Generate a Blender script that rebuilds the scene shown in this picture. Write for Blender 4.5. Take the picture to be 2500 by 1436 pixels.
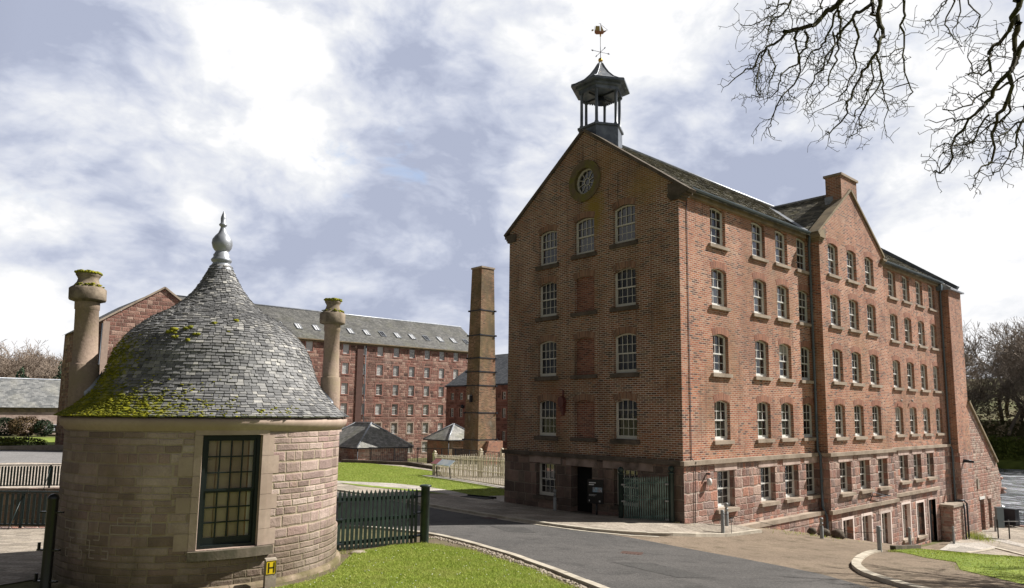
import bpy, math, random
import numpy as np
from mathutils import Vector, Matrix
from mathutils.geometry import tessellate_polygon, delaunay_2d_cdt
random.seed(7); rng=np.random.default_rng(7)
S=bpy.context.scene
for o in list(bpy.data.objects): bpy.data.objects.remove(o)
COL=S.collection
rad=math.radians
# ------------------------------------------------------------------ camera
CAM=Vector((14.2165,-19.9646,1.5257)); YAW,PIT,ROL=-0.8260027,0.1281746,0.0088954
cd=bpy.data.cameras.new('camera'); cam=bpy.data.objects.new('camera',cd); COL.objects.link(cam)
cy,sy,cp,sp=math.cos(YAW),math.sin(YAW),math.cos(PIT),math.sin(PIT)
F=Vector((sy*cp,cy*cp,sp)); RT=Vector((cy,-sy,0)); UP=RT.cross(F)
r2=RT*math.cos(ROL)+UP*math.sin(ROL); u2=-RT*math.sin(ROL)+UP*math.cos(ROL)
M=Matrix((r2,u2,-F)).transposed().to_4x4(); M.translation=CAM; cam.matrix_world=M
cd.sensor_width=36; cd.lens=36*1729.894/2500; cd.shift_x=-51.133/2500; cd.shift_y=68.972/2500
cd.clip_start=0.1; cd.clip_end=3000; S.camera=cam
S.render.resolution_x=1024; S.render.resolution_y=588
# ------------------------------------------------------------------ light
SAZ,SEL=rad(25),rad(43)
SUN=Vector((math.sin(SAZ)*math.cos(SEL),math.cos(SAZ)*math.cos(SEL),math.sin(SEL)))
sl=bpy.data.lights.new('sun','SUN'); sl.energy=5.0; sl.angle=rad(0.5); sl.color=(1,.955,.88)
so=bpy.data.objects.new('sun',sl); COL.objects.link(so); so.rotation_euler=(-SUN).to_track_quat('-Z','Y').to_euler()
S.view_settings.view_transform='Standard'; S.view_settings.look='None'; S.view_settings.exposure=0.72; S.view_settings.gamma=1
S.render.engine='CYCLES'
# ------------------------------------------------------------------ node helper
class NT:
    def __init__(s,nt): s.t=nt; nt.nodes.clear()
    def n(s,ty,ins=None,**pr):
        nd=s.t.nodes.new(ty)
        for k,v in pr.items(): setattr(nd,k,v)
        for k,v in (ins or {}).items():
            i=nd.inputs[k]
            if hasattr(v,'is_linked') or hasattr(v,'links'): s.t.links.new(v,i)
            else:
                if isinstance(v,(tuple,list)) and len(v)==3 and i.type=='RGBA': v=(*v,1)
                i.default_value=v
        return nd
    def math(s,op,a,b=0.0,c=None,clamp=False):
        ins={0:a,1:b}
        if c is not None: ins[2]=c
        return s.n('ShaderNodeMath',ins,operation=op,use_clamp=clamp).outputs[0]
    def vm(s,op,a,b=(0,0,0),scale=None):
        ins={0:a,1:b}
        if scale is not None: ins={0:a,'Scale':scale}
        return s.n('ShaderNodeVectorMath',ins,operation=op).outputs['Value' if op in('DOT_PRODUCT','LENGTH') else 'Vector']
    def mix(s,f,a,b,mode='MIX'):
        nd=s.n('ShaderNodeMix',data_type='RGBA',blend_type=mode)
        for k,v in ((0,f),(6,a),(7,b)):
            if hasattr(v,'links'): s.t.links.new(v,nd.inputs[k])
            else: nd.inputs[k].default_value=(*v,1) if isinstance(v,(tuple,list)) and len(v)==3 else v
        return nd.outputs[2]
    def ramp(s,f,stops,interp='LINEAR'):
        nd=s.n('ShaderNodeValToRGB',{0:f}); r=nd.color_ramp; r.interpolation=interp
        while len(r.elements)<len(stops): r.elements.new(0.5)
        for e,(p,c) in zip(r.elements,stops):
            e.position=p; e.color=(*c,1) if isinstance(c,(tuple,list)) else (c,c,c,1)
        return nd.outputs[0]
    def noise(s,vec,scale,detail=4,rough=.55,dist=0,out=0):
        return s.n('ShaderNodeTexNoise',{'Vector':vec,'Scale':scale,'Detail':detail,'Roughness':rough,'Distortion':dist}).outputs[out]
    def mr(s,v,a,b,c=0,d=1):
        return s.n('ShaderNodeMapRange',{0:v,1:a,2:b,3:c,4:d}).outputs[0]
def newmat(name):
    m=bpy.data.materials.new(name); m.use_nodes=True; t=NT(m.node_tree)
    out=t.n('ShaderNodeOutputMaterial'); p=t.n('ShaderNodeBsdfPrincipled'); m.node_tree.links.new(p.outputs[0],out.inputs[0])
    return m,t,p,out
def link(t,a,b): t.t.links.new(a,b)
# ------------------------------------------------------------------ sky
W=bpy.data.worlds.new('World'); S.world=W; W.use_nodes=True; t=NT(W.node_tree)
tc=t.n('ShaderNodeTexCoord').outputs['Generated']
d=t.vm('NORMALIZE',tc)
sky=t.n('ShaderNodeTexSky',sky_type='NISHITA',sun_disc=False,sun_elevation=SEL,sun_rotation=SAZ,altitude=50,air_density=1.2,dust_density=1.5).outputs[0]
sx=t.n('ShaderNodeSeparateXYZ',{0:d}); z=sx.outputs[2]
pv=t.vm('MULTIPLY',d,(1,1,1.75))
warp=t.vm('SCALE',t.vm('SUBTRACT',t.noise(pv,3.0,4,.5,0,1),(.5,.5,.5)),scale=.16)
pw=t.vm('ADD',pv,warp)
n1=t.noise(pw,2.6,12,.53)          # big masses
n2=t.noise(pw,7.0,10,.60)          # billows
n2s=t.noise(t.vm('ADD',pw,tuple(SUN*.035+Vector((0,0,.03)))),7.0,6,.60); n1s=t.noise(t.vm('ADD',pw,tuple(SUN*.07+Vector((0,0,.06)))),3.1,6,.56)
shd=t.math('ADD',t.math('MULTIPLY',t.math('SUBTRACT',n2,n2s),1.2),t.math('MULTIPLY',t.math('SUBTRACT',n1,n1s),1.6))
n3=t.noise(t.vm('ADD',pw,t.vm('SCALE',t.vm('SUBTRACT',t.noise(pv,14,3,.5,0,1),(.5,.5,.5)),scale=.05)),26,6,.6)
def bil(sc,off):
    return t.math('ABSOLUTE',t.math('SUBTRACT',t.noise(t.vm('ADD',pw,off),sc,2,.45),.5))
bb=t.math('ADD',t.math('ADD',bil(6.5,(0,0,0)),t.math('MULTIPLY',bil(14,(3,1,2)),.55)),t.math('ADD',t.math('MULTIPLY',bil(31,(1,5,2)),.3),t.math('MULTIPLY',bil(66,(7,2,4)),.16)))
def blob(v,r,lo=0.0):
    v=Vector(v).normalized(); c=t.vm('DOT_PRODUCT',d,tuple(v)); return t.mr(c,math.cos(rad(r)),1.0,0,1)
def pdir(px,py):
    x=(px-1250-51.133)/1729.894; y=-(py-718-68.972)/1729.894
    v=r2*x+u2*y+F; return v.normalized()
dk=None
for px,py,r,w in [(90,160,13,.42),(420,200,8,.14),(150,500,8,.36),(640,640,9,.30),(980,560,10,.32),(1130,420,8,.22),(800,470,6,.12),(1450,330,8,.12),(1800,430,11,.26),(2150,390,7,.12),(1250,760,5,.25),(330,620,5,.16),(1750,180,7,.12)]:
    b=t.math('MULTIPLY',blob(pdir(px,py),r),w); dk=b if dk is None else t.math('ADD',dk,b)
lt=None
for px,py,r,w in [(2180,100,10,.45),(2480,330,8,.15),(350,330,10,.25),(120,360,7,.3),(700,360,8,.2),(1000,120,11,.15),(2380,560,7,.35),(800,740,5,.25),(1220,700,4,.25),(1500,60,7,.12),(60,700,8,.22),(560,60,9,.12)]:
    b=t.math('MULTIPLY',blob(pdir(px,py),r),w); lt=b if lt is None else t.math('ADD',lt,b)
sd=t.vm('DOT_PRODUCT',d,tuple(SUN)); glow=t.math('POWER',t.math('MAXIMUM',sd,0.0),6.0)
v=t.math('ADD',t.math('MULTIPLY',t.math('SUBTRACT',n1,.5),1.5),t.math('MULTIPLY',t.math('SUBTRACT',n2,.5),.45))
v=t.math('ADD',v,t.math('MULTIPLY',t.math('SUBTRACT',n3,.5),.30))
v=t.math('ADD',v,t.math('ADD',shd,.64)); v=t.math('ADD',v,t.math('MULTIPLY',t.math('SUBTRACT',bb,.19),1.35)); v=t.math('SUBTRACT',v,dk); v=t.math('ADD',v,lt); v=t.math('ADD',v,t.math('MULTIPLY',glow,.12))
cl=t.ramp(v,[(0,(3.0,3.3,4.25)),(.25,(3.75,4.05,4.95)),(.5,(4.75,4.98,5.65)),(.7,(5.5,5.65,6.05)),(.86,(6.1,6.2,6.4)),(1,(6.8,6.8,6.9))])
hole=t.math('ADD',t.math('MULTIPLY',blob(pdir(930,355),6.5),1.0),t.math('MULTIPLY',blob(pdir(1010,350),3.5),.3))
hm=t.mr(t.math('ADD',t.math('MULTIPLY',hole,.8),t.math('MULTIPLY',t.math('SUBTRACT',n2,.52),4.2)),.62,1.05)
hm=t.math('MULTIPLY',hm,t.mr(hole,.08,.4))
gaps=t.mr(t.math('SUBTRACT',t.noise(pw,4.1,7,.6),t.math('MULTIPLY',lt,.2)),.30,.20)
cov=t.math('MAXIMUM',t.math('MULTIPLY',hm,.75),t.math('MULTIPLY',gaps,.3))
bl=t.mix(.75,sky,(3.2,4.2,6.1))
final=t.mix(cov,cl,bl)
dh=t.math('SQRT',t.math('MAXIMUM',t.math('SUBTRACT',1.0,t.math('MULTIPLY',z,z)),.05)); ba=(math.sin(rad(205)),math.cos(rad(205)),0)
back=t.mr(t.math('DIVIDE',t.vm('DOT_PRODUCT',d,ba),dh),.34,.85,1.0,.18); top=t.mr(z,.57,.74,1.0,.13)
side=t.mr(t.math('DIVIDE',t.vm('DOT_PRODUCT',d,(math.sin(rad(110)),math.cos(rad(110)),0)),dh),-.25,.5,1.0,.5)
kf=t.math('MULTIPLY',t.math('MULTIPLY',back,side),top); final=t.mix(1.0,final,t.n('ShaderNodeCombineColor',{0:kf,1:kf,2:kf}).outputs[0],'MULTIPLY')
lp=t.mix(t.mr(z,-.02,0.0),(.4,.4,.4),final)
bg=t.n('ShaderNodeBackground',{0:lp,1:0.09}); wo=t.n('ShaderNodeOutputWorld'); link(t,bg.outputs[0],wo.inputs[0])
# ------------------------------------------------------------------ terrain heights
TP=np.array([(-9,0,-2.25),(-4.6,0,-2.25),(0,0,-2.1),(0.3,1.2,-2.2),(-1.6,-3.9,-1.9),(-3.4,-7.8,-1.77),(-.1,-12.4,-1.65),(-1.8,-17.2,-1.55),
(2.9,-14.8,-1.42),(1.55,-14.4,-1.58),(1.3,-15.9,-1.62),(0.95,-13.1,-1.60),(.2,-17.3,-1.62),(6.05,-11,-1.3),(7.6,-9.2,-1.32),(14.2,-20,-.1),(18,-14,-.1),(8,-26,-.6),(25,-25,0),(1.2,.4,-2.28),(3.5,2,-2.4),(5.7,1.2,-2.28),(2.7,3,-2.45),(6.2,2.8,-2.4),
(9.1,1.4,-2.0),(7,-3,-1.9),(10,-2.5,-1.8),(16,-3,-1.5),(14,3,-2.1),(2,10,-3.55),(10,10,-3.5),(20,10,-3.4),(.5,19.7,-5.05),(8,19,-5.0),(18,19,-5.),(1,27,-5.25),(10,27,-5.25),(20,27,-5.25),(1,35,-5.3),(20,35,-5.3),
(-12,-17,-1.9),(-24,-15.6,-2.0),(-45,-12,-2.15),(-60,-10,-2.2),(-75,-8,-2.2),(-115,-3,-2.2),(-150,10,-2.2),(-12,2,-2.3),(-23,6,-2.4),(-38,8,-2.5),(-30,-2,-2.3),(-50,-2,-2.4),(-55,25,-4.6),(-64,32,-5),(-60,39,-5),(-44,20,-3.4),
(-15,15,-2.6),(-15,30,-3.0),(-9,14,-3),(-9,28,-4),(-30,35,-3.5),(-20,-40,-1.5),(-60,-60,-2),(20,-60,0.5),(60,-30,1),(60,10,-3),(60,35,-5),(-150,-60,-2.2),(-150,60,-2.5),(-80,60,-4),(250,0,-3),(250,-250,0),(-250,-250,-2.2),(-300,0,-2.2),(-300,250,-2.2),(0,-300,-1)],float)
def _k(a,b): return np.sqrt(((a[:,None,:]-b[None,:,:])**2).sum(-1)+1.0)
_n=len(TP);_A=np.zeros((_n+1,_n+1));_A[:_n,:_n]=_k(TP[:,:2],TP[:,:2])+0*np.eye(_n);_A[:_n,_n]=1;_A[_n,:_n]=1
_W=np.linalg.solve(_A,np.r_[TP[:,2],0])
def T(x,y):
    p=np.stack([np.atleast_1d(np.asarray(x,float)).ravel(),np.atleast_1d(np.asarray(y,float)).ravel()],1)
    z=_k(p,TP[:,:2])@_W[:_n]+_W[_n]
    return z if z.size>1 else float(z[0])

# ------------------------------------------------------------------ mesh builder
OFF={}
Z3=Vector((0,0,1))
class MB:
    def __init__(s): s.v=[]; s.f=[]; s.sm=[]; s.tone=[]; s.uv=None
    def add(s,vs,fs,smooth=False,tone=None):
        b=len(s.v); s.v.extend([tuple(p) for p in vs]); s.f.extend([tuple(i+b for i in f) for f in fs])
        s.sm.extend([smooth]*len(fs)); s.tone.extend([tone]*len(fs)); return s
    def box(s,x0,x1,y0,y1,z0,z1,tone=None):
        return s.add([(x0,y0,z0),(x1,y0,z0),(x1,y1,z0),(x0,y1,z0),(x0,y0,z1),(x1,y0,z1),(x1,y1,z1),(x0,y1,z1)],
          [(0,3,2,1),(4,5,6,7),(0,1,5,4),(1,2,6,5),(2,3,7,6),(3,0,4,7)],False,tone)
    def obox(s,c,dx,dy,dz,ax=(1,0,0),ay=None,az=(0,0,1),tone=None):
        ax=Vector(ax).normalized(); az=Vector(az).normalized(); ay=Vector(ay).normalized() if ay is not None else az.cross(ax)
        c=Vector(c); P=[c+ax*(dx/2*i)+ay*(dy/2*j)+az*(dz/2*k) for k in(-1,1) for i,j in((-1,-1),(1,-1),(1,1),(-1,1))]
        return s.add(P,[(0,3,2,1),(4,5,6,7),(0,1,5,4),(1,2,6,5),(2,3,7,6),(3,0,4,7)],False,tone)
    def prism(s,poly,o,u,v,n,a,b,tone=None):
        o,u,v,n=map(Vector,(o,u,v,n)); m=len(poly)
        P=[o+u*p[0]+v*p[1]+n*a for p in poly]+[o+u*p[0]+v*p[1]+n*b for p in poly]
        return s.add(P,[tuple(range(m-1,-1,-1)),tuple(range(m,2*m))]+[(i,(i+1)%m,m+(i+1)%m,m+i) for i in range(m)],False,tone)
    def lathe(s,prof,c,n=24,a0=0,a1=2*math.pi,smooth=True):
        full=abs(a1-a0-2*math.pi)<1e-6; k=n if full else n+1; P=[];Fc=[]
        for r,z in prof:
            for i in range(k):
                a=a0+(a1-a0)*i/n; P.append((c[0]+r*math.sin(a),c[1]+r*math.cos(a),c[2]+z))
        for j in range(len(prof)-1):
            for i in range(n):
                i2=(i+1)%k; Fc.append((j*k+i,(j+1)*k+i,(j+1)*k+i2,j*k+i2))
        return s.add(P,Fc,smooth)
    def tube(s,pts,rs,n=6,cap=True,smooth=True):
        pts=[Vector(p) for p in pts]; rs=rs if isinstance(rs,(list,tuple)) else [rs]*len(pts)
        P=[];Fc=[];pu=None
        for i,p in enumerate(pts):
            dd=(pts[min(i+1,len(pts)-1)]-pts[max(i-1,0)])
            if dd.length<1e-9: dd=Vector((0,0,1))
            dd.normalize()
            uu=dd.cross(Z3) if abs(dd.z)<.95 else dd.cross(Vector((1,0,0)))
            if pu is not None:
                q=pu-dd*pu.dot(dd)
                if q.length>1e-3: uu=q
            uu.normalize(); pu=uu; ww=dd.cross(uu)
            for k in range(n):
                a=2*math.pi*k/n; P.append(p+(uu*math.cos(a)+ww*math.sin(a))*rs[i])
        for i in range(len(pts)-1):
            for k in range(n):
                k2=(k+1)%n; Fc.append((i*n+k,i*n+k2,(i+1)*n+k2,(i+1)*n+k))
        if cap: Fc.append(tuple(range(n-1,-1,-1))); Fc.append(tuple((len(pts)-1)*n+k for k in range(n)))
        return s.add(P,Fc,smooth)
    def ball(s,c,r,n=12,m=8,sz=1.0):
        return s.lathe([(max(1e-4,r*math.sin(math.pi*j/m)),-r*sz*math.cos(math.pi*j/m)) for j in range(m+1)],c,n)
    def build(s,name,mat,parent=None,loc=None):
        me=bpy.data.meshes.new(name); o=bpy.data.objects.new(name,me); COL.objects.link(o)
        if parent is not None: off=OFF[parent.name]; OFF[o.name]=off
        else:
            off=Vector(loc) if loc is not None else Vector((0,0,0)); OFF[o.name]=off; o.location=off
        V=np.array(s.v,float).reshape(-1,3)
        me.from_pydata((V-np.array(off)).tolist(),[],s.f)
        me.materials.append(mat)
        me.polygons.foreach_set('use_smooth',s.sm)
        # uv by plane, metres, world aligned
        nl=len(me.loops); nrm=np.zeros(len(me.polygons)*3); me.polygons.foreach_get('normal',nrm); nrm=nrm.reshape(-1,3)
        lt_=np.zeros(len(me.polygons),int); me.polygons.foreach_get('loop_total',lt_); N_=np.repeat(nrm,lt_,axis=0)
        vi=np.zeros(nl,int); me.loops.foreach_get('vertex_index',vi); P=V[vi]
        if s.uv is not None: UVv=np.array(s.uv)[vi]
        else:
            u=np.stack([-N_[:,1],N_[:,0],np.zeros(nl)],1); l=np.linalg.norm(u,axis=1); fl=l<0.05
            u[~fl]/=l[~fl][:,None]; u[fl]=(1,0,0); w=np.cross(N_,u); w[fl]=(0,1,0)
            UVv=np.stack([(P*u).sum(1),(P*w).sum(1)],1)
        ul=me.uv_layers.new(name='UVMap'); ul.data.foreach_set('uv',UVv.astype(np.float32).ravel())
        if any(q is not None for q in s.tone):
            ca=me.color_attributes.new('tone','FLOAT_COLOR','CORNER')
            tv=np.array([(q if isinstance(q,tuple) else (q or 0,0,0)) for q in s.tone],float)
            tv=np.repeat(np.c_[tv,np.ones(len(tv))],lt_,axis=0); ca.data.foreach_set('color',tv.astype(np.float32).ravel())
        if parent is not None: o.parent=parent
        me.update(); return o
def tag(o,label=None,cat=None,group=None,kind=None):
    if label:o['label']=label
    if cat:o['category']=cat
    if group:o['group']=group
    if kind:o['kind']=kind
    return o
def thing(name,label,cat,loc,group=None):
    o=bpy.data.objects.new(name,None); COL.objects.link(o); o.location=loc; o.empty_display_size=.3
    OFF[o.name]=Vector(loc); return tag(o,label,cat,group)
def copy_tree(o,parent=None):
    c=o.copy(); COL.objects.link(c); c.parent=parent
    for ch in list(o.children): copy_tree(ch,c)
    return c
# ------------------------------------------------------------------ materials
def masonry(name,w,h,mort,pal,mcol,warp=.01,wscale=6,rough=.9,bump=.5,bdist=.02,tint=None,stain=None,vary=.35,offs=.5,msm=.2,squash=1,sqf=2,ground=None,rubble=0,coursed=None,patch=None,streak=0):
    pillow=None
    m,t,p,out=newmat(name)
    uv=t.n('ShaderNodeUVMap').outputs[0]; pos=t.n('ShaderNodeNewGeometry').outputs['Position']
    wv=t.vm('SCALE',t.vm('SUBTRACT',t.noise(pos,wscale,3,.5,0,1),(.5,.5,.5)),scale=warp)
    vec=t.vm('ADD',uv,wv)
    if rubble:
        vv=t.vm('MULTIPLY',vec,(1/w,1/h,0)); kw_=dict(voronoi_dimensions='2D',distance='CHEBYCHEV')
        f1=t.n('ShaderNodeTexVoronoi',{'Vector':vv,'Scale':1.0,'Randomness':rubble},feature='F1',**kw_); f2=t.n('ShaderNodeTexVoronoi',{'Vector':vv,'Scale':1.0,'Randomness':rubble},feature='F2',**kw_)
        edge=t.math('SUBTRACT',f2.outputs['Distance'],f1.outputs['Distance']); mfac=t.mr(edge,.02,mort*9,1.0,0.0); tone=t.n('ShaderNodeSeparateColor',{0:f1.outputs['Color']}).outputs[0]
    elif coursed:
        sp=t.n('ShaderNodeSeparateXYZ',{0:vec}); U,V_=sp.outputs[0],sp.outputs[1]
        vv=t.math('ADD',t.math('DIVIDE',V_,h),t.math('ADD',t.math('MULTIPLY',t.math('SINE',t.math('MULTIPLY',V_,2.3/h*.37)),.30),t.math('MULTIPLY',t.math('SINE',t.math('MULTIPLY',V_,1.1/h*.71)),.16)))
        row=t.math('FLOOR',vv); fv=t.math('FRACT',vv)
        wn=t.n('ShaderNodeTexWhiteNoise',{'W':row},noise_dimensions='1D'); wr=t.mr(wn.outputs[0],0,1,coursed[0],coursed[1])
        uu=t.math('ADD',t.math('DIVIDE',U,wr),t.math('MULTIPLY',wn.outputs[0],37.7)); uu=t.math('ADD',uu,t.math('MULTIPLY',t.math('SINE',t.math('ADD',t.math('MULTIPLY',uu,2.1),row)),.22))
        cell=t.math('FLOOR',uu); fu=t.math('FRACT',uu)
        du=t.math('MULTIPLY',t.math('MINIMUM',fu,t.math('SUBTRACT',1.0,fu)),wr); dv=t.math('MULTIPLY',t.math('MINIMUM',fv,t.math('SUBTRACT',1.0,fv)),h)
        edge=t.math('MINIMUM',du,dv); mfac=t.mr(edge,mort*.35,mort*1.0,1.0,0.0)
        tone=t.n('ShaderNodeTexWhiteNoise',{'Vector':t.n('ShaderNodeCombineXYZ',{0:cell,1:row,2:3.3}).outputs[0]},noise_dimensions='3D').outputs[0]
        pillow=t.mr(edge,mort*.3,mort*1.5,0.0,1.0)
    else:
        b=t.n('ShaderNodeTexBrick',{'Vector':vec,'Color1':(0,0,0),'Color2':(1,1,1),'Mortar':(0,0,0),'Scale':1.0,'Mortar Size':mort,'Mortar Smooth':msm,'Bias':0.0,'Brick Width':w,'Row Height':h},offset=offs,squash=squash,squash_frequency=sqf)
        tone=b.outputs[0]; mfac=b.outputs['Fac']
    sel=t.math('ADD',tone,t.math('MULTIPLY',t.math('SUBTRACT',t.noise(pos,1.1,4,.6),.5),.35),clamp=True)
    col=t.ramp(sel,pal)
    fine=t.noise(pos,38,4,.65); mid=t.noise(pos,3.1,5,.6)
    k=t.math('ADD',t.math('MULTIPLY',t.math('SUBTRACT',fine,.5),vary*1.6),t.math('MULTIPLY',t.math('SUBTRACT',mid,.5),vary*1.6))
    k=t.math('ADD',k,1.0)
    col=t.mix(1.0,col,t.n('ShaderNodeCombineColor',{0:k,1:k,2:k}).outputs[0],'MULTIPLY')
    mvar=t.mr(t.noise(pos,.55,5,.62),.3,.62,.45,1.0)
    col=t.mix(t.math('MULTIPLY',mfac,mvar),col,mcol)
    for (c,sc,lo,hi,amt) in (stain or []):
        f=t.mr(t.noise(t.vm('MULTIPLY',pos,(1,1,.45)),sc,6,.62),lo,hi); col=t.mix(t.math('MULTIPLY',f,amt),col,c)
    if streak:
        f=t.mr(t.noise(t.vm('MULTIPLY',pos,(4.5,4.5,.32)),1.0,5,.6),.54,.70); f=t.math('MULTIPLY',f,t.mr(t.noise(pos,.33,3,.5),.40,.58)); col=t.mix(t.math('MULTIPLY',f,streak),col,(.07,.05,.04))
    for (c,cen,rr,sc,amt) in (patch or []):
        dd=t.vm('LENGTH',t.vm('MULTIPLY',t.vm('SUBTRACT',pos,cen),(1/rr[0],1/rr[1],1/rr[2])))
        f=t.mr(t.math('ADD',dd,t.math('MULTIPLY',t.math('SUBTRACT',t.noise(pos,sc,5,.65),.5),1.6)),1.0,.25)
        col=t.mix(t.math('MULTIPLY',f,amt),col,c)
    if ground is not None:
        c,z0,z1,amt=ground; zz=t.n('ShaderNodeSeparateXYZ',{0:pos}).outputs[2]
        f=t.mr(t.math('ADD',zz,t.math('MULTIPLY',t.math('SUBTRACT',t.noise(pos,1.6,5,.6),.5),1.5)),z1,z0); col=t.mix(t.math('MULTIPLY',f,amt),col,c)
    link(t,col,p.inputs['Base Color']); p.inputs['Roughness'].default_value=rough; p.inputs['Specular IOR Level'].default_value=.25
    hgt=t.math('ADD',t.math('MULTIPLY',t.math('SUBTRACT',1.0,mfac),1.0),t.math('ADD',t.math('MULTIPLY',fine,.5),t.math('MULTIPLY',tone,.35)))
    if pillow is not None: hgt=t.math('ADD',t.math('ADD',t.math('MULTIPLY',pillow,.30),t.math('MULTIPLY',tone,.30)),t.math('ADD',t.math('MULTIPLY',fine,.25),t.math('MULTIPLY',t.noise(pos,9,5,.65),.55)))
    bn=t.n('ShaderNodeBump',{'Strength':min(1,bump),'Distance':bdist,'Height':hgt}); link(t,bn.outputs[0],p.inputs['Normal'])
    return m
def plain(name,col,rough=.6,metal=0,vary=.15,scale=9,bump=0,col2=None,spec=.4,sc2=2.0,bd=.01):
    m,t,p,out=newmat(name); pos=t.n('ShaderNodeNewGeometry').outputs['Position']
    nz=t.noise(pos,scale,5,.6); k=t.math('ADD',t.math('MULTIPLY',t.math('SUBTRACT',nz,.5),vary*2.5),1.0)
    c=t.mix(1.0,col,t.n('ShaderNodeCombineColor',{0:k,1:k,2:k}).outputs[0],'MULTIPLY')
    if col2: c=t.mix(t.mr(t.noise(pos,sc2,5,.6),.42,.66),c,col2)
    link(t,c,p.inputs['Base Color']); p.inputs['Roughness'].default_value=rough; p.inputs['Metallic'].default_value=metal; p.inputs['Specular IOR Level'].default_value=spec
    if bump:
        bn=t.n('ShaderNodeBump',{'Strength':bump,'Distance':bd,'Height':nz}); link(t,bn.outputs[0],p.inputs['Normal'])
    return m
OR=(.49,.195,.105); RD=(.38,.135,.08); PK=(.48,.27,.185); DK=(.11,.07,.06); MD=(.28,.115,.07)
brickpal=[(0,DK),(.14,(.15,.055,.04)),(.22,RD),(.42,MD),(.55,OR),(.78,RD),(.9,PK),(1,OR)]
M_brickB=masonry('brick_red',.235,.074,.0125,brickpal,(.66,.53,.43),.007,5,bump=.5,vary=.32,stain=[((.35,.22,.11),.5,.50,.72,.5),((.46,.38,.31),1.3,.58,.76,.4),((.13,.085,.07),.8,.52,.74,.55),((.22,.12,.09),.25,.45,.62,.35)],streak=.6)
M_brickR=masonry('brick_infill',.235,.074,.0105,[(0,(.13,.055,.04)),(.5,(.25,.095,.06)),(1,(.32,.14,.09))],(.42,.32,.26),.007,5,bump=.5)
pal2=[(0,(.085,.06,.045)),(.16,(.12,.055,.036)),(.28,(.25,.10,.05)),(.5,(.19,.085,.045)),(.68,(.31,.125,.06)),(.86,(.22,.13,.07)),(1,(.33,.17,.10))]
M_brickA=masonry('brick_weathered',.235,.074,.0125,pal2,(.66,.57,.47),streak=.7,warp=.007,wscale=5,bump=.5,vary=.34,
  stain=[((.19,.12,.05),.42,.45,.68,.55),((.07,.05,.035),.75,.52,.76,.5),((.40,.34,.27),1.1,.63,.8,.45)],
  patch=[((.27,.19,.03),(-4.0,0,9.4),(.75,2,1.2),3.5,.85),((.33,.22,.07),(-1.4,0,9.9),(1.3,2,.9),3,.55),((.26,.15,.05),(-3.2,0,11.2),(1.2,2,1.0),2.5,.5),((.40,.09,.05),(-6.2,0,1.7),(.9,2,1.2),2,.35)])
M_brickC=masonry('brick_chimney',.28,.10,.011,[(0,(.07,.05,.035)),(.3,(.27,.14,.085)),(.6,(.15,.095,.055)),(1,(.33,.20,.125))],(.34,.29,.22),.01,3,bump=.6,vary=.4,stain=[((.19,.15,.075),.45,.46,.62,.65),((.075,.065,.045),.6,.50,.64,.75),((.42,.37,.30),1.2,.6,.74,.5),((.34,.12,.07),.5,.55,.66,.4)])
stpal=[(0,(.17,.125,.115)),(.2,(.38,.19,.145)),(.36,(.25,.185,.17)),(.5,(.50,.25,.18)),(.64,(.30,.22,.20)),(.8,(.44,.29,.24)),(.9,(.22,.165,.15)),(1,(.58,.42,.35))]
M_stoneB=masonry('stone_rubble_red',.46,.26,.022,stpal,(.52,.43,.37),.13,3.2,coursed=(.24,.66),bump=1.0,bdist=.09,vary=.5,msm=.5,squash=.7,sqf=3,stain=[((.12,.075,.06),.9,.52,.74,.55),((.36,.27,.10),1.2,.64,.8,.4)])
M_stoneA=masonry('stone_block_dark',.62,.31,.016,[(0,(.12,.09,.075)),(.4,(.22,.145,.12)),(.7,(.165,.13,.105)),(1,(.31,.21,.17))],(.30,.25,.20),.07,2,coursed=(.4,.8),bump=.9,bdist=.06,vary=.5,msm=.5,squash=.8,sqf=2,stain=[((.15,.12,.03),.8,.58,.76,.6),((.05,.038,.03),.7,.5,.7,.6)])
M_rubL=masonry('stone_rubble_lean',.30,.15,.022,[(0,(.20,.13,.11)),(.4,(.42,.24,.19)),(.7,(.33,.26,.22)),(1,(.52,.40,.33))],(.44,.36,.30),.09,3,coursed=(.16,.42),bump=1.0,bdist=.07,vary=.6,msm=.5,stain=[((.34,.13,.09),.5,.5,.62,.6)])
M_midst=masonry('stone_mill_red',.62,.34,.035,[(0,(.10,.06,.052)),(.3,(.29,.145,.115)),(.55,(.19,.105,.088)),(.8,(.34,.195,.155)),(1,(.42,.29,.235))],(.33,.245,.20),.14,1.6,coursed=(.35,1.0),bump=1.0,bdist=.12,vary=.5,msm=.5,stain=[((.12,.075,.06),.25,.52,.7,.5),((.45,.36,.31),.32,.60,.72,.55),((.32,.10,.075),.4,.56,.7,.5)])
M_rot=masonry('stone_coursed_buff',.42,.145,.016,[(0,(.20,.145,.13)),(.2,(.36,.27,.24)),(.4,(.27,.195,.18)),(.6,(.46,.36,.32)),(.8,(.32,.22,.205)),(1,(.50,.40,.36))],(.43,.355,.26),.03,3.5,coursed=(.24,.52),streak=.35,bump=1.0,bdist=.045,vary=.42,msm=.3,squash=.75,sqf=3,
  stain=[((.24,.17,.13),.8,.52,.72,.5),((.34,.27,.12),1.6,.66,.8,.4)],patch=[((.15,.115,.105),(-2.0,-17.3,-.3),(2.9,2.1,3.4),1.4,.6)],ground=((.075,.07,.03),-1.9,-.55,.85))  # patch paints the shaded side darker, standing in for shade as well as weathering
M_farst=masonry('stone_far_pink',.5,.22,.012,[(0,(.30,.22,.19)),(1,(.46,.36,.31))],(.5,.42,.36),.12,2,bump=.4,vary=.4)
M_dress=plain('stone_dressed',(.40,.33,.265),.9,0,.25,14,.3,(.25,.20,.155),.2,1.2)
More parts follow.
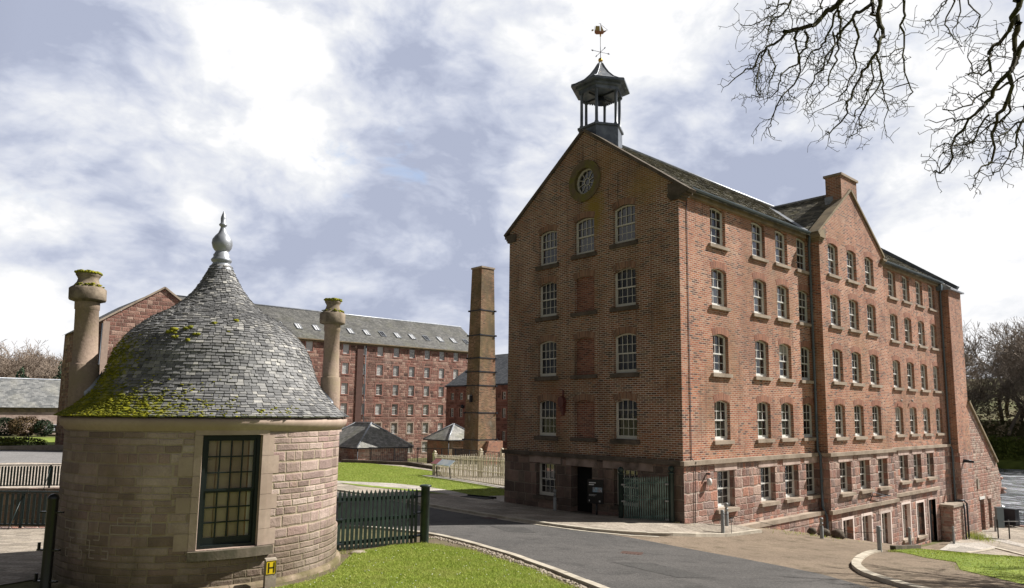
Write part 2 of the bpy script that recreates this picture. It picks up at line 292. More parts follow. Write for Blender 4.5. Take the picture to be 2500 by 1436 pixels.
M_dressD=plain('stone_dressed_dark',(.13,.105,.085),.92,0,.4,9,.4,(.07,.06,.045),.2,2.0)
M_lint=plain('stone_lintel_pink',(.58,.45,.40),.9,0,.3,8,.3,(.30,.215,.18),.2,1.6)
M_lintA=plain('stone_lintel_dim',(.38,.29,.25),.9,0,.3,8,.3,(.14,.11,.09),.2,2)
M_rdress=plain('stone_architrave',(.42,.325,.27),.9,0,.2,10,.25,(.34,.255,.21),.2,1.1)
M_cyl=plain('stone_flue',(.30,.225,.18),.92,0,.4,22,.5,(.27,.215,.15),.2,2.2)
M_flue_dark=plain('stone_flue_lichen',(.16,.13,.10),.95,0,.6,14,.6,(.30,.245,.19),.1,4)
M_arch=masonry('brick_arch',.06,.34,.008,[(0,(.20,.075,.05)),(.5,(.32,.13,.08)),(1,(.42,.19,.12))],(.42,.33,.27),.004,5,bump=.4,offs=0,vary=.3)
M_frame=plain('window_paint',(.62,.60,.54),.5,0,.08,30)
M_framew=plain('window_white_paint',(.72,.71,.68),.5,0,.06,30)
M_green=plain('green_paint',(.012,.024,.020),.45,0,.35,12,.1,(.022,.042,.034),.5,3)
M_green2=plain('green_paint_worn',(.17,.25,.215),.45,0,.3,16,.1,(.03,.07,.06),.5,4)
M_dgreen=plain('green_paint_dark',(.004,.009,.009),.5,0,.2,12)
M_black=plain('black_paint',(.008,.009,.010),.35,0,.2,12,0,None,.5)
M_rail=plain('railing_paint',(.018,.032,.032),.4,0,.3,8)
M_lead=plain('lead_sheet',(.27,.29,.33),.42,.35,.25,5,.15,(.40,.42,.45),.5,2.5)
M_leadD=plain('lead_sheet_dark',(.085,.10,.125),.38,.25,.3,5,.15,(.16,.18,.21),.5,2.5)
M_gold=plain('gold_leaf',(.72,.44,.10),.3,.85,.2,20)
M_gold2=plain('gold_sail',(.45,.33,.12),.45,.5,.3,15)
M_copper=plain('hull_rust',(.36,.15,.07),.4,.4,.3,15)
M_iron=plain('iron_dark',(.03,.035,.045),.45,.4,.3,10)
M_gut=plain('gutter_blue_grey',(.10,.13,.155),.45,0,.2,10)
M_gutL=plain('gutter_stone',(.27,.21,.13),.85,0,.25,8,.2,(.14,.115,.08))
M_grey=plain('grey_steel',(.28,.29,.29),.5,.3,.2,12)
M_door=plain('door_grey',(.095,.105,.115),.5,0,.1,10)
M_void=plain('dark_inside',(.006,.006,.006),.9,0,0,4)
M_plaster=plain('plaster_inside',(.62,.50,.38),.9,0,.1,4)
M_cream=plain('cream_paint',(.64,.585,.46),.6,0,.12,12,0,(.56,.50,.40),.4,2)
M_yellow=plain('plate_yellow',(.85,.60,.02),.45,0,.08,30)
M_conc=plain('concrete',(.36,.31,.255),.95,0,.3,22,.4,(.28,.235,.19),.2,3)
M_kerb=plain('kerb_stone',(.50,.455,.38),.9,0,.25,7,.3,(.36,.32,.26),.2,2)
M_red=plain('bell_red',(.12,.035,.03),.5,0,.3,12)
M_bark=plain('bark_mossy',(.075,.066,.045),.95,0,.5,14,.6,(.065,.07,.02),.1,4)
M_bark2=plain('bark_far_brown',(.30,.24,.195),.95,0,.4,1.5)
M_bark3=plain('bark_far_grey',(.27,.225,.185),.95,0,.4,1.5)
M_barkT=plain('bark_trunk',(.16,.135,.11),.95,0,.4,3)
M_brass=plain('lamp_white',(.7,.7,.68),.4,0,.05,10)
def glass(name,base,rough=.04,ior=1.9,curt=0):
    m,t,p,out=newmat(name); pos=t.n('ShaderNodeNewGeometry').outputs['Position']
    c=base
    if curt: c=t.mix(t.math('MULTIPLY',t.mr(t.noise(t.vm('MULTIPLY',pos,(1,1,.25)),6,3,.5),.45,.6),curt),base,(.30,.29,.27))
    if hasattr(c,'links'): link(t,c,p.inputs['Base Color'])
    else: p.inputs['Base Color'].default_value=(*base,1)
    p.inputs['Roughness'].default_value=rough; p.inputs['IOR'].default_value=ior; p.inputs['Specular IOR Level'].default_value=.6
    bn=t.n('ShaderNodeBump',{'Strength':.12,'Distance':.02,'Height':t.noise(pos,3.3,2,.5)}); link(t,bn.outputs[0],p.inputs['Normal'])
    return m
M_gl=glass('glass_dark',(.010,.011,.013),ior=2.5)
M_gl2=glass('glass_dim',(.010,.011,.013),ior=1.8)
M_glc=glass('glass_curtained',(.012,.013,.015),curt=.18,ior=1.55)
M_blind=plain('roller_blind',(.36,.35,.32),.8,0,.08,4)
M_glw=glass('glass_blind',(.62,.63,.65),.3,1.5)
m,t,p,out=newmat('glass_clear'); M_clear=m
tr=t.n('ShaderNodeBsdfTransparent',{0:(.88,.87,.84)}); gl=t.n('ShaderNodeBsdfGlossy',{0:(1,1,1),'Roughness':.03})
pos=t.n('ShaderNodeNewGeometry').outputs['Position']
bn=t.n('ShaderNodeBump',{'Strength':.15,'Distance':.02,'Height':t.noise(pos,3,2,.5)}); link(t,bn.outputs[0],gl.inputs['Normal'])
fr=t.n('ShaderNodeFresnel',{0:1.45}); mx=t.n('ShaderNodeMixShader',{0:fr.outputs[0],1:tr.outputs[0],2:gl.outputs[0]}); link(t,mx.outputs[0],out.inputs[0])
def slate(name,pal,w=.26,h=.17,mossc=(.10,.11,.02),moss=0,geo=False,stain=None,bump=.7):
    m,t,p,out=newmat(name); pos=t.n('ShaderNodeNewGeometry').outputs['Position']; uv=t.n('ShaderNodeUVMap').outputs[0]
    fine=t.noise(pos,30,4,.65); mid=t.noise(pos,2.2,5,.6)
    if geo:
        at=t.n('ShaderNodeVertexColor',layer_name='tone'); sc=t.n('ShaderNodeSeparateColor',{0:at.outputs[0]}); sel=sc.outputs[0]; mo=sc.outputs[1]; mf=None
    else:
        vec=t.vm('ADD',uv,t.vm('SCALE',t.vm('SUBTRACT',t.noise(pos,5,3,.5,0,1),(.5,.5,.5)),scale=.03))
        b=t.n('ShaderNodeTexBrick',{'Vector':vec,'Color1':(0,0,0),'Color2':(1,1,1),'Mortar':(0,0,0),'Scale':1.0,'Mortar Size':.008,'Mortar Smooth':.3,'Bias':0.0,'Brick Width':w,'Row Height':h},squash=.8,squash_frequency=3)
        sel=b.outputs[0]; mf=b.outputs['Fac']; mo=None
    col=t.ramp(sel,pal)
    k=t.math('ADD',t.math('ADD',t.math('MULTIPLY',t.math('SUBTRACT',fine,.5),.6),t.math('MULTIPLY',t.math('SUBTRACT',mid,.5),.9)),1.0)
    col=t.mix(1.0,col,t.n('ShaderNodeCombineColor',{0:k,1:k,2:k}).outputs[0],'MULTIPLY')
    if mf is not None: col=t.mix(mf,col,(.03,.03,.03))
    for (c,s_,lo,hi,amt) in (stain or []):
        col=t.mix(t.math('MULTIPLY',t.mr(t.noise(pos,s_,6,.65),lo,hi),amt),col,c)
    if mo is not None:
        f=t.mr(t.math('ADD',mo,t.math('MULTIPLY',t.math('SUBTRACT',t.noise(pos,9,5,.65),.5),1.5)),.48,.66)
        mc=t.mix(t.mr(t.noise(pos,7,3,.5),.4,.62),(.30,.29,.012),(.10,.12,.012)); col=t.mix(f,col,mc)
    link(t,col,p.inputs['Base Color']); p.inputs['Roughness'].default_value=.62; p.inputs['Specular IOR Level'].default_value=.35
    hh=t.math('ADD',t.math('MULTIPLY',fine,.5),t.math('MULTIPLY',mid,.3))
    if mf is not None: hh=t.math('ADD',hh,t.math('ADD',t.math('MULTIPLY',t.math('SUBTRACT',1.0,mf),1.0),t.math('MULTIPLY',sel,.7)))
    bn=t.n('ShaderNodeBump',{'Strength':bump,'Distance':.015,'Height':hh}); link(t,bn.outputs[0],p.inputs['Normal'])
    return m
slp=[(0,(.07,.071,.075)),(.3,(.135,.136,.14)),(.6,(.20,.20,.203)),(.85,(.27,.265,.255)),(1,(.37,.36,.34))]
M_slR=slate('slate_rotunda',slp,geo=True,stain=[((.30,.28,.25),1.8,.55,.75,.3),((.055,.058,.055),1.1,.56,.76,.5)],bump=.5)
M_slM=slate('slate_mill',[(0,(.06,.057,.045)),(.4,(.13,.12,.095)),(.8,(.20,.185,.14)),(1,(.27,.245,.185))],geo=True,stain=[((.15,.14,.05),1.5,.52,.7,.5)],bump=.5)
M_slF=slate('slate_far',[(0,(.07,.07,.068)),(.5,(.105,.104,.10)),(1,(.15,.147,.14))],.34,.24,stain=[((.115,.115,.075),.35,.50,.68,.5),((.045,.045,.042),.5,.50,.68,.7)],bump=.5)
M_slH=slate('slate_hut',[(0,(.19,.188,.18)),(.5,(.27,.265,.25)),(1,(.36,.35,.33))],.34,.24,stain=[((.17,.17,.10),.5,.50,.68,.5)],bump=.5)
M_slG=slate('slate_pale',[(0,(.11,.115,.12)),(.5,(.17,.175,.18)),(1,(.25,.25,.25))],.5,.3,stain=[((.33,.32,.28),.3,.5,.66,.4)],bump=.4)
m,t,p,out=newmat('moss'); M_moss=m
pos=t.n('ShaderNodeNewGeometry').outputs['Position']; link(t,t.mix(t.mr(t.noise(pos,10,4,.6),.35,.65),(.34,.32,.012),(.12,.14,.012)),p.inputs['Base Color']); p.inputs['Roughness'].default_value=1
bn=t.n('ShaderNodeBump',{'Strength':1.0,'Distance':.02,'Height':t.noise(pos,60,3,.6)}); link(t,bn.outputs[0],p.inputs['Normal'])
def groundmat(name,c1,c2,c3,s1=.6,s2=40,rough=.95,bump=.5,flag=None,speck=None,gk=2.2):
    m,t,p,out=newmat(name); pos=t.n('ShaderNodeNewGeometry').outputs['Position']; uv=t.n('ShaderNodeUVMap').outputs[0]
    f=t.noise(pos,s2,4,.7); g=t.noise(pos,s1,6,.6)
    col=t.mix(t.mr(g,.35,.65),c1,c2); col=t.mix(t.mr(t.noise(pos,s1*4.3,5,.6),.5,.7),col,c3)
    if flag:
        w,h,mo,mc=flag
        vv=t.vm('ADD',uv,t.vm('SCALE',t.vm('SUBTRACT',t.noise(pos,.8,2,.5,0,1),(.5,.5,.5)),scale=.10))
        b=t.n('ShaderNodeTexBrick',{'Vector':vv,'Color1':(0,0,0),'Color2':(1,1,1),'Mortar':(0,0,0),'Scale':1.0,'Mortar Size':mo,'Mortar Smooth':.2,'Bias':0.0,'Brick Width':w,'Row Height':h},squash=.7,squash_frequency=2)
        kk=t.mr(b.outputs[0],0,1,.72,1.25); col=t.mix(1.0,col,t.n('ShaderNodeCombineColor',{0:kk,1:kk,2:kk}).outputs[0],'MULTIPLY'); col=t.mix(b.outputs['Fac'],col,mc)
    k=t.math('ADD',t.math('MULTIPLY',t.math('SUBTRACT',f,.5),gk),1.0)
    col=t.mix(1.0,col,t.n('ShaderNodeCombineColor',{0:k,1:k,2:k}).outputs[0],'MULTIPLY')
    if speck:
        vo=t.n('ShaderNodeTexVoronoi',{'Vector':pos,'Scale':speck[1]}); col=t.mix(t.mr(vo.outputs['Distance'],.22,.1),col,speck[0])
    link(t,col,p.inputs['Base Color']); p.inputs['Roughness'].default_value=rough; p.inputs['Specular IOR Level'].default_value=.2
    bn=t.n('ShaderNodeBump',{'Strength':bump,'Distance':.01,'Height':f}); link(t,bn.outputs[0],p.inputs['Normal'])
    return m
M_asph=groundmat('asphalt',(.078,.075,.074),(.110,.104,.101),(.062,.060,.059),.42,24,.9,1,None,((.20,.19,.18),24),gk=2.3)
M_patch=groundmat('asphalt_patch',(.066,.064,.063),(.085,.082,.08),(.055,.053,.052),.8,24,.9,1,gk=2.5)
M_asph2=groundmat('asphalt_far',(.20,.195,.20),(.23,.225,.225),(.18,.175,.175),.1,8,.9,.2)
M_gravel=groundmat('gravel_brown',(.225,.175,.13),(.18,.14,.105),(.125,.10,.07),.45,22,.98,1,None,((.34,.28,.21),22))
M_flag=groundmat('flagstones',(.33,.285,.235),(.27,.235,.20),(.38,.34,.28),.8,14,.9,.4,(1.05,.62,.008,(.13,.11,.085)))
M_flagL=groundmat('flagstones_pale',(.40,.37,.335),(.36,.33,.30),(.44,.41,.37),.8,14,.9,.3,(1.3,.9,.01,(.18,.165,.14)))
M_cobb=groundmat('setts_pale',(.46,.40,.34),(.40,.35,.30),(.52,.46,.40),.4,10,.9,.6,(.5,.2,.02,(.25,.21,.18)))
M_pave2=groundmat('yard_stone',(.33,.29,.245),(.29,.25,.21),(.36,.31,.25),.5,22,.9,.6,(.6,.24,.012,(.22,.19,.155)))
M_grassG=groundmat('grass_ground',(.16,.225,.035),(.24,.29,.06),(.12,.165,.03),.9,14,1,1,gk=1.0)
M_soil=groundmat('soil',(.12,.09,.06),(.16,.13,.09),(.10,.11,.04),.8,30,1,.8)
M_land=groundmat('rough_land',(.10,.11,.04),(.13,.11,.06),(.08,.08,.035),.05,3,1,.5)
m,t,p,out=newmat('grass_blade'); M_blade=m
at=t.n('ShaderNodeVertexColor',layer_name='tone'); sc=t.n('ShaderNodeSeparateColor',{0:at.outputs[0]})
c=t.ramp(sc.outputs[0],[(0,(.15,.20,.03)),(.4,(.27,.34,.055)),(.75,(.40,.46,.10)),(1,(.58,.54,.24))]); pos=t.n('ShaderNodeNewGeometry').outputs['Position']
c=t.mix(t.math('MULTIPLY',t.mr(t.noise(pos,1.3,4,.6),.45,.68),.55),c,(.44,.43,.15))
link(t,c,p.inputs['Base Color']); p.inputs['Roughness'].default_value=.8; p.inputs['Specular IOR Level'].default_value=.15
try: p.inputs['Subsurface Weight'].default_value=0
except Exception: pass
tl=t.n('ShaderNodeBsdfTranslucent',{0:c}); mx=t.n('ShaderNodeMixShader',{0:.35,1:p.outputs[0],2:tl.outputs[0]}); link(t,mx.outputs[0],out.inputs[0])
def leafmat(name,a,b,s=3):
    m,t,p,out=newmat(name); pos=t.n('ShaderNodeNewGeometry').outputs['Position']
    link(t,t.mix(t.mr(t.noise(pos,s,4,.6),.35,.65),a,b),p.inputs['Base Color']); p.inputs['Roughness'].default_value=.9; p.inputs['Specular IOR Level'].default_value=.1; return m
M_hedge=leafmat('hedge_green',(.055,.075,.02),(.15,.165,.035)); M_hedgeB=leafmat('hedge_brown',(.075,.05,.035),(.14,.10,.05)); M_hedgeD=leafmat('hedge_dark',(.02,.03,.022),(.05,.07,.04))
M_pine=leafmat('pine_green',(.035,.065,.045),(.065,.10,.06),.6); M_bank=leafmat('bank_green',(.075,.10,.025),(.16,.20,.045),.35); M_scrub=leafmat('scrub',(.20,.17,.11),(.38,.31,.21),.6)
m,t,p,out=newmat('river_water'); M_water=m
pos=t.n('ShaderNodeNewGeometry').outputs['Position']; pp=t.vm('MULTIPLY',pos,(.5,1.2,1))
n_=t.noise(pp,.9,8,.7,.6); f=t.mr(t.noise(t.vm('MULTIPLY',pos,(.35,1.3,1)),.55,9,.75,1.2),.50,.66)
link(t,t.mix(f,(.055,.065,.085),(.75,.78,.82)),p.inputs['Base Color']); link(t,t.mr(f,0,1,.12,.8),p.inputs['Roughness'])
bn=t.n('ShaderNodeBump',{'Strength':1.0,'Distance':.5,'Height':n_}); link(t,bn.outputs[0],p.inputs['Normal'])
# ------------------------------------------------------------------ ground
def in_chan(x,y):
    a=np.array([(-13.6,-19.3),(-8.2,-13.0),(-22.8,-10.8),(-27.5,-18.9)]); r=np.ones(np.shape(x),bool)
    for i in range(4):
        p,q=a[i],a[(i+1)%4]; r&=((q[0]-p[0])*(y-p[1])-(q[1]-p[1])*(x-p[0]))>0
    return r
def ground_z(x,y):
    z=T(x,y); x=np.asarray(x).ravel(); y=np.asarray(y).ravel(); z=np.array(z,float)
    z[in_chan(x,y)]-=3.2
    wet=((x>-12)&(y>33.9)&(x<70))|(y>63); z[wet]=-9.5
    far=(y>122); z[far]=-8+np.clip((y[far]-122)*.55,0,9)+np.clip((y[far]-150)*.12,0,16)
    return z
def seq(parts):
    r=[]
    for a,b,s in parts: r+=list(np.arange(a,b,s))
    return np.array(r+[parts[-1][1]])
gx=seq([(-900,-300,60),(-300,-140,16),(-140,-50,3),(-50,-30,1),(-30,18,.5),(18,60,2),(60,140,8),(140,500,60)])
gy=seq([(-700,-200,60),(-200,-60,12),(-60,-26,2),(-26,36,.5),(36,64,2),(64,190,3),(190,500,40),(500,1200,100)])
X,Y=np.meshgrid(gx,gy); zz=ground_z(X.ravel(),Y.ravel()).reshape(X.shape); nx_,ny_=len(gx),len(gy)
mb=MB(); mb.v=[tuple(p) for p in np.stack([X.ravel(),Y.ravel(),zz.ravel()],1)]
mb.f=[(j*nx_+i,j*nx_+i+1,(j+1)*nx_+i+1,(j+1)*nx_+i) for j in range(ny_-1) for i in range(nx_-1)]; mb.sm=[False]*len(mb.f); mb.tone=[None]*len(mb.f)
tag(mb.build('ground',M_land),kind='structure')
def inside(poly,x,y):
    c=False; n=len(poly)
    for i in range(n):
        x1,y1=poly[i]; x2,y2=poly[(i+1)%n]
        if (y1>y)!=(y2>y) and x<(x2-x1)*(y-y1)/(y2-y1)+x1: c=not c
    return c
def drape(name,poly,off,mat,res=.6,kind='structure',uvrot=0):
    B=[]
    for i in range(len(poly)):
        a=Vector(poly[i]); b=Vector(poly[(i+1)%len(poly)]); k=max(1,int((b-a).length/res))
        for j in range(k): B.append(a.lerp(b,j/k))
    nb=len(B); xs=[p.x for p in B]; ys=[p.y for p in B]; pts=list(B)
    for x in np.arange(min(xs),max(xs),res):
        for y in np.arange(min(ys),max(ys),res):
            if inside(poly,x,y) : pts.append(Vector((x+random.uniform(-.05,.05)*res,y+random.uniform(-.05,.05)*res)))
    vs,ed,fs,_,_,_=delaunay_2d_cdt(pts,[(i,(i+1)%nb) for i in range(nb)],[],1,1e-5)
    P=np.array([(v.x,v.y) for v in vs]); z=T(P[:,0],P[:,1])+off
    mb=MB(); mb.add(np.c_[P,z],[tuple(f) for f in fs]); 
    c,s_=math.cos(uvrot),math.sin(uvrot); mb.uv=np.c_[P[:,0]*c+P[:,1]*s_,-P[:,0]*s_+P[:,1]*c]
    o=mb.build(name,mat)
    me=o.data
    # faces up
    if me.polygons and me.polygons[0].normal.z<0: me.flip_normals()
    return tag(o,kind=kind)
def ribbon(name,pl,w,h0,h1,mat,step=.9,tfun=T,jit=0.004,label=None,cat=None,side=1):
    """kerb stones laid end to end along a line"""
    pts=[Vector(p) for p in pl]; L=[0]
    for i in range(1,len(pts)): L.append(L[-1]+(pts[i]-pts[i-1]).length)
    def at(s):
        s=min(max(s,0),L[-1])
        for i in range(1,len(pts)):
            if s<=L[i]+1e-9: return pts[i-1].lerp(pts[i],(s-L[i-1])/max(1e-6,L[i]-L[i-1]))
        return pts[-1]
    mb=MB(); n=max(1,int(L[-1]/step))
    for i in range(n):
        s0=L[-1]*i/n; s1=L[-1]*(i+1)/n-.008; a,b=at(s0),at(s1); dd=(b-a)
        if dd.length<1e-4: continue
        nn=Vector((-dd.y,dd.x)).normalized()*side; j=random.uniform(-jit,jit)
        za,zb=tfun(a.x,a.y),tfun(b.x,b.y); P=[]
        for h in (h0,h1+j):
            for p,zq in((a,za),(b,zb)):
                for q in (0,w): P.append((p.x+nn.x*q,p.y+nn.y*q,zq+h))
        # order: h0: a0 a1 b0 b1
        mb.add(P,[(0,1,3,2),(4,6,7,5),(0,2,6,4),(1,5,7,3),(0,4,5,1),(2,3,7,6)])
    o=mb.build(name,mat); return tag(o,kind='structure')
NK=[(9.6,-12.9),(6.93,-11.54),(6.04,-11.06),(4.23,-10.18),(2.1,-9.35),(.65,-8.99),(-.79,-8.78),(-2.07,-8.71),(-3.47,-9.06),(-5.02,-9.61)]
FK=[(-26,-5.2),(-16.77,-3.75),(-13.16,-3.6),(-9.33,-3.8),(-6.31,-4.14),(-4.07,-4.45),(-2.38,-4.58),(-1.0,-4.52),(-.14,-4.25),(.54,-3.77),(1.08,-2.94),(1.4,-1.41),(1.45,.15),(1.5,1.61),(1.5,2.3)]
AG=[(-.14,-4.25),(.93,-4.08),(1.95,-4.1),(3.43,-4.3),(4.68,-4.5),(5.99,-4.93),(7.18,-5.46),(8.48,-6.58),(9.26,-7.3),(12,-10),(13,-14)]
RING=[(14,-10.6),(11,-7.6),(9.26,-6.13),(8.64,-5.51),(7.91,-4.64),(7.24,-3.57),(6.73,-2.41),(6.21,-.73),(5.9,.6),(5.86,1.1)]
drape('road',[(13,-14),(11,-15),(9.6,-12.9)]+NK[1:]+[(-8,-12.2),(-8.1,-12.9),(-22.5,-10.9),(-24,-10.4),(-26,-5.4)]+FK[1:8]+AG,.012,M_asph)
drape('gravel_yard',AG[:-2]+[(9.4,-6.3)]+RING[3:]+[(5.7,3.4),(5.4,5),(5,9),(3.5,14),(2.2,19),(2.0,22.5),(.6,23.2),(.35,26),(.2,3),(1.5,2.4)]+FK[::-1][1:6],.008,M_gravel)
drape('gravel_path',RING+[(6.3,1.3),(7.4,-.1),(8.2,-.6),(8.7,-1.8),(9.45,-2.5),(10.2,-3.2),(16,-6)],.05,M_gravel)
PI_=[(.62,2.36),(.02,.44),(-.1,-.08),(-1.95,-.3),(-4.99,-.1),(-9.05,-.1),(-10.3,0.1),(-11.35,-.28),(-14.28,-.34),(-21.0,-1.9),(-26,-2.9)]
drape('pavement',FK+PI_,.085,M_flag,.5,uvrot=-.15)
ribbon('kerb',FK,.16,-.1,.10,M_kerb,side=1)
ribbon('channel_stones',[(p[0]+.02,p[1]-.17) for p in FK[:9]]+[(.75,-3.95),(1.3,-3.0)],.13,-.1,.022,M_kerb,side=1)
ribbon('kerb',NK,.15,-.1,.055,M_kerb,side=-1)
ribbon('kerb',RING[::-1],.2,-.1,.09,M_kerb,.75,side=-1)
LAWN1=[(-37.69,7.38),(-36.08,9.0),(-31.31,8.97),(-26.24,8.18),(-23.28,6.33),(-23.39,5.35),(-19.57,4.84),(-13.77,4.01),(-9.0,3.3),(-9.0,2.3),(-11.2,2.05),(-11.39,.35),(-14.41,.9),(-16.27,1.03),(-18.97,.66),(-21.49,-.9),(-26,-2),(-37,-1)]
drape('lawn_middle',LAWN1,.05,M_grassG,.8)
drape('flag_path',[(-23.2,5.3),(-23.28,6.0),(-19.5,5.6),(-13.7,4.75),(-9.1,4.1),(-9.1,3.3),(-13.77,4.01),(-19.57,4.84)],.06,M_flagL,.6)
drape('flag_path',[(-11.39,.35),(-14.41,.9),(-16.27,1.03),(-18.97,.66),(-21.49,-.9),(-26,-2),(-26,-2.9),(-21,-1.9),(-14.28,-.34),(-11.35,-.28),(-10.3,.1),(-9.06,-.05),(-9.06,2.2),(-11.2,2.0)],.065,M_flagL,.6)
drape('verge_strip',[(-20.5,-1.75),(-14.4,-.55),(-12.2,-.62),(-13.6,-1.05),(-18,-1.9)],.10,M_grassG,.5)
drape('yard',[(-37.7,7.4),(-36,9.05),(-31,9.05),(-23.3,8.3),(-23.1,6.2),(-15,5.3),(-9.1,4.2),(-9.1,24),(-40,30),(-58,30),(-60,2),(-40,-1)],.02,M_pave2,1.5)
NL=[(9.2,-13.3),(6.35,-11.72),(5.75,-11.4),(3.9,-10.42),(1.11,-9.62),(-.14,-9.68),(-.68,-9.84),(-.9,-10.6),(-.75,-11.6),(.22,-12.4),(1.2,-13.1),(1.75,-13.9),(1.95,-14.8),(1.9,-15.7),(1.5,-17.2),(4,-21),(10,-19)]
drape('lawn_near',NL,.05,M_grassG,.4)
drape('soil_strip',[(9.6,-13.1),(6.93,-11.64),(4.23,-10.3),(2.1,-9.47),(.65,-9.12),(-.79,-8.9),(-2.0,-8.85),(-2.2,-10.2),(-1.6,-12.4),(1.3,-15.8),(1.4,-17.4),(3,-19.5),(3.2,-16),(1.9,-13.5),(-.4,-11.4),(-.5,-10),(1.2,-10.0),(4,-10.8),(8.8,-13.6)],.03,M_soil,.4)
GR=[(5.75,2.0),(5.5,4.7),(7,5.2),(10,5.5),(16,5),(22,1),(22,-8),(16,-6),(10.2,-3.24),(9.45,-2.48),(8.68,-1.85),(8.21,-.57),(7.37,-.08),(6.4,1.2)]
drape('lawn_right',GR,.06,M_grassG,.5)
drape('terrace',[(.6,23.3),(2.0,22.5),(2.2,19),(8,16),(22,18),(22,33.8),(.4,33.8),(.4,25.2)],.03,M_pave2,1.0)
drape('slab_path',[(1.15,19.9),(.7,22.9),(1.6,24.9),(2.6,24.1),(2.5,20.6)],.045,M_flagL,.8)
drape('slab_path',[(1.0,27.0),(6.5,23.6),(6.9,24.4),(1.1,28.0)],.045,M_flagL,.8)
ribbon('kerb',[(2.6,23.6),(3.7,22.8),(6,20.6),(9,18.6)],.22,-.1,.08,M_kerb)
ribbon('kerb',[(2.4,20.2),(2.7,23.3)],.2,-.1,.09,M_kerb)
drape('yard_left',[(-1.4,-18.2),(-4,-21),(-13.2,-19.6),(-8.1,-13.0),(-8,-12.2),(-5,-11),(-3.6,-12)],.02,M_pave2,.8,uvrot=.7)
drape('sett_road',[(-27.6,-19),(-22.8,-10.7),(-40,-6),(-46,-12),(-44,-26)],.03,M_cobb,2,uvrot=.7)
drape('road_left',[(-44,-26),(-46,-12),(-40,-6),(-41,0),(-62,4),(-66,-11.5),(-68,-30)],.035,M_asph2,2.5)
drape('lawn_left',[(-68,-32),(-66.3,-11.5),(-67.5,4),(-80,8),(-104,2),(-104,-36)],.04,M_grassG,3)
# water
mb=MB(); xs=np.linspace(-420,420,29); ys=np.linspace(33.9,140,12)
mb.add([(x,y,-7.0) for y in ys for x in xs],[(j*29+i,j*29+i+1,(j+1)*29+i+1,(j+1)*29+i) for j in range(11) for i in range(28)]); tag(mb.build('river',M_water),kind='structure')
# drains in the road and a light well in the path, its dark depth painted as a black slab
for (x,y,a,lb) in((-4.35,-4.72,.0,'small rusty gully grate at the road edge below the mill pavement'),(3.2,-6.6,.5,'round-cornered iron cover in the tarmac in front of the mill corner')):
    mb=MB(); dv=Vector((math.cos(a),math.sin(a),0)); z0=T(x,y)+.018
    mb.obox((x,y,z0),.5,.34,.012,dv)
    for k in range(5): mb.obox(Vector((x,y,z0+.008))+dv*(-.18+.09*k),.03,.28,.008,dv)
    tag(mb.build('drain_cover',plain('drain_iron',(.10,.06,.05),.7,.2,.4,20),loc=(x,y,z0)),lb,'drain cover')
wx,wy=-10.75,-.22; wz=T(wx,wy)+.095
mb=MB(); mb.obox((wx,wy,wz-.02),1.5,.55,.06,(.97,.22,0)); mb.obox((wx,wy+.3,wz+.02),1.6,.05,.08,(.97,.22,0)); tag(mb.build('light_well_dark_slab',M_void,loc=(wx,wy,wz)),'black slab painting the dark of a sunken slot in the flagstone path left of the mill corner','light well dark slab')
# quay
mb=MB(); mb.box(.3,70,33.75,34.15,-9.6,-5.22); tag(mb.build('quay_wall',M_rubL,loc=(10,34,-9.6)),'rough stone quay wall between the terrace and the river','quay wall')
# sunken channel walls
def wall_line(name,p,q,z0,z1,th,mat,label,cat):
    p=Vector((*p,0));q=Vector((*q,0)); d_=q-p; c=(p+q)/2; c.z=(z0+z1)/2
    mb=MB(); mb.obox(c,d_.length,th,z1-z0,d_); o=mb.build(name,mat,loc=(c.x,c.y,z0)); return tag(o,label,cat)
wall_line('channel_wall',(-27.9,-19.6),(-22.8,-10.6),-5.4,-2.0,.5,M_stoneA,'dark red stone wall lining the far side of the sunken water channel','stone wall')
wall_line('channel_wall',(-14.0,-19.6),(-8.0,-12.8),-5.4,-1.88,.4,M_stoneB,'stone wall under the nearer green railing beside the channel','stone wall')
wall_line('channel_wall',(-8.1,-12.8),(-22.7,-10.55),-5.4,-1.9,.3,M_stoneB,'stone end wall closing the sunken water channel behind the round house','stone wall')
# pebbles by the kerb
ico=[]
def blobmesh(mb,c,r,sz,seed,n=6,m=4,tone=None):
    a0=seed*1.7; P=[];Fc=[]
    for j in range(m+1):
        th=math.pi*j/m
        for i in range(n):
            a=2*math.pi*i/n+a0; k=1+.25*math.sin(seed*3.1+i*2.3+j*1.9)
            P.append((c[0]+r*k*math.sin(th)*math.cos(a),c[1]+r*k*math.sin(th)*math.sin(a),c[2]+sz*math.cos(th)))
    for j in range(m):
        for i in range(n): i2=(i+1)%n; Fc.append((j*n+i,(j+1)*n+i,(j+1)*n+i2,j*n+i2))
    mb.add(P,Fc,True,tone)
mb=MB()
for k in range(1100):
    u_=random.random()*8.5; i=min(int(u_),7); a=Vector(NK[1+i]) if 1+i<len(NK) else Vector(NK[-1]); b=Vector(NK[min(2+i,9)]); q=a.lerp(b,u_-i); dd=(b-a)
    if dd.length<1e-3: continue
    nn=Vector((dd.y,-dd.x)).normalized()*-1; q=q+Vector((-nn.x,-nn.y))*-(.0); q=Vector(q)+Vector((dd.y,-dd.x)).normalized()*(-.15-abs(random.gauss(0,.09)))
    if q.x<-1.5: continue
    r=random.uniform(.012,.04); blobmesh(mb,(q.x,q.y,T(q.x,q.y)+.035),r,r*.6,k)
tag(mb.build('pebbles',M_conc),'loose pale stones along the inner edge of the near kerb','pebbles',kind='stuff')
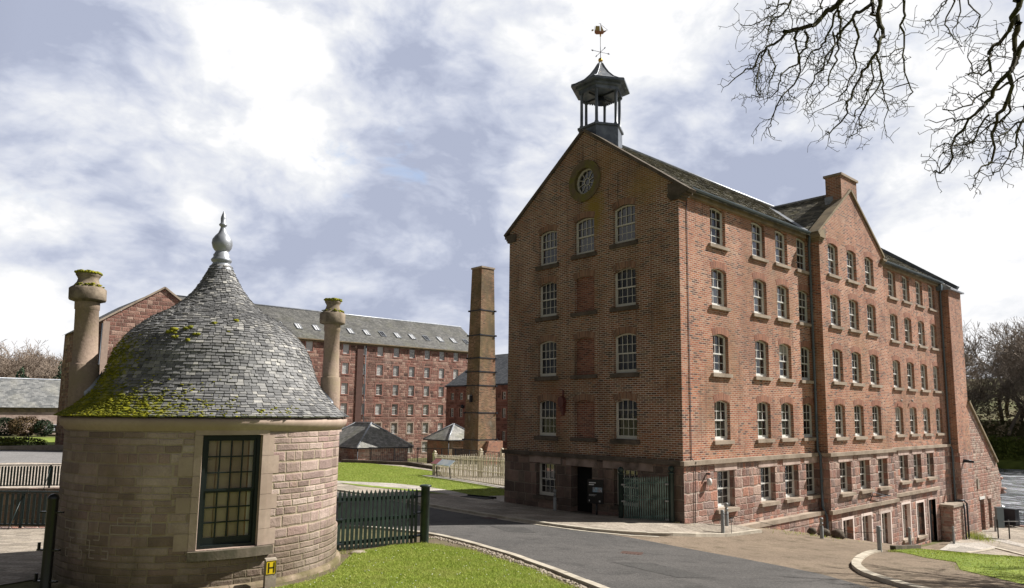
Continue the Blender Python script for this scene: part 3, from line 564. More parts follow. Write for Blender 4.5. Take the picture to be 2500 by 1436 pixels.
# grass blades
def blades(name,poly,n,h,w,label,extra=None,dens=None):
    xs=[p[0] for p in poly]; ys=[p[1] for p in poly]; pts=[]
    PP=np.array(poly)
    while len(pts)<n:
        q=rng.uniform((min(xs),min(ys)),(max(xs),max(ys)),(20000,2))
        c=np.zeros(len(q),bool)
        for i in range(len(PP)):
            x1,y1=PP[i]; x2,y2=PP[(i+1)%len(PP)]
            cc=((y1>q[:,1])!=(y2>q[:,1]))
            xx=(x2-x1)*(q[:,1]-y1)/((y2-y1) if abs(y2-y1)>1e-9 else 1e-9)+x1; c^=cc&(q[:,0]<xx)
        q=q[c]
        if dens is not None: q=q[rng.random(len(q))<dens(q)]
        pts.extend(q.tolist())
    P=np.array(pts[:n]); z=T(P[:,0],P[:,1])+.03; a=rng.uniform(0,6.283,n); H=h*rng.uniform(.45,1.15,n); W_=w*rng.uniform(.6,1.3,n)
    ln=rng.normal(0,.5,(n,2))*H[:,None]
    dx=np.cos(a)*W_; dy=np.sin(a)*W_
    V=np.zeros((n,5,3)); V[:,0]=np.c_[P[:,0]-dx,P[:,1]-dy,z]; V[:,1]=np.c_[P[:,0]+dx,P[:,1]+dy,z]
    V[:,2]=np.c_[P[:,0]+dx*.7+ln[:,0]*.4,P[:,1]+dy*.7+ln[:,1]*.4,z+H*.6]; V[:,3]=np.c_[P[:,0]-dx*.7+ln[:,0]*.4,P[:,1]-dy*.7+ln[:,1]*.4,z+H*.6]; V[:,4]=np.c_[P[:,0]+ln[:,0],P[:,1]+ln[:,1],z+H]
    me=bpy.data.meshes.new(name); o=bpy.data.objects.new(name,me); COL.objects.link(o)
    me.vertices.add(n*5); me.vertices.foreach_set('co',V.ravel()); b=np.arange(n)[:,None]*5
    LP=np.concatenate([b+[0,1,2,3],b+[3,2,4]],1)
    me.loops.add(n*7); me.loops.foreach_set('vertex_index',LP.ravel()); me.polygons.add(n*2)
    ls=(np.arange(n)[:,None]*7+np.array([0,4])).ravel(); me.polygons.foreach_set('loop_start',ls); me.polygons.foreach_set('loop_total',np.tile([4,3],n))
    me.update(); me.validate()
    ca=me.color_attributes.new('tone','FLOAT_COLOR','CORNER'); tv=np.clip(rng.normal(.45,.22,n),0,1); tv=np.repeat(tv,7); ca.data.foreach_set('color',np.c_[tv,tv,tv,np.ones(n*7)].astype(np.float32).ravel())
    me.materials.append(M_blade); return tag(o,label,'grass',kind='stuff')
blades('grass',NL,200000,.055,.007,'bright sunlit short grass on the near bank')
blades('grass',GR,80000,.06,.010,'bright grass on the slope by the right kerb')
blades('grass',LAWN1,110000,.05,.012,'mown grass of the middle lawn before the cream fence')
def edge_grass(name,pl,n,h,sp,label):
    pts=[Vector(p) for p in pl]; P=[]
    for _ in range(n):
        i=random.randrange(len(pts)-1); q=pts[i].lerp(pts[i+1],random.random()); P.append((q.x+random.gauss(0,sp),q.y+random.gauss(0,sp)))
    mb=MB()
    for x,y in P:
        z_=T(x,y)+.02; a=random.uniform(0,6.28); hh=h*random.uniform(.3,1.2); l=(random.gauss(0,.5)*hh,random.gauss(0,.5)*hh); w_=.007
        mb.add([(x-math.cos(a)*w_,y-math.sin(a)*w_,z_),(x+math.cos(a)*w_,y+math.sin(a)*w_,z_),(x+l[0],y+l[1],z_+hh)],[(0,1,2)],False,random.random())
    tag(mb.build(name,M_blade),label,'grass',kind='stuff')
edge_grass('grass_edge',NL[:8],2600,.07,.07,'ragged grass edge of the near lawn along the pebble strip')
edge_grass('grass_edge',GR[9:]+GR[:2],2200,.06,.07,'ragged grass edge of the right lawn along the gravel path')
mb=MB()
for k in range(420):
    if k<300: x,y=random.uniform(-.5,8),random.uniform(-17,-9.8); ok=inside(NL,x,y)
    else: x,y=random.uniform(6,14),random.uniform(-4,5); ok=inside(GR,x,y)
    if ok: blobmesh(mb,(x,y,T(x,y)+.075),.012,.006,k,5,3)
tag(mb.build('daisies',M_framew),'scattered tiny white daisies in the lawns','daisies',kind='stuff')
for i,pl in enumerate([[(-2.5,-6.2),(-1.2,-6.6),(-.7,-6.0),(-1.8,-5.5)],[(4.0,-8.2),(6.2,-8.9),(6.6,-8.3),(4.5,-7.5)]]): drape('road_patch',pl,.016,M_patch,.4)
# rough tufts at wall feet
def tuft(name,c,n,h,sp,label):
    P=rng.normal(0,sp,(n,2))+np.array(c); mb=MB()
    for x,y in P:
        z_=T(x,y); a=random.uniform(0,6.28); hh=h*random.uniform(.4,1.1); l=np.array([random.gauss(0,.35),random.gauss(0,.35)])*hh; w_=.008
        mb.add([(x-math.cos(a)*w_,y-math.sin(a)*w_,z_),(x+math.cos(a)*w_,y+math.sin(a)*w_,z_),(x+l[0],y+l[1],z_+hh)],[(0,1,2)],False,random.random())
    tag(mb.build(name,M_blade,loc=(c[0],c[1],T(*c))),label,'weeds',kind='stuff')
tuft('weeds',(.15,.02),120,.12,.10,'small green weeds at the near corner of the mill')
tuft('weeds',(.95,26.2),700,.45,.45,'tall grass tuft at the foot of the end wall by the river')
tuft('weeds',(-.9,-11.9),160,.12,.22,'weeds at the foot of the round house by the gate hinge')
tuft('weeds',(1.1,-13.4),300,.07,.35,'sparse weeds along the sunny foot of the round house')
tuft('weeds',(1.9,4.6),260,.10,.7,'yellow green weeds under the stone ledge of the mill')
# far bank
mb=MB(); xs=np.arange(-330,260,5.0); prof=[(121.5,-7.6),(122.5,-6.2),(125,-5.0),(127,-3.2),(130,-2.2),(136,-1.2),(150,.5)]
V=[(x,y+1.2*math.sin(x*.13+j),z+.35*math.sin(x*.31+j*2)) for j,(y,z) in enumerate(prof) for x in xs]; n=len(xs)
mb.add(V,[(j*n+i,j*n+i+1,(j+1)*n+i+1,(j+1)*n+i) for j in range(len(prof)-1) for i in range(n-1)],True); tag(mb.build('river_bank',M_bank),kind='structure')
# ------------------------------------------------------------------ walls with openings
def arch_poly(u0,u1,z0,z1,rise=.1,n=8):
    P=[(u0,z0),(u1,z0),(u1,z1)]
    if rise>0:
        for i in range(1,n): a=i/n; P.append((u1+(u0-u1)*a,z1+rise*math.sin(math.pi*a)))
    P.append((u0,z1)); return P
def panel(mb,O,u,outline,holes,depth):
    O=Vector(O);u=Vector(u).normalized();n=u.cross(Z3)
    P3=lambda p,d=0:O+u*p[0]+Z3*p[1]-n*d
    loops=[[Vector((p[0],p[1],0)) for p in outline]]+[[Vector((p[0],p[1],0)) for p in h] for h in holes]
    tr=tessellate_polygon(loops); flat=[p for l in loops for p in l]
    fs=[]
    for a,b,c in tr:
        A,B,C_=flat[a],flat[b],flat[c]; cr=(B-A).cross(C_-A).z
        if abs(cr)<1e-9: continue
        fs.append((a,b,c) if cr>0 else (a,c,b))
    mb.add([P3(p) for p in flat],fs)
    for i,h in enumerate(holes):
        dd=depth[i] if isinstance(depth,(list,tuple)) else depth
        m_=len(h); mb.add([P3(p) for p in h]+[P3(p,dd) for p in h],[((k+1)%m_,k,k+m_,(k+1)%m_+m_) for k in range(m_)])
def to_local(mb,poly_,d0,d1): mb.prism(poly_,(0,0,0),(1,0,0),(0,0,1),(0,1,0),d0,d1)
M_surr=plain('surround_painted',(.80,.68,.63),.7,0,.08,12)
def brick_arch(par,cx,y,wd,ht,rise,archm=None,z0=0):
    n=11; V=[]; a=MB()
    for i in range(n+1):
        q=i/n; x=-wd/2+wd*q; z_=ht+rise*math.sin(math.pi*q); V+= [(cx+x,y-.006,z0+z_),(cx+x*1.14,y-.006,z0+z_+.24)]
    a.add(V,[(2*i,2*i+2,2*i+3,2*i+1) for i in range(n)])
    a.add([(V[0][0],y,V[0][2]),(V[1][0],y,V[1][2]),V[1],V[0]],[(0,1,2,3)])
    ao=a.build('window_arch',archm or M_arch,par); ul=ao.data.uv_layers[0].data
    for li,l in enumerate(ao.data.loops):
        q=l.vertex_index//2 if l.vertex_index<2*(n+1) else 0
        ul[li].uv=(q*wd*1.07/n+.01,(l.vertex_index%2)*.24+.03)
def win_proto(wd,ht,cols,rows,rise,rec,arch=True,sill=True,sw=.09,gl=M_gl,fr=None,surround=None,sillm=None,sillh=.11,archm=None,label=None):
    """sash window in local space: x across, z up from the opening's foot, outside is -y"""
    fr=fr or M_frame; f=.048; mb=MB(); h2=wd/2
    outer=arch_poly(-h2,h2,0,ht,rise); inner=arch_poly(-h2+f,h2-f,f+.03,ht-.02,max(0,rise-.03)) if rise>0 else arch_poly(-h2+f,h2-f,f+.03,ht-f,0)
    m_=len(outer)
    for ya,yb in((rec,rec+.1),):
        V=[(p[0],ya,p[1]) for p in outer]+[(p[0],ya,p[1]) for p in inner]+[(p[0],yb,p[1]) for p in inner]
        mb.add(V,[(k,(k+1)%m_,m_+(k+1)%m_,m_+k) for k in range(m_)]+[(m_+k,m_+(k+1)%m_,2*m_+(k+1)%m_,2*m_+k) for k in range(m_)])
    zl,zh=f+.03,(ht-.02 if rise>0 else ht-f); mid=(zl+zh+ (rise*.4))/2; xa,xb=-h2+f,h2-f; b=.021
    mb.box(xa,xb,rec+.005,rec+.065,mid-.025,mid+.025)
    mb.box(xa,xb,rec+.045,rec+.07,zl,zl+.06); 
    for s_ in(0,1):
        y0=rec+.02 if s_ else rec+.05; za,zb=(mid,zh+rise*.5) if s_ else (zl,mid)
        mb.box(xa,xa+.028,y0,y0+.03,za,zb); mb.box(xb-.028,xb,y0,y0+.03,za,zb)
        for c in range(1,cols): x=xa+.02+(xb-xa-.04)*c/cols; mb.box(x-b/2,x+b/2,y0+.002,y0+.027,za,zb+(rise*.35 if s_ and 0<c<cols else 0))
        for r_ in range(1,rows//2): z_=za+(zb-za)*r_/(rows//2); mb.box(xa+.02,xb-.02,y0+.001,y0+.026,z_-b/2,z_+b/2)
    o=mb.build('window',fr); OFF[o.name]=Vector((0,0,0))
    g=MB(); poly_=arch_poly(-h2+.02,h2-.02,.03,ht,rise*.9 if rise>0 else 0); k=len(poly_)
    g.add([(p[0],rec+.06,p[1]) for p in poly_],[tuple(range(k))]); g.build('pane',gl,o)
    if sill: s=MB(); s.box(-h2-.13,h2+.13,-sw,.0,-sillh-.02,-.004); s.box(-h2+.002,h2-.002,.0,rec+.05,-.03,0.012); s.build('sill',sillm or M_dress,o)
    if arch: brick_arch(o,0,0,wd,ht,rise,archm)
    if surround:
        s=MB(); w2,th=surround
        s.box(-h2-w2,-h2,-.015,rec*.6,-.0,ht+w2); s.box(h2,h2+w2,-.015,rec*.6,-.0,ht+w2); s.box(-h2,h2,-.015,rec*.6,ht,ht+w2); s.build('surround',M_surr,o)
    return o
USED=set()
def place(proto,parent,pos,rz=0,label=None,gl=None):
    if proto.name in USED: o=copy_tree(proto); OFF[o.name]=Vector((0,0,0))
    else: o=proto; USED.add(proto.name)
    o.parent=parent; o.location=Vector(pos)-OFF[parent.name]; o.rotation_euler=(0,0,rz)
    if gl:
        for c in o.children:
            if c.name.startswith('pane'):
                c.data=c.data.copy(); c.data.materials[0]=gl
    if label: o['label']=label
    return o
def box_parts(name,mat,parent,*bx):
    for b in bx: mb=MB(); mb.box(*b); mb.build(name,mat,parent)
def box_part(name,mat,parent,*bx,tone=None):
    mb=MB()
    for b in bx: mb.box(*b)
    return mb.build(name,mat,parent)
def slates(mb,O,u,v,wid,hgt,cw,ch,test=None,th=.012,lift=.0,tonef=None):
    O,u,v=Vector(O),Vector(u).normalized(),Vector(v).normalized(); n=u.cross(v)
    if n.z<0: n=-n
    nr=int(hgt/ch)
    for j in range(nr):
        q=j*ch; x=-(random.random()*cw)
        while x<wid:
            w_=cw*random.uniform(.7,1.3); a,b=max(x,0),min(x+w_-.006,wid); x+=w_
            if b-a<.03: continue
            if test and not test((a+b)/2,q): continue
            L_=min(ch*1.35,hgt-q+.02); jt=random.uniform(-.012,.012); t_=th*random.uniform(.7,1.8); l2=.002
            P=[O+u*a+v*(q+jt),O+u*b+v*(q+jt*.6)]; Q=[O+u*b+v*(q+L_),O+u*a+v*(q+L_)]
            V=[P[0]+n*(l2+t_+.008),P[1]+n*(l2+t_+.008),Q[0]+n*l2,Q[1]+n*l2,P[0]-n*.01,P[1]-n*.01]
            tn=random.random()**1.2 if tonef is None else tonef(a,q)
            mb.add(V,[(0,1,2,3),(4,5,1,0),(4,0,3),(5,2,1)],False,(tn,0,0) if not isinstance(tn,tuple) else tn)
# ------------------------------------------------------------------ the brick mill
mill=thing('mill_building','tall red brick mill with stone base, cream sash windows and a small lead bell turret','mill',(-4.5,0,-2.25))
ZS=[(7.75,1.38),(5.47,1.31),(3.02,1.35),(.63,1.32)]
EZ=9.5; RZ=12.78; YN=28.2
M_archA=masonry('brick_arch_dull',.06,.34,.008,[(0,(.13,.07,.045)),(.5,(.25,.12,.07)),(1,(.34,.19,.12))],(.42,.35,.27),.004,5,bump=.4,offs=0,vary=.3)
Hh=[];dp=[]
AU=[2.435,4.5,6.53]
for r,(z0,h) in enumerate(ZS):
    for c,u in enumerate(AU):
        zz0=z0+(.0 if r else (-.12,.02,.12)[c]); 
        Hh.append(arch_poly(u-.53,u+.53,zz0,zz0+h,.11)); dp.append(.16 if (c==1 and r>0) else .26)
rc=(4.55,10.72); circ=[(rc[0]+.60*math.cos(-2*math.pi*i/28),rc[1]+.60*math.sin(-2*math.pi*i/28)) for i in range(28)][::-1]
Hh.append(circ); dp.append(.26)
mb=MB(); panel(mb,(-9,0,0),(1,0,0),[(0,0),(9,0),(9,EZ),(4.5,RZ),(0,EZ)],Hh,dp)
mb.build('gable_wall',M_brickA,mill)
for r,(z0,h) in enumerate(ZS[1:]):
    b=MB(); poly_=arch_poly(3.97,5.03,z0,z0+h,.11); b.add([(-9+p[0],.16,p[1]) for p in poly_],[tuple(range(len(poly_)))])
    bo=b.build('blind_window',M_brickR,mill); brick_arch(bo,-4.5,0,1.06,h,.11,M_archA,z0)
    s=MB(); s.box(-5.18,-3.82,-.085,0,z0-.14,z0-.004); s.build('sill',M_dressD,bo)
pA=win_proto(1.06,1.35,4,4,.11,.12,gl=M_glc,sillm=M_dressD,sillh=.14,archm=M_archA)
pAd=win_proto(1.06,1.35,4,4,.11,.12,gl=M_gl,sillm=M_dressD,sillh=.14,archm=M_archA)
for r,(z0,h) in enumerate(ZS):
    for c,u in enumerate(AU):
        if c==1 and r>0: continue
        zz0=z0+(.0 if r else (-.12,.02,.12)[c]); place(pAd if r<1 else pA,mill,(-9+u,0,zz0))
# round window
def ring_mesh(mb,c,r0,r1,y0,y1,n=28):
    V=[]
    for (r_,y) in((r0,y1),(r0,y0),(r1,y0),(r1,y1)):
        V+=[(c[0]+r_*math.cos(2*math.pi*i/n),y,c[1]+r_*math.sin(2*math.pi*i/n)) for i in range(n)]
    mb.add(V,[(j*n+i,j*n+(i+1)%n,(j+1)*n+(i+1)%n,(j+1)*n+i) for j in range(3) for i in range(n)])
cx,cz=-9+rc[0],rc[1]
mb=MB(); ring_mesh(mb,(cx,cz),.53,.84,-.07,.02); ring_mesh(mb,(cx,cz),.53,.62,-.02,.24)
M_ringst=plain('stone_ring_mossy',(.15,.115,.075),.92,0,.35,9,.4,(.17,.165,.035),.2,1.7)
rw=mb.build('round_window',M_ringst,mill)
mb=MB(); ring_mesh(mb,(cx,cz),.47,.535,.10,.18); ring_mesh(mb,(cx,cz),.13,.155,.11,.14)
for k in range(10):
    a=2*math.pi*(k+.5)/10; dv=Vector((math.cos(a),0,math.sin(a))); mb.obox(Vector((cx,.125,cz))+dv*.31,.34,.02,.022,dv,ay=(0,1,0),az=dv.cross(Vector((0,1,0))))
mb.build('glazing_bars',M_frame,rw)
mb=MB(); mb.add([(cx+.5*math.cos(2*math.pi*i/28),.15,cz+.5*math.sin(2*math.pi*i/28)) for i in range(28)],[tuple(range(28))]); mb.build('pane',M_gl,rw)
# long side
BL=[1.93,4.83,6.66,8.48]; BR=[18.35,20.28,22.25,24.2]; PW=[10.36,12.28,14.25]; wB=1.0
def rowsB(us): return [arch_poly(u,u+wB,z0,z0+h,.10) for (z0,h) in ZS for u in us]
mb=MB(); panel(mb,(0,0,0),(0,1,0),[(0,0),(9.55,0),(9.55,EZ),(0,EZ)],rowsB(BL),.24); mb.build('side_wall',M_brickB,mill)
mb=MB(); panel(mb,(0,0,0),(0,1,0),[(16.4,0),(26.0,0),(26.0,EZ),(16.4,EZ)],rowsB(BR),.24); mb.build('side_wall',M_brickB,mill)
PX=.5; PAY,PAZ=12.95,12.05
mb=MB(); panel(mb,(PX,0,0),(0,1,0),[(9.55,0),(16.4,0),(16.4,EZ),(PAY,PAZ),(9.55,EZ)],rowsB(PW),.24)
mb.add([(0,9.55,0),(PX,9.55,0),(PX,9.55,EZ),(0,9.55,EZ)],[(0,1,2,3)]); mb.add([(PX,16.4,0),(0,16.4,0),(0,16.4,EZ),(PX,16.4,EZ)],[(0,1,2,3)])
mb.build('projecting_gable',M_brickB,mill)
pB=win_proto(wB,1.34,3,4,.10,.13,gl=M_gl,fr=M_framew); pBm=win_proto(wB,1.34,3,4,.10,.13,gl=M_gl2,fr=M_framew); pBc=win_proto(wB,1.34,3,4,.10,.13,gl=M_glc,fr=M_framew)
for r,(z0,h) in enumerate(ZS):
    for u,xx in [(u,0) for u in BL+BR]+[(u,PX) for u in PW]:
        pr_=random.choice([pB,pB,pBm] if r<2 else ([pB,pBm,pBm] if r==2 else [pBc,pBm,pBc])); o=place(pr_,mill,(xx,u+wB/2,z0),math.pi/2)
        if random.random()<(.12 if r<2 else .3):
            g=MB(); hb=1.34*random.choice([.3,.42,.6]); g.add([(-.44,.187,1.36-hb),(.44,.187,1.36-hb),(.44,.187,1.36),(-.44,.187,1.36)],[(0,1,2,3)])
            me_=g.build('blind',M_blind,o)
# stack at the far end
mb=MB(); mb.box(.0,.5,26.0,YN,-5.6,9.02); mb.build('end_stack',M_brickB,mill)
mb=MB(); mb.prism([(-.1,9.5),(.68,9.08),(.68,9.0),(-.1,9.0)],(0,25.9,0),(1,0,0),(0,0,1),(0,1,0),0,2.45); mb.build('stack_capping',M_lead,mill)
# far and back walls
mb=MB(); mb.add([(0,YN,-6),(-9,YN,-6),(-9,YN,EZ),(-4.5,YN,RZ),(0,YN,EZ)],[(0,1,2,3,4)]); mb.add([(-9,0,-2.6),(-9,YN,-6),(-9,YN,EZ),(-9,0,EZ)],[(0,3,2,1)]); mb.add([(-9,0,-6),(-9,YN,-6),(-9,0,-2.6)],[(0,2,1)]); mb.build('back_wall',M_brickB,mill)
# inner darkness so openings never look through
# stone base
WA=[(-7.1,-6.0,-1.72,-.43),(-2.98,-1.9,-1.72,-.43)]; DA=(-5.14,-4.05,-2.45,-.45)
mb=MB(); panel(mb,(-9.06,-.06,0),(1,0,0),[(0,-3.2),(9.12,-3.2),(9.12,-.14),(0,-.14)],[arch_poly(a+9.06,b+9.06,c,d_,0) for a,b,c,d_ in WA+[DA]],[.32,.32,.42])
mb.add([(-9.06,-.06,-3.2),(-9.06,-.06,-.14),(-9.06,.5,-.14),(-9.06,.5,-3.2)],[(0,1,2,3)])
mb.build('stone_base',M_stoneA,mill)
LB=[(1.9,3.02),(4.82,5.92),(6.68,7.78),(8.44,9.5)]; LR=[(18.37,19.5),(20.25,21.35),(22.18,23.2)]; LP=[(10.46,11.55),(12.44,13.5),(14.42,15.5)]
zl0,zl1=-1.72,-.42
mb=MB(); panel(mb,(.06,0,0),(0,1,0),[(-.06,-5.6),(9.55,-5.6),(9.55,-.14),(-.06,-.14)],[arch_poly(a,b,zl0,zl1,0) for a,b in LB],.36)
baseR=[(18.35,19.4,-4.55,-2.86),(20.28,21.3,-4.62,-2.86),(22.0,23.05,-5.2,-2.88)]
panel(mb,(.06,0,0),(0,1,0),[(16.4,-5.6),(26.0,-5.6),(26.0,-.14),(16.4,-.14)],[arch_poly(a,b,zl0,zl1,0) for a,b in LR]+[arch_poly(*q,0) for q in baseR],.36)
baseP=[(10.5,11.45,-4.9,-2.84),(12.42,13.4,-4.9,-2.84),(14.45,15.6,-4.6,-2.92)]
panel(mb,(.56,0,0),(0,1,0),[(9.49,-5.6),(16.46,-5.6),(16.46,-.14),(9.49,-.14)],[arch_poly(a,b,zl0,zl1,0) for a,b in LP]+[arch_poly(*q,0) for q in baseP],.36)
mb.add([(0,9.49,-5.6),(.56,9.49,-5.6),(.56,9.49,-.14),(0,9.49,-.14)],[(0,1,2,3)]); mb.add([(.56,16.46,-5.6),(0,16.46,-5.6),(0,16.46,-.14),(.56,16.46,-.14)],[(0,1,2,3)])
mb.add([(.0,25.95,-5.6),(.56,25.95,-5.6),(.56,25.95,-.5),(0,25.95,-.5)],[(0,1,2,3)]); mb.add([(.56,25.95,-5.6),(.56,YN,-5.6),(.56,YN,-.5),(.56,25.95,-.5)],[(0,1,2,3)]); mb.add([(.0,25.95,-.5),(.56,25.95,-.5),(.56,YN,-.5),(0,YN,-.5)],[(0,1,2,3)])
# rougher footing under the ledge
mb.box(.062,.3,3.3,9.48,-5.6,-2.52)
mb.build('stone_base',M_stoneB,mill)
pL=win_proto(1.1,1.30,3,4,0,.2,arch=False,gl=M_glc,sw=.12,fr=M_framew); 
pLA=win_proto(1.1,1.29,4,4,0,.2,arch=False,gl=M_gl,sw=.05,sillm=M_dressD)
for a,b in LB+LR: place(pL,mill,(.06,(a+b)/2,zl0),math.pi/2)
for a,b in LP: place(pL,mill,(.56,(a+b)/2,zl0),math.pi/2)
for a,b,c,d_ in WA: place(pLA,mill,((a+b)/2,-.06,c))
pBs=win_proto(.96,2.06,3,6,0,.26,arch=False,gl=M_gl,sill=False,surround=(.11,1),fr=M_framew)
pBs2=win_proto(1.02,1.70,3,6,0,.26,arch=False,gl=M_gl,sill=True,surround=(.11,1),fr=M_framew)
for a,b,c,d_ in baseP[:2]: place(pBs,mill,(.56,(a+b)/2,c),math.pi/2)
place(pBs2,mill,(.56,(baseP[2][0]+baseP[2][1])/2,baseP[2][2]),math.pi/2)
for a,b,c,d_ in baseR[:2]: place(pBs2,mill,(.06,(a+b)/2,c),math.pi/2)
dr=box_part('door',M_door,mill,(-.22,-.16,22.02,23.03,-5.2,-2.9)); box_part('surround',M_lint,dr,(-.1,.085,21.9,22.0,-5.2,-2.78),(-.1,.085,23.05,23.15,-5.2,-2.78),(-.1,.085,22.0,23.05,-2.88,-2.78))
# entrance: near-black panel paints the darkness of the open doorway
mb=MB(); mb.box(-5.16,-4.03,.30,.345,-2.4,-.44); dr=mb.build('door',M_void,mill); box_part('threshold',M_dressD,dr,(-5.13,-4.06,-.12,.30,-2.4,-2.16))  # this 'door' is the near-black panel painting the dark, not a door leaf
# string courses, lintels, ledges
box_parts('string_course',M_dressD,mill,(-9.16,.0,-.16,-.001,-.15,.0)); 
box_parts('string_course',M_dress,mill,(.0,.15,-.16,9.47,-.15,.0),(.0,.15,16.48,25.9,-.15,.0),(.5,.65,9.47,16.48,-.15,.0),(.0,.5,9.47,9.5,-.15,.0))
box_parts('lintel_band',M_lintA,mill,(-7.5,-5.7,-.075,-.05,-.42,-.15),(-5.4,-3.8,-.075,-.05,-.44,-.15),(-3.5,-1.2,-.075,-.05,-.42,-.15))
box_parts('lintel',M_lint,mill,*[(.05,.078,a-.16,b+.16,-.41,-.16) for a,b in LB+LR],*[(.55,.578,a-.16,b+.16,-.41,-.16) for a,b in LP],(.55,.575,14.2,15.85,-2.90,-2.64),(.05,.075,18.1,19.6,-2.74,-2.5))
box_parts('ledge',M_dress,mill,(.06,.34,2.9,9.45,-2.52,-2.36),(.5,.66,9.4,16.5,-2.5,-2.34),(.06,.18,16.5,23.6,-2.42,-2.26))
# eaves, gutter, kneelers, copings
box_parts('eaves_course',M_gutL,mill,(.0,.14,.42,9.1,9.18,9.42),(.0,.14,16.9,25.9,9.18,9.42))
for a,b in((.42,9.2),(16.8,25.9)):
    mb=MB(); V=[];n=8
    for y in(a,b):
        for i in range(n+1): t_=math.pi*i/n; V.append((.24+.09*math.cos(t_),y,9.46-.10*math.sin(t_)))
        for i in range(n+1): t_=math.pi*(n-i)/n; V.append((.24+.075*math.cos(t_),y,9.46-.085*math.sin(t_)))
    m_=2*(n+1); mb.add(V,[(i,(i+1)%m_,m_+(i+1)%m_,m_+i) for i in range(m_)]+[tuple(range(m_)),tuple(range(2*m_-1,m_-1,-1))]); mb.build('gutter',M_gut,mill)
pit=math.atan2(RZ-EZ,4.5); cpx,cpz=math.cos(pit),math.sin(pit)
def coping(mb,xa,za,xb,zb,y0,y1,th):
    d_=Vector((xb-xa,0,zb-za)); L_=d_.length; d_.normalize(); n=Vector((-d_.z,0,d_.x)); n=n if n.z>0 else -n; k=max(1,int(L_/.75))
    for i in range(k):
        a=Vector((xa,(y0+y1)/2,za))+d_*(L_*i/k); b=Vector((xa,(y0+y1)/2,za))+d_*(L_*(i+1)/k-.008); mb.obox((a+b)/2+n*(th/2+random.uniform(-.004,.004)),(b-a).length,y1-y0,th,d_,ay=(0,1,0),az=n)
mb=MB(); coping(mb,.45,9.16,-4.5,RZ-.0,-.09,.34,.12); coping(mb,-9.25,9.28,-4.5,RZ-.0,-.09,.34,.12); mb.build('gable_coping',M_dressD,mill)
mb=MB(); coping(mb,.35,9.28,-4.5,RZ,YN-.34,YN+.06,.22); coping(mb,-9.3,9.28,-4.5,RZ,YN-.34,YN+.06,.22); mb.build('gable_coping',M_leadD,mill)
# kneelers: stepped corbels
mb=MB()
for i,(q,z0,z1) in enumerate([(.12,8.92,9.02),(.24,9.02,9.12),(.40,9.12,9.26)]): mb.box(-9-q*.6,-8.55,-.08,.36,z0+.05,z1+.05)
mb.build('kneeler',M_dressD,mill); mb=MB()
for i,(q,z0,z1) in enumerate([(.12,9.0,9.07),(.22,9.07,9.14),(.36,9.14,9.26)]): mb.box(-.25-q*.5,q,-.08,.34,z0,z1)
mb.prism([(-.4,9.26),(.42,9.26),(.42,9.34),(-.1,9.58),(-.4,9.62)],(0,-.085,0),(1,0,0),(0,0,1),(0,1,0),0,.44); mb.build('kneeler',M_dressD,mill)
mb=MB()
ps=math.atan2(PAZ-EZ,PAY-9.55)
for s_ in(1,-1):
    ya,yb=(9.42,PAY) if s_>0 else (16.53,PAY); d_=Vector((0,yb-ya,PAZ-EZ+.12)); L_=d_.length; d_.normalize(); n=Vector((1,0,0)).cross(d_)*s_
    if n.z<0:n=-n
    k=5
    for i in range(k):
        a=Vector((.33,ya,EZ-.1))+d_*(L_*i/k); b=Vector((.33,ya,EZ-.1))+d_*(L_*(i+1)/k-.01); mb.obox((a+b)/2+n*.06,(b-a).length,.5,.1,d_,ay=(1,0,0),az=n)
mb.build('gable_coping',M_gutL,mill)
mb=MB()
for i,(q,z0,z1) in enumerate([(.05,9.06,9.14),(.10,9.14,9.22),(.16,9.22,9.32)]): mb.box(.02,.5+q,9.55-q*1.3,9.85,z0,z1)
mb.prism([(9.34,9.32),(9.95,9.32),(9.95,9.70),(9.34,9.40)],(0.05,0,0),(0,1,0),(0,0,1),(1,0,0),0,.58); mb.build('kneeler',M_gutL,mill)
mb=MB()
for i,(q,z0,z1) in enumerate([(.05,9.06,9.14),(.10,9.14,9.22),(.16,9.22,9.32)]): mb.box(.2,.5+q,16.15,16.4+q*1.1,z0,z1)
mb.build('kneeler',M_gutL,mill)
# roofs
sc_=MB(); vdir=Vector((-4.5,0,RZ-EZ)).normalized(); SL=Vector((4.5,0,RZ-EZ)).length+.33
O1=Vector((0,0,EZ))-vdir*.33
def test_main(u_,q):
    y=u_+.34; x=-(q-.33)*vdir.x*-1; z_=EZ+(q-.33)*vdir.z
    if q<.3: return not(9.25<y<16.75)
    hw=(PAZ-z_)/((PAZ-EZ)/(PAY-9.55)); return not(abs(y-PAY)<hw-.05) if z_<PAZ else True
slates(sc_,O1+Vector((0,.34,0)),(0,1,0),vdir,YN-.68,SL,.25,.17,test_main)
base=MB(); base.add([O1+Vector((0,.3,-.02)),O1+Vector((0,YN-.3,-.02)),(-4.5,YN-.3,RZ-.02),(-4.5,.3,RZ-.02)],[(0,1,2,3)],False,(.1,0,0))
base.add([(-4.5,.3,RZ-.01),(-4.5,YN-.3,RZ-.01),(-9.3,YN-.3,EZ-.22),(-9.3,.3,EZ-.22)],[(0,1,2,3)],False,(.3,0,0))
b_=len(sc_.v); sc_.add(base.v,base.f); 
for i in range(1,3): sc_.tone[-i]=(.2,0,0)
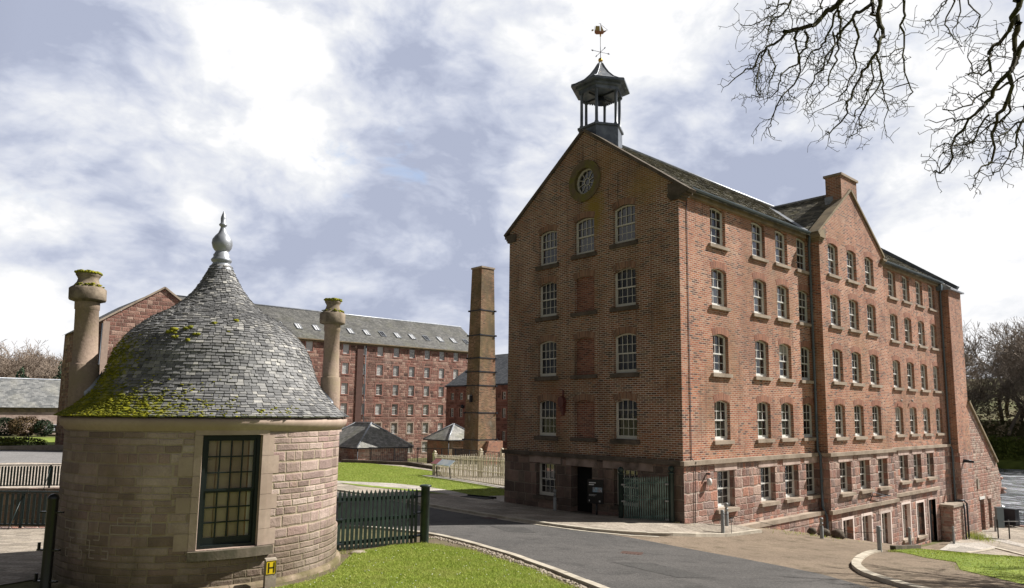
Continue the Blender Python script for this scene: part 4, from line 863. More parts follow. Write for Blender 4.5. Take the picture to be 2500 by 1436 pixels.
# cross gable slopes
vx=Vector((0,PAY-9.55,PAZ-EZ)).normalized(); vL=Vector((0,PAY-9.55,PAZ-EZ)).length
XR=-(PAZ-EZ)/((RZ-EZ)/4.5)
def test_x(u_,q):
    x=.1-u_; z_=EZ+q*vx.z; return x> -(z_-EZ)/((RZ-EZ)/4.5)-.1
slates(sc_,(.1,9.55,EZ),(-1,0,0),vx,3.9,vL,.22,.16,test_x); vx2=Vector((0,-vx.y,vx.z)); slates(sc_,(.1,16.4,EZ),(-1,0,0),vx2,3.9,vL,.22,.16,test_x)
sc_.add([(.1,9.5,EZ-.06),(.1,PAY,PAZ-.03),(XR,PAY,PAZ-.03),(0,9.5,EZ-.06)],[(0,1,2,3)],False,(.1,0,0)); sc_.add([(.1,16.45,EZ-.06),(.1,PAY,PAZ-.03),(XR,PAY,PAZ-.03),(0,16.45,EZ-.06)],[(0,3,2,1)],False,(.1,0,0))
sc_.build('roof',M_slM,mill)
mb=MB(); mb.tube([(-4.5,.35,RZ+.03),(-4.5,YN-.3,RZ+.03)],.07,8); mb.tube([(-.1,PAY,PAZ+.05),(XR,PAY,PAZ+.05)],.07,8)
for s_,yy in((1,9.55),(-1,16.4)):
    a=Vector((0.1,yy-s_*.05,EZ+.03)); b=Vector((XR,PAY,PAZ+.05)); dd=(b-a); mb.obox((a+b)/2+Vector((0,0,.0)),dd.length,.24,.03,dd,az=Vector((vdir.cross(Vector((0,1,0))).x*-1 if False else .45,-s_*.35,.82)))
mb.build('ridge_flashing',M_lead,mill)
# chimney on the projecting gable
mb=MB(); mb.box(-.24,.497,12.06,13.76,11.0,12.66); ch=mb.build('chimney',M_brickB,mill); box_part('chimney_cap',M_dress,ch,(-.31,.57,11.99,13.83,12.66,12.77)); box_part('flashing',M_lead,ch,(-.28,.3,12.02,12.055,11.25,11.5),(-.28,.1,12.0,12.05,11.5,11.72))
# downpipes
mb=MB(); mb.tube([(.22,9.25,9.35),(.16,9.38,9.1),(.10,9.44,8.9),(.10,9.44,.1),(.22,9.42,-.1),(.22,9.42,-2.2),(.42,9.36,-2.6),(.42,9.36,-3.6),(.9,9.3,-4.2)],.05,8)
for z_ in(8,6.2,4.4,2.6,.8,-1.2): mb.tube([(.10+(.12 if z_<0 else 0),9.44,z_),(.10+(.12 if z_<0 else 0),9.44,z_+.07)],.068,8)
mb.build('downpipe',M_gut,mill)
mb=MB(); mb.tube([(.25,25.6,9.3),(.2,25.8,9.05),(.10,25.88,8.8),(.10,25.88,-.1),(.2,25.86,-.3),(.2,25.86,-4.3)],.05,8)
for z_ in(8,5.6,3.2,.9,-1.5,-3.2): mb.tube([(.1 if z_>0 else .2,25.88,z_),(.1 if z_>0 else .2,25.88,z_+.07)],.068,8)
mb.box(.02,.3,25.5,25.82,8.95,9.25); mb.build('downpipe',M_gut,mill)
mb=MB(); mb.tube([(.02,.45,9.1),(.02,.45,.05),(.17,.5,-.05),(.09,.55,-.25),(.09,.5,-2.3)],.013,5); mb.build('lightning_cable',M_iron,mill)
# alarm bell, wall lamp, vents
mb=MB(); mb.obox((-5.6,-.07,1.75),.20,.14,.26); mb.prism([(-.17,0),(-.12,.16),(0,.24),(.12,.16),(.17,0),(.1,-.2),(-.1,-.2)],(-5.6,-.04,1.98),(1,0,0),(0,0,1),(0,-1,0),0,.16); mb.obox((-5.6,-.05,1.56),.12,.08,.2); mb.tube([(-5.6,-.05,2.2),(-5.6,-.05,2.45)],.03,6); mb.build('alarm_bell',M_red,mill)
mb=MB(); mb.lathe([(0.001,0),(.08,.0),(.10,.12),(.07,.22),(.001,.24)],(.17,1.25,-.85),10); wl=mb.build('wall_lamp',M_brass,mill); box_part('bracket',M_iron,wl,(.06,.2,1.22,1.28,-.5,-.44))
mb=MB(); mb.ball((.12,18.9,2.35),.06,8,6); mb.ball((.12,20.4,2.38),.06,8,6); mb.build('wall_vent',M_grey,mill)
mb=MB(); mb.tube([(.56,26.5,-1.1),(.56,26.5,-.9),(.95,26.6,-.95)],.05,6); mb.box(.56,1.1,26.4,26.55,-1.05,-.93); mb.build('iron_bracket',M_iron,mill)
mb=MB(); mb.tube([(.62,13.2,-2.0),(1.0,13.3,-2.02),(1.0,14.6,-2.04),(.62,14.7,-2.05)],.02,5); mb.tube([(.7,13.0,-2.2),(.7,13.4,-1.85),(.7,14.8,-2.1)],.02,5); mb.build('iron_bar',M_iron,mill)
# bell turret
TC=Vector((-4.5,1.0,0))
def hexp(R,z_,k0=30): return [(TC.x+R*math.sin(rad(k0+60*k)),TC.y+R*math.cos(rad(k0+60*k)),z_) for k in range(6)]
def hexloft(mb,levels,smooth=False,cap=True):
    V=[];
    for R,z_ in levels: V+=hexp(R,z_)
    n=len(levels); fs=[(j*6+i,(j+1)*6+i,(j+1)*6+(i+1)%6,j*6+(i+1)%6) for j in range(n-1) for i in range(6)]
    if cap: fs+= [tuple(range(6)),tuple((n-1)*6+5-i for i in range(6))]
    mb.add(V,fs,smooth)
mb=MB(); hexloft(mb,[(.93,11.2),(.93,13.02),(1.0,13.04),(1.0,13.12),(.9,13.16)]); tb=mb.build('bell_turret',M_leadD,mill)
for k in range(6):
    a=rad(30+60*k); c=(TC.x+.82*math.sin(a),TC.y+.82*math.cos(a)); mb=MB(); mb.lathe([(.09,13.12),(.09,13.2),(.066,13.24),(.060,14.5),(.085,14.56),(.085,14.62)],(*c,0),10); mb.build('column',M_leadD,tb)
mb=MB(); hexloft(mb,[(.78,14.62),(.95,14.60),(.95,14.72),(1.08,14.76),(1.08,14.84),(1.28,14.86),(1.28,14.95),(1.20,14.97)]); 
for k in range(6):
    a,b=Vector(hexp(.93,14.6)[k]),Vector(hexp(.93,14.6)[(k+1)%6]); 
    for i in range(9): q=a.lerp(b,(i+.5)/9); mb.obox(q,.05,.05,.07,(b-a))
mb.build('cornice',M_leadD,tb)
mb=MB(); hexloft(mb,[(1.26,14.96),(1.0,15.06),(.72,15.24),(.46,15.50),(.26,15.78),(.12,16.02),(.07,16.12)]); 
for k in range(6):
    pts=[hexp(R,z_+.01)[k] for R,z_ in [(1.26,14.96),(1.0,15.06),(.72,15.24),(.46,15.50),(.26,15.78),(.12,16.02)]]; mb.tube(pts,.022,6)
mb.build('turret_roof',M_lead,tb)
mb=MB(); mb.lathe([(.02,14.7),(.06,14.62),(.15,14.54),(.19,14.40),(.25,14.28),(.22,14.28),(.02,14.45)],(TC.x,TC.y,0),14); mb.tube([(TC.x-.7,TC.y,14.6),(TC.x+.7,TC.y,14.6)],.04,6); mb.tube([(TC.x,TC.y-.7,14.55),(TC.x,TC.y+.7,14.55)],.04,6); mb.tube([(TC.x-.55,TC.y-.25,14.5),(TC.x-.55,TC.y-.25,13.1)],.012,5); mb.build('bell',M_iron,tb)
mb=MB(); mb.ball((TC.x,TC.y,16.2),.10,12,8); mb.tube([(TC.x,TC.y,17.26),(TC.x,TC.y,17.36)],.03,6); mb.build('gilt_ball',M_gold,tb)
# weathervane: real flat-cut ship in copper
vr=Vector((math.sin(rad(48.2)),math.cos(rad(48.2)),0)); vo=Vector((TC.x,TC.y,0)); vn=vr.cross(Z3)
mb=MB(); mb.tube([vo+Z3*16.1,vo+Z3*17.3],.014,6)
for az_ in(20,110):
    dv=Vector((math.sin(rad(az_)),math.cos(rad(az_)),0)); mb.tube([vo+Z3*16.56-dv*.42,vo+Z3*16.56+dv*.42],.010,5)
    for s_ in(1,-1): mb.prism([(-.05,-.035),(.05,0),(-.05,.035)],vo+Z3*16.56+dv*.40*s_,dv*s_,Z3,dv.cross(Z3),-.008,.008)
vane=mb.build('weathervane',M_iron,tb)
mb=MB(); mb.prism([(-.25,17.52),(-.24,17.42),(-.17,17.37),(.10,17.37),(.16,17.44),(.24,17.50),(.10,17.47)],vo,vr,Z3,vn,-.035,.035); mb.build('ship_hull',M_copper,vane)
mb=MB(); mb.prism([(-.20,17.74),(-.03,17.72),(-.02,17.50),(-.23,17.50)],vo,vr,Z3,vn,-.008,.008); mb.prism([(.02,17.78),(.14,17.50),(.02,17.50)],vo,vr,Z3,vn,-.008,.008); mb.prism([(-.38,17.56),(-.30,17.60),(-.28,17.54),(-.36,17.50)],vo,vr,Z3,vn,-.008,.008); mb.build('ship_sails',M_gold2,vane)
mb=MB(); 
for a,b in(((0,17.37),(0,17.84)),((.1,17.48),(.3,17.53)),((-.24,17.72),(-.24,17.45)),((0,17.8),(.3,17.53)),((-.06,17.84),(.03,17.82))): mb.tube([vo+vr*a[0]+Z3*a[1],vo+vr*b[0]+Z3*b[1]],.007,5)
mb.build('ship_rigging',M_iron,vane)
# lean wall past the end stack
lw=thing('end_wall','roughly built stone wall sloping down to the river from the end of the mill, with two grey doors','wall',(.4,30,-5.3))
mb=MB(); dd_=[(29.2,30.0,-5.35,-3.35),(30.75,31.4,-5.4,-3.4)]
panel(mb,(.5,0,0),(0,1,0),[(28.2,-7),(33.2,-7),(33.6,-5.2),(33.4,-3.4),(33.9,-2.7),(33.5,-1.9),(33.1,-1.35),(28.2,2.4)],[arch_poly(*q,0) for q in dd_],.3)
mb.add([(.5,33.2,-7),(-.3,33.2,-7),(-.3,33.6,-5.2),(.5,33.6,-5.2)],[(0,1,2,3)]); mb.add([(.5,33.6,-5.2),(-.3,33.6,-5.2),(-.3,33.4,-3.4),(.5,33.4,-3.4)],[(0,1,2,3)]); mb.add([(.5,33.4,-3.4),(-.3,33.4,-3.4),(-.3,33.9,-2.7),(.5,33.9,-2.7)],[(0,1,2,3)]); mb.add([(.5,33.9,-2.7),(-.3,33.9,-2.7),(-.3,33.1,-1.35),(.5,33.1,-1.35)],[(0,1,2,3)])
mb.build('wall',M_rubL,lw)
mb=MB(); mb.add([(-.2,28.2,2.4),(.5,28.2,2.4),(.5,33.1,-1.35),(-.2,33.1,-1.35)],[(0,1,2,3)]); d_=Vector((0,4.9,-3.75)); mb.obox((.42,30.6,.62),d_.length,.42,.14,d_,ay=(1,0,0),az=(0,.607,.79)); mb.build('coping',M_gutL,lw)
for q in dd_:
    dr=box_part('door',M_door,lw,(.26,.32,q[0]+.02,q[1]-.02,q[2],q[3]-.02)); box_part('lintel',M_lint if q is dd_[1] else M_framew,dr,(.49,.54,q[0]-.1,q[1]+.1,q[3],q[3]+.16))
box_part('white_stone',M_lint,lw,(.49,.53,30.9,31.7,-1.62,-1.5)); mb=MB(); mb.prism([(-.13,-.4),(.13,-.4),(.13,.1),(.07,.2),(-.07,.2),(-.13,.1)],(.5,29.0,-2.3),(0,1,0),(0,0,1),(1,0,0),0,.05); mb.build('niche_surround',M_conc,lw)
mb=MB()
for i in range(9): blobmesh(mb,(.1+random.uniform(-.2,.3),33.7+i*.08,-1.5-i*.22),.3+.1*random.random(),.14,i)
mb.box(.0,.3,33.6,34.6,-3.35,-3.2); mb.build('broken_edge',M_stoneB,lw)
# brick box by the far door
bx=thing('brick_enclosure','mossy brick enclosure with flat slab top between the far door and the end stack','enclosure',(.9,24.6,-5.2))
mb=MB(); mb.box(.085,.72,23.7,25.5,-5.6,-3.35); mb.build('walls',M_rubL,bx); box_part('slab',M_conc,bx,(.085,.78,23.62,25.56,-3.35,-3.22))
mb=MB(); mb.tube([(.5,25.0,-3.08),(.8,25.3,-3.08),(.88,25.5,-3.25),(.88,25.5,-5.3)],.05,8); mb.tube([(.83,25.2,-3.3),(.83,25.2,-5.3)],.045,8); mb.build('pipe',M_iron,bx)
# ------------------------------------------------------------------ round gatehouse
RC=Vector((-1.3325,-14.7048,0)); RR=2.6
rot=thing('round_gatehouse','small round stone gatehouse with bell-shaped slate roof, lead finial and one dark green sash window','gatehouse',(RC.x,RC.y,-1.7))
def cyl_pt(r,az,z): return (RC.x+r*math.sin(rad(az)),RC.y+r*math.cos(rad(az)),z)
W0,W1,WZ0,WZ1=89.9,112.0,-.86,1.10
H0,H1=14.,38.  # second opening, unseen, added on the sun side to let light in
azs=sorted(set([W0,W1,H0,H1]+[360*i/96 for i in range(96)])); azs=[a for a in azs if not any(abs(a-q)<1.2 and a!=q for q in (W0,W1,H0,H1))]
zs=sorted(set([-2.3,-1.6,-1.2,WZ0,-.4,.1,.6,WZ1,1.2]))
def cylwall(mb,r,flip=False):
    n=len(azs); V=[cyl_pt(r,a,z_) for z_ in zs for a in azs]; fs=[];
    for j in range(len(zs)-1):
        for i in range(n):
            a=azs[i]; zc=(zs[j]+zs[j+1])/2
            if WZ0<zc<WZ1 and (W0<=a<W1 or H0<=a<H1): continue
            f=(j*n+i,(j+1)*n+i,(j+1)*n+(i+1)%n,j*n+(i+1)%n); fs.append(f if not flip else f[::-1])
    b=len(mb.v); mb.add(V,fs,True)
    return [( -r*rad(a),z_) for z_ in zs for a in azs]
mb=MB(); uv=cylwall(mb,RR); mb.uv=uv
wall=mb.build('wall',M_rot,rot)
# fix the seam: unwrap by loop angle
me=wall.data; ul=me.uv_layers[0].data
for p_ in me.polygons:
    us=[ul[l].uv[0] for l in p_.loop_indices]
    if max(us)-min(us)>3:
        for l in p_.loop_indices:
            if ul[l].uv[0]>-3: ul[l].uv[0]-=2*math.pi*RR
mb=MB()
for (a0,a1) in ((W0,W1),(H0,H1)):
    for a in(a0,a1): V=[cyl_pt(RR,a,WZ0),cyl_pt(RR,a,WZ1),cyl_pt(2.22,a,WZ1),cyl_pt(2.22,a,WZ0)]; mb.add(V,[(0,1,2,3) if a==a0 else (3,2,1,0)])
    n=6; k=[a0+(a1-a0)*i/n for i in range(n+1)]
    for z_,fl in((WZ0,0),(WZ1,1)):
        V=[cyl_pt(RR,a,z_) for a in k]+[cyl_pt(2.22,a,z_) for a in k]; mb.add(V,[((i,i+1,n+2+i,n+1+i) if fl else (i,n+1+i,n+2+i,i+1)) for i in range(n)])
mb.build('opening_reveal',M_rdress,rot)
mb=MB(); cylwall(mb,2.24,True); n=48; mb.add([cyl_pt(2.24,360*i/n,-1.5) for i in range(n)],[tuple(range(n-1,-1,-1))]); mb.add([cyl_pt(2.3,360*i/n,1.24) for i in range(n)],[tuple(range(n))]); mb.build('inside_plaster',M_plaster,rot)
mb=MB(); a=rad(150); mb.obox((RC.x-1.2,RC.y-.6,-.2),.9,.06,2.4,(math.sin(rad(30)),math.cos(rad(30)),0)); mb.obox((RC.x-.2,RC.y+1.2,-.6),.7,.4,1.6,(1,.3,0)); mb.build('cupboard',plain('inside_wood',(.30,.22,.14),.6,0,.1,4),rot)
REP=[]
def reblock(a0,a1,z0,z1):
    g=.28
    for q_ in((a0,a1,z0-.008,z0+.008),(a0,a1,z1-.008,z1+.008),(a0-g/2,a0+g/2,z0+.008,z1-.008),(a1-g/2,a1+g/2,z0+.008,z1-.008)): REP.append(q_)
for b_ in((134,141,-.43,-.30),(128,134,-.43,-.30),(136.3,144,-.575,-.43),(127.8,136.3,-.575,-.43),(155,163,-.55,-.42),(163,170.5,-.55,-.42),(158,166.5,-.69,-.56),(148.5,157.8,-.69,-.56),(153,165,-.86,-.70),(144,152.8,-.99,-.86),(157,168,-1.02,-.88)): reblock(*b_)
# architrave: slightly proud dressed blocks in courses
def arcblock(mb,a0,a1,z0,z1,r0,r1,n=None):
    n=n or max(1,int((a1-a0)/3)); k=[a0+(a1-a0)*i/n for i in range(n+1)]
    for r,fl in((r1,0),):
        V=[cyl_pt(r,a,z0) for a in k]+[cyl_pt(r,a,z1) for a in k]; mb.add(V,[(i,n+1+i,n+2+i,i+1) for i in range(n)],False)
    for z_,fl in((z0,0),(z1,1)):
        V=[cyl_pt(r0,a,z_) for a in k]+[cyl_pt(r1,a,z_) for a in k]; mb.add(V,[((i,n+1+i,n+2+i,i+1) if not fl else (i,i+1,n+2+i,n+1+i)) for i in range(n)])
    for a,fl in((k[0],0),(k[-1],1)):
        V=[cyl_pt(r0,a,z0),cyl_pt(r1,a,z0),cyl_pt(r1,a,z1),cyl_pt(r0,a,z1)]; mb.add(V,[(0,1,2,3) if fl else (3,2,1,0)])
mb=MB(); zz_=WZ0
hs=[.29,.34,.27,.36,.33,.37]
for i,h in enumerate(hs):
    z1=min(zz_+h,WZ1)-.006
    wl_,wr=(2.7,2.7)
    arcblock(mb,W0-wr,W0-.0,zz_,z1,RR-.02,RR+.018,1); arcblock(mb,W1+.0,W1+wl_,zz_,z1,RR-.02,RR+.018,1)
    if i%2==0: arcblock(mb,W0-wr-4.6,W0-wr-.1,zz_,z1,RR-.02,RR+.008,2); arcblock(mb,W1+wl_+.1,W1+wl_+5.2,zz_,z1,RR-.02,RR+.008,2)
    else: arcblock(mb,W0-wr-2.2,W0-wr-.1,zz_,z1,RR-.02,RR+.008,1)
    zz_+=h
arcblock(mb,W0-2.7,W1+2.7,WZ1+.0,WZ1+.10,RR-.02,RR+.018,8)
mb.build('architrave',M_rdress,rot)
mb=MB(); arcblock(mb,W0-5.6,W1+2.6,WZ0-.16,WZ0-.01,RR-.3,RR+.10,9); mb.build('sill',plain('sill_stone',(.17,.14,.11),.92,0,.4,24,.5,(.10,.09,.065),.2,3),rot)
mb=MB(); P=[(2.6,-2.3),(2.69,-2.3),(2.69,-1.53),(2.66,-1.49),(2.6,-1.48)]; mb.lathe(P,(RC.x,RC.y,0),72); mb.build('plinth',masonry('plinth_stone',.9,.9,.008,[(0,(.24,.185,.13)),(1,(.34,.265,.20))],(.12,.10,.07),.02,2,bump=.6,stain=[((.10,.09,.035),1.3,.38,.60,.85)]),rot)
mb=MB(); mb.lathe([(2.602,1.165),(2.61,1.17),(2.63,1.2),(2.68,1.24),(2.71,1.31),(2.71,1.36),(2.66,1.40),(2.2,1.41)],(RC.x,RC.y,0),96); mb.build('cornice',M_rdress,rot)
mb=MB()
for a0,a1,z0,z1 in REP:
    arcblock(mb,a0,a1,z0,z1,RR-.01,RR+.006,1)
mb.build('repointing',plain('mortar_pale',(.36,.30,.26),.9,0,.1,20),rot)
# window: flat sash set in the curved wall
wa=(W0+W1)/2; wd=2*RR*math.sin(rad((W1-W0)/2)); nx,ny=math.sin(rad(wa)),math.cos(rad(wa)); rzw=math.atan2(nx,-ny)
def wloc(x,y,z_): # x along, y inward
    tx,ty=-ny,nx   # tangent
    r0=RR*math.cos(rad((W1-W0)/2)); return (RC.x+nx*(r0-y)+(-ny)*x*-1*-1*0+tx*x,RC.y+ny*(r0-y)+ty*x,z_)
def wbox(mb,x0,x1,y0,y1,z0,z1):
    V=[wloc(x,y,z_) for z_ in(z0,z1) for x,y in((x0,y0),(x1,y0),(x1,y1),(x0,y1))]; mb.add(V,[(0,3,2,1),(4,5,6,7),(0,1,5,4),(1,2,6,5),(2,3,7,6),(3,0,4,7)])
h2=wd/2-.01; mb=MB(); F_=.065
wbox(mb,-h2,-h2+F_,.08,.24,WZ0,WZ1); wbox(mb,h2-F_,h2,.08,.24,WZ0,WZ1); wbox(mb,-h2+F_,h2-F_,.081,.24,WZ1-.07,WZ1); wbox(mb,-h2+F_,h2-F_,.079,.24,WZ0,WZ0+.05)
win=mb.build('window',M_dgreen,rot)
mb=MB(); xa,xb=-h2+F_,h2-F_; zm=.12; 
for (za,zb,y0) in((WZ0+.05,zm,.16),(zm,WZ1-.07,.12)):
    lo=.12 if za<zm-.1 and za<-.5 else .035
    wbox(mb,xa,xa+.045,y0,y0+.04,za,zb); wbox(mb,xb-.045,xb,y0,y0+.04,za,zb); wbox(mb,xa+.045,xb-.045,y0+.001,y0+.04,za,za+lo); wbox(mb,xa+.045,xb-.045,y0+.001,y0+.04,zb-.035,zb)
    for c in range(1,4): x=xa+.045+(xb-xa-.09)*c/4; wbox(mb,x-.012,x+.012,y0+.006,y0+.034,za+.02,zb-.02)
    for r_ in range(1,3): z_=za+lo+(zb-.035-za-lo)*r_/3; wbox(mb,xa+.03,xb-.03,y0+.007,y0+.033,z_-.012,z_+.012)
mb.build('sash',M_dgreen,win)
mb=MB(); mb.add([wloc(xa,.15,zm),wloc(xb,.15,zm),wloc(xb,.15,WZ1-.07),wloc(xa,.15,WZ1-.07)],[(0,1,2,3)]); mb.add([wloc(xa,.18,WZ0+.05),wloc(xb,.18,WZ0+.05),wloc(xb,.18,zm),wloc(xa,.18,zm)],[(0,1,2,3)]); mb.build('pane',M_clear,win)
for k,(xa_,xb_,c_) in enumerate([(-.46,-.24,(.56,.44,.34)),(-.22,.02,(.62,.50,.38)),(.04,.30,(.52,.40,.30)),(.33,.44,(.85,.78,.70))]):  # narrow palest strip paints the sunlit strip inside the room
    mb=MB(); wbox(mb,xa_,xb_,.22+.012*k,.23+.012*k,WZ0+.02,WZ1-.02)
    for j in range(3): wbox(mb,xa_+.03,xb_-.03,.214+.012*k,.22+.012*k,WZ0+.1+j*.62,WZ0+.14+j*.62)
    mb.build('shutter_and_lit_strip',plain('shutter_cream_and_lit',c_,.7,0,.1,3),win)
# slated roof
def shear(mb,kx,ky,z0):
    mb.v=[(x+kx*max(0,z_-z0),y+ky*max(0,z_-z0),z_) for x,y,z_ in mb.v]; return mb
SHX,SHY=-.33*.016,-.946*.016
PR=[(2.74,1.42),(2.52,1.57),(2.26,1.83),(2.08,2.10),(1.96,2.42),(1.87,2.70),(1.71,2.98),(1.52,3.19),(1.27,3.40),(1.0,3.56),(.74,3.76),(.535,3.99),(.365,4.26),(.25,4.50),(.20,4.62)]
def cr(P,t_):
    i=min(int(t_),len(P)-2); f=t_-i; p0=P[max(i-1,0)];p1=P[i];p2=P[i+1];p3=P[min(i+2,len(P)-1)]
    return tuple(.5*((2*p1[k])+(-p0[k]+p2[k])*f+(2*p0[k]-5*p1[k]+4*p2[k]-p3[k])*f*f+(-p0[k]+3*p1[k]-3*p2[k]+p3[k])*f**3) for k in(0,1))
fine=[cr(PR,i/20) for i in range(20*(len(PR)-1)+1)]; AL=[0]
for i in range(1,len(fine)): AL.append(AL[-1]+math.dist(fine[i],fine[i-1]))
def prof(s):
    s=max(0,min(s,AL[-1]-1e-6)); i=int(np.searchsorted(AL,s,side='right'))-1; f=(s-AL[i])/(AL[i+1]-AL[i]); return (fine[i][0]+(fine[i+1][0]-fine[i][0])*f,fine[i][1]+(fine[i+1][1]-fine[i][1])*f)
def mossv(az,z_):
    az=az%360; a=0
    if z_<2.15: a=max(a,min(1,(az-88)/75)*min(1,(2.25-z_)/.65) if 88<az<230 else 0)
    if z_<3.0 and 138<az<250: a=max(a,.62*min(1,(az-138)/28)*min(1,(3.15-z_)/.5))
    if 60<az<100 and z_<1.6: a=max(a,.10)
    return max(0,a)
mb=MB(); s=0; row=0
while s<AL[-1]-.05:
    r,z_=prof(s); ch_=.072-.020*(s/AL[-1]); wv_=(.15-.075*(s/AL[-1])); n=max(14,int(2*math.pi*r/wv_)); r2_,z2_=prof(min(s+ch_*1.45,AL[-1]-.001)); r1b,z1b=prof(s+.002)
    dr,dz=r2_-r,z2_-z_; L_=math.hypot(dr,dz) or 1; nr,nz=(dz/L_,-dr/L_)
    if nr<0: nr,nz=-nr,-nz
    a0=random.random()*360; cuts=[a0]
    k=0
    wsum=[random.uniform(.65,1.35) for _ in range(n)]; tot=sum(wsum); a=a0
    for wq in wsum:
        da=360*wq/tot; g=math.degrees(.006/r); A0,A1=a+g,a+da-g; a+=da; jt=random.uniform(-.010,.008); t_=.012*random.uniform(.6,2.1)
        am=(A0+A1)/2
        P=[]
        for aa,j2 in((A0,jt),(A1,jt+random.uniform(-.006,.006))):
            rr_,zz_2=r+dr/L_*j2+nr*(t_+.004),z_+dz/L_*j2+nz*(t_+.004); P.append(cyl_pt(rr_,aa,zz_2))
        for aa in(A1,A0): P.append(cyl_pt(r2_+nr*.002,aa,z2_+nz*.002))
        for aa in(A0,A1): P.append(cyl_pt(r+dr/L_*jt-nr*.01,aa,z_+dz/L_*jt-nz*.01))
        tn=min(1,max(0,random.gauss(.5,.24)))
        mb.add(P,[(0,3,2,1),(4,0,1,5),(4,3,0),(5,1,2)],False,(tn,mossv(am,z_),0))
    s+=ch_; row+=1
b_=len(mb.v); n=72; under=[(r-.02,z_-.004) for r,z_ in PR]; under[0]=(2.70,1.41); mb.add([cyl_pt(r,360*i/n,z_) for r,z_ in under for i in range(n)],[(j*n+i,(j+1)*n+i,(j+1)*n+(i+1)%n,j*n+(i+1)%n) for j in range(len(under)-1) for i in range(n)],True,(.1,0,0))
shear(mb,SHX,SHY,1.42); rf=mb.build('roof',M_slR,rot)
# moss cushions
mb=MB(); k=0; tries=0
while k<5200 and tries<160000:
    tries+=1; s=random.random()**1.5*2.6; az_=random.uniform(70,250); r,z_=prof(s); mv=mossv(az_,z_)
    nzv=.5+.5*math.sin(az_*.35+s*9)*math.sin(s*5.3-az_*.21+1.3)
    if random.random()>(mv**1.4)*(nzv*1.5+.05): continue
    q=random.uniform(.016,.05)*(.7+.5*mv); blobmesh(mb,cyl_pt(r+.010,az_,z_+.004),q,q*random.uniform(.2,.34),k,5,3); k+=1
for az_,s,q in [(96,2.35,.06),(112,2.2,.08),(128,2.05,.09),(137,1.95,.12),(121,1.9,.08),(125,1.75,.07),(132,1.82,.08),(101,2.0,.03),(84,.25,.05),(80,.18,.04),(92,.2,.07),(75,.3,.03),(68,.5,.03)]:
    for j in range(5): 
        r,z_=prof(s+random.gauss(0,.03)); a2=az_+random.gauss(0,1.2); qq=q*random.uniform(.35,.8); blobmesh(mb,cyl_pt(r+.015,a2,z_),qq,qq*.45,j+k,6,4)
shear(mb,SHX,SHY,1.42).build('moss',M_moss,rf)
mb=MB(); mb.lathe([(.26,4.52),(.20,4.62),(.165,4.68),(.195,4.70),(.212,4.735),(.195,4.77),(.165,4.80),(.168,4.86),(.145,4.88),(.14,4.91),(.12,4.925),(.15,4.95),(.19,5.01),(.212,5.10),(.20,5.19),(.15,5.27),(.09,5.34),(.06,5.42),(.047,5.48),(.07,5.495),(.085,5.52),(.07,5.545),(.052,5.56),(.056,5.66),(.05,5.70),(.001,5.84)],(RC.x,RC.y,0),24); shear(mb,SHX,SHY,1.42).build('finial',M_lead,rot)
# two flues
def flue(cx_,cy_,dz,r0,lx,ly):
    sh=lambda m_: shear(m_,lx,ly,1.5)
    mb=MB(); mb.lathe([(r0,1.45),(r0,2.33+dz),(r0-.02,2.35+dz),(r0-.036,2.36+dz),(r0-.048,3.40+dz),(r0-.035,3.41+dz),(r0-.035,3.58+dz)],(cx_,cy_,0),28); c=sh(mb).build('flue',M_cyl,rot)
    mb=MB(); mb.lathe([(r0-.05,3.55+dz),(r0+.06,3.585+dz),(r0+.07,3.61+dz),(r0+.07,3.81+dz),(r0+.05,3.83+dz),(r0+.0,3.865+dz),(r0-.055,3.94+dz),(r0-.075,4.01+dz),(r0-.05,4.06+dz),(r0-.035,4.08+dz),(r0-.035,4.13+dz),(r0-.10,4.15+dz),(.02,4.13+dz)],(cx_,cy_,0),28); sh(mb).build('flue_cap',M_flue_dark,c)
    mb=MB()
    for k in range(90):
        a_=random.uniform(0,6.28); rr_=(r0-.05)*random.random()**.5; q=random.uniform(.02,.05); blobmesh(mb,(cx_+rr_*math.sin(a_),cy_+rr_*math.cos(a_),4.15+dz),q,q*.55,k,6,4)
        if k<60: rr_=r0-.02+random.uniform(-.04,.05); a2=random.gauss(rad(85),.9); q*=.8; blobmesh(mb,(cx_+rr_*math.sin(a2),cy_+rr_*math.cos(a2),3.86+dz+random.uniform(-.02,.04)),q,q*.5,k+3,6,4)
    for k in range(26): a_=2*math.pi*k/26; blobmesh(mb,(cx_+(r0-.05)*math.sin(a_),cy_+(r0-.05)*math.cos(a_),4.13+dz+random.uniform(-.01,.015)),.045,.028,k,6,4)
    sh(mb).build('moss',M_moss,c)
    mb=MB(); rr_=r0+.03
    n=16; out=Vector((cx_-RC.x,cy_-RC.y)).normalized()
    V=[]
    for i in range(n+1):
        a_=math.atan2(out.x,out.y)+math.pi/2+math.pi*i/n
        q=(cx_+rr_*math.sin(a_),cy_+rr_*math.cos(a_)); R_=math.hypot(q[0]-RC.x,q[1]-RC.y)
        z_=np.interp(-R_,[-p_[0] for p_ in PR],[p_[1] for p_ in PR]); V+= [(q[0],q[1],z_-.02),(cx_+(rr_-.02)*math.sin(a_),cy_+(rr_-.02)*math.cos(a_),z_+.13),(cx_+(rr_+.07)*math.sin(a_),cy_+(rr_+.07)*math.cos(a_),z_+.03)]
    mb.add(V,[(3*i,3*i+1,3*i+4,3*i+3) for i in range(n)]+[(3*i,3*i+3,3*i+5,3*i+2) for i in range(n)],True); mb.build('flashing',M_lead,c)
flue(-1.81,-16.99,.06,.25,-.18*.04,-.98*.04)
flue(-.95,-12.29,-.03,.218,-.45*.012,-.89*.012)
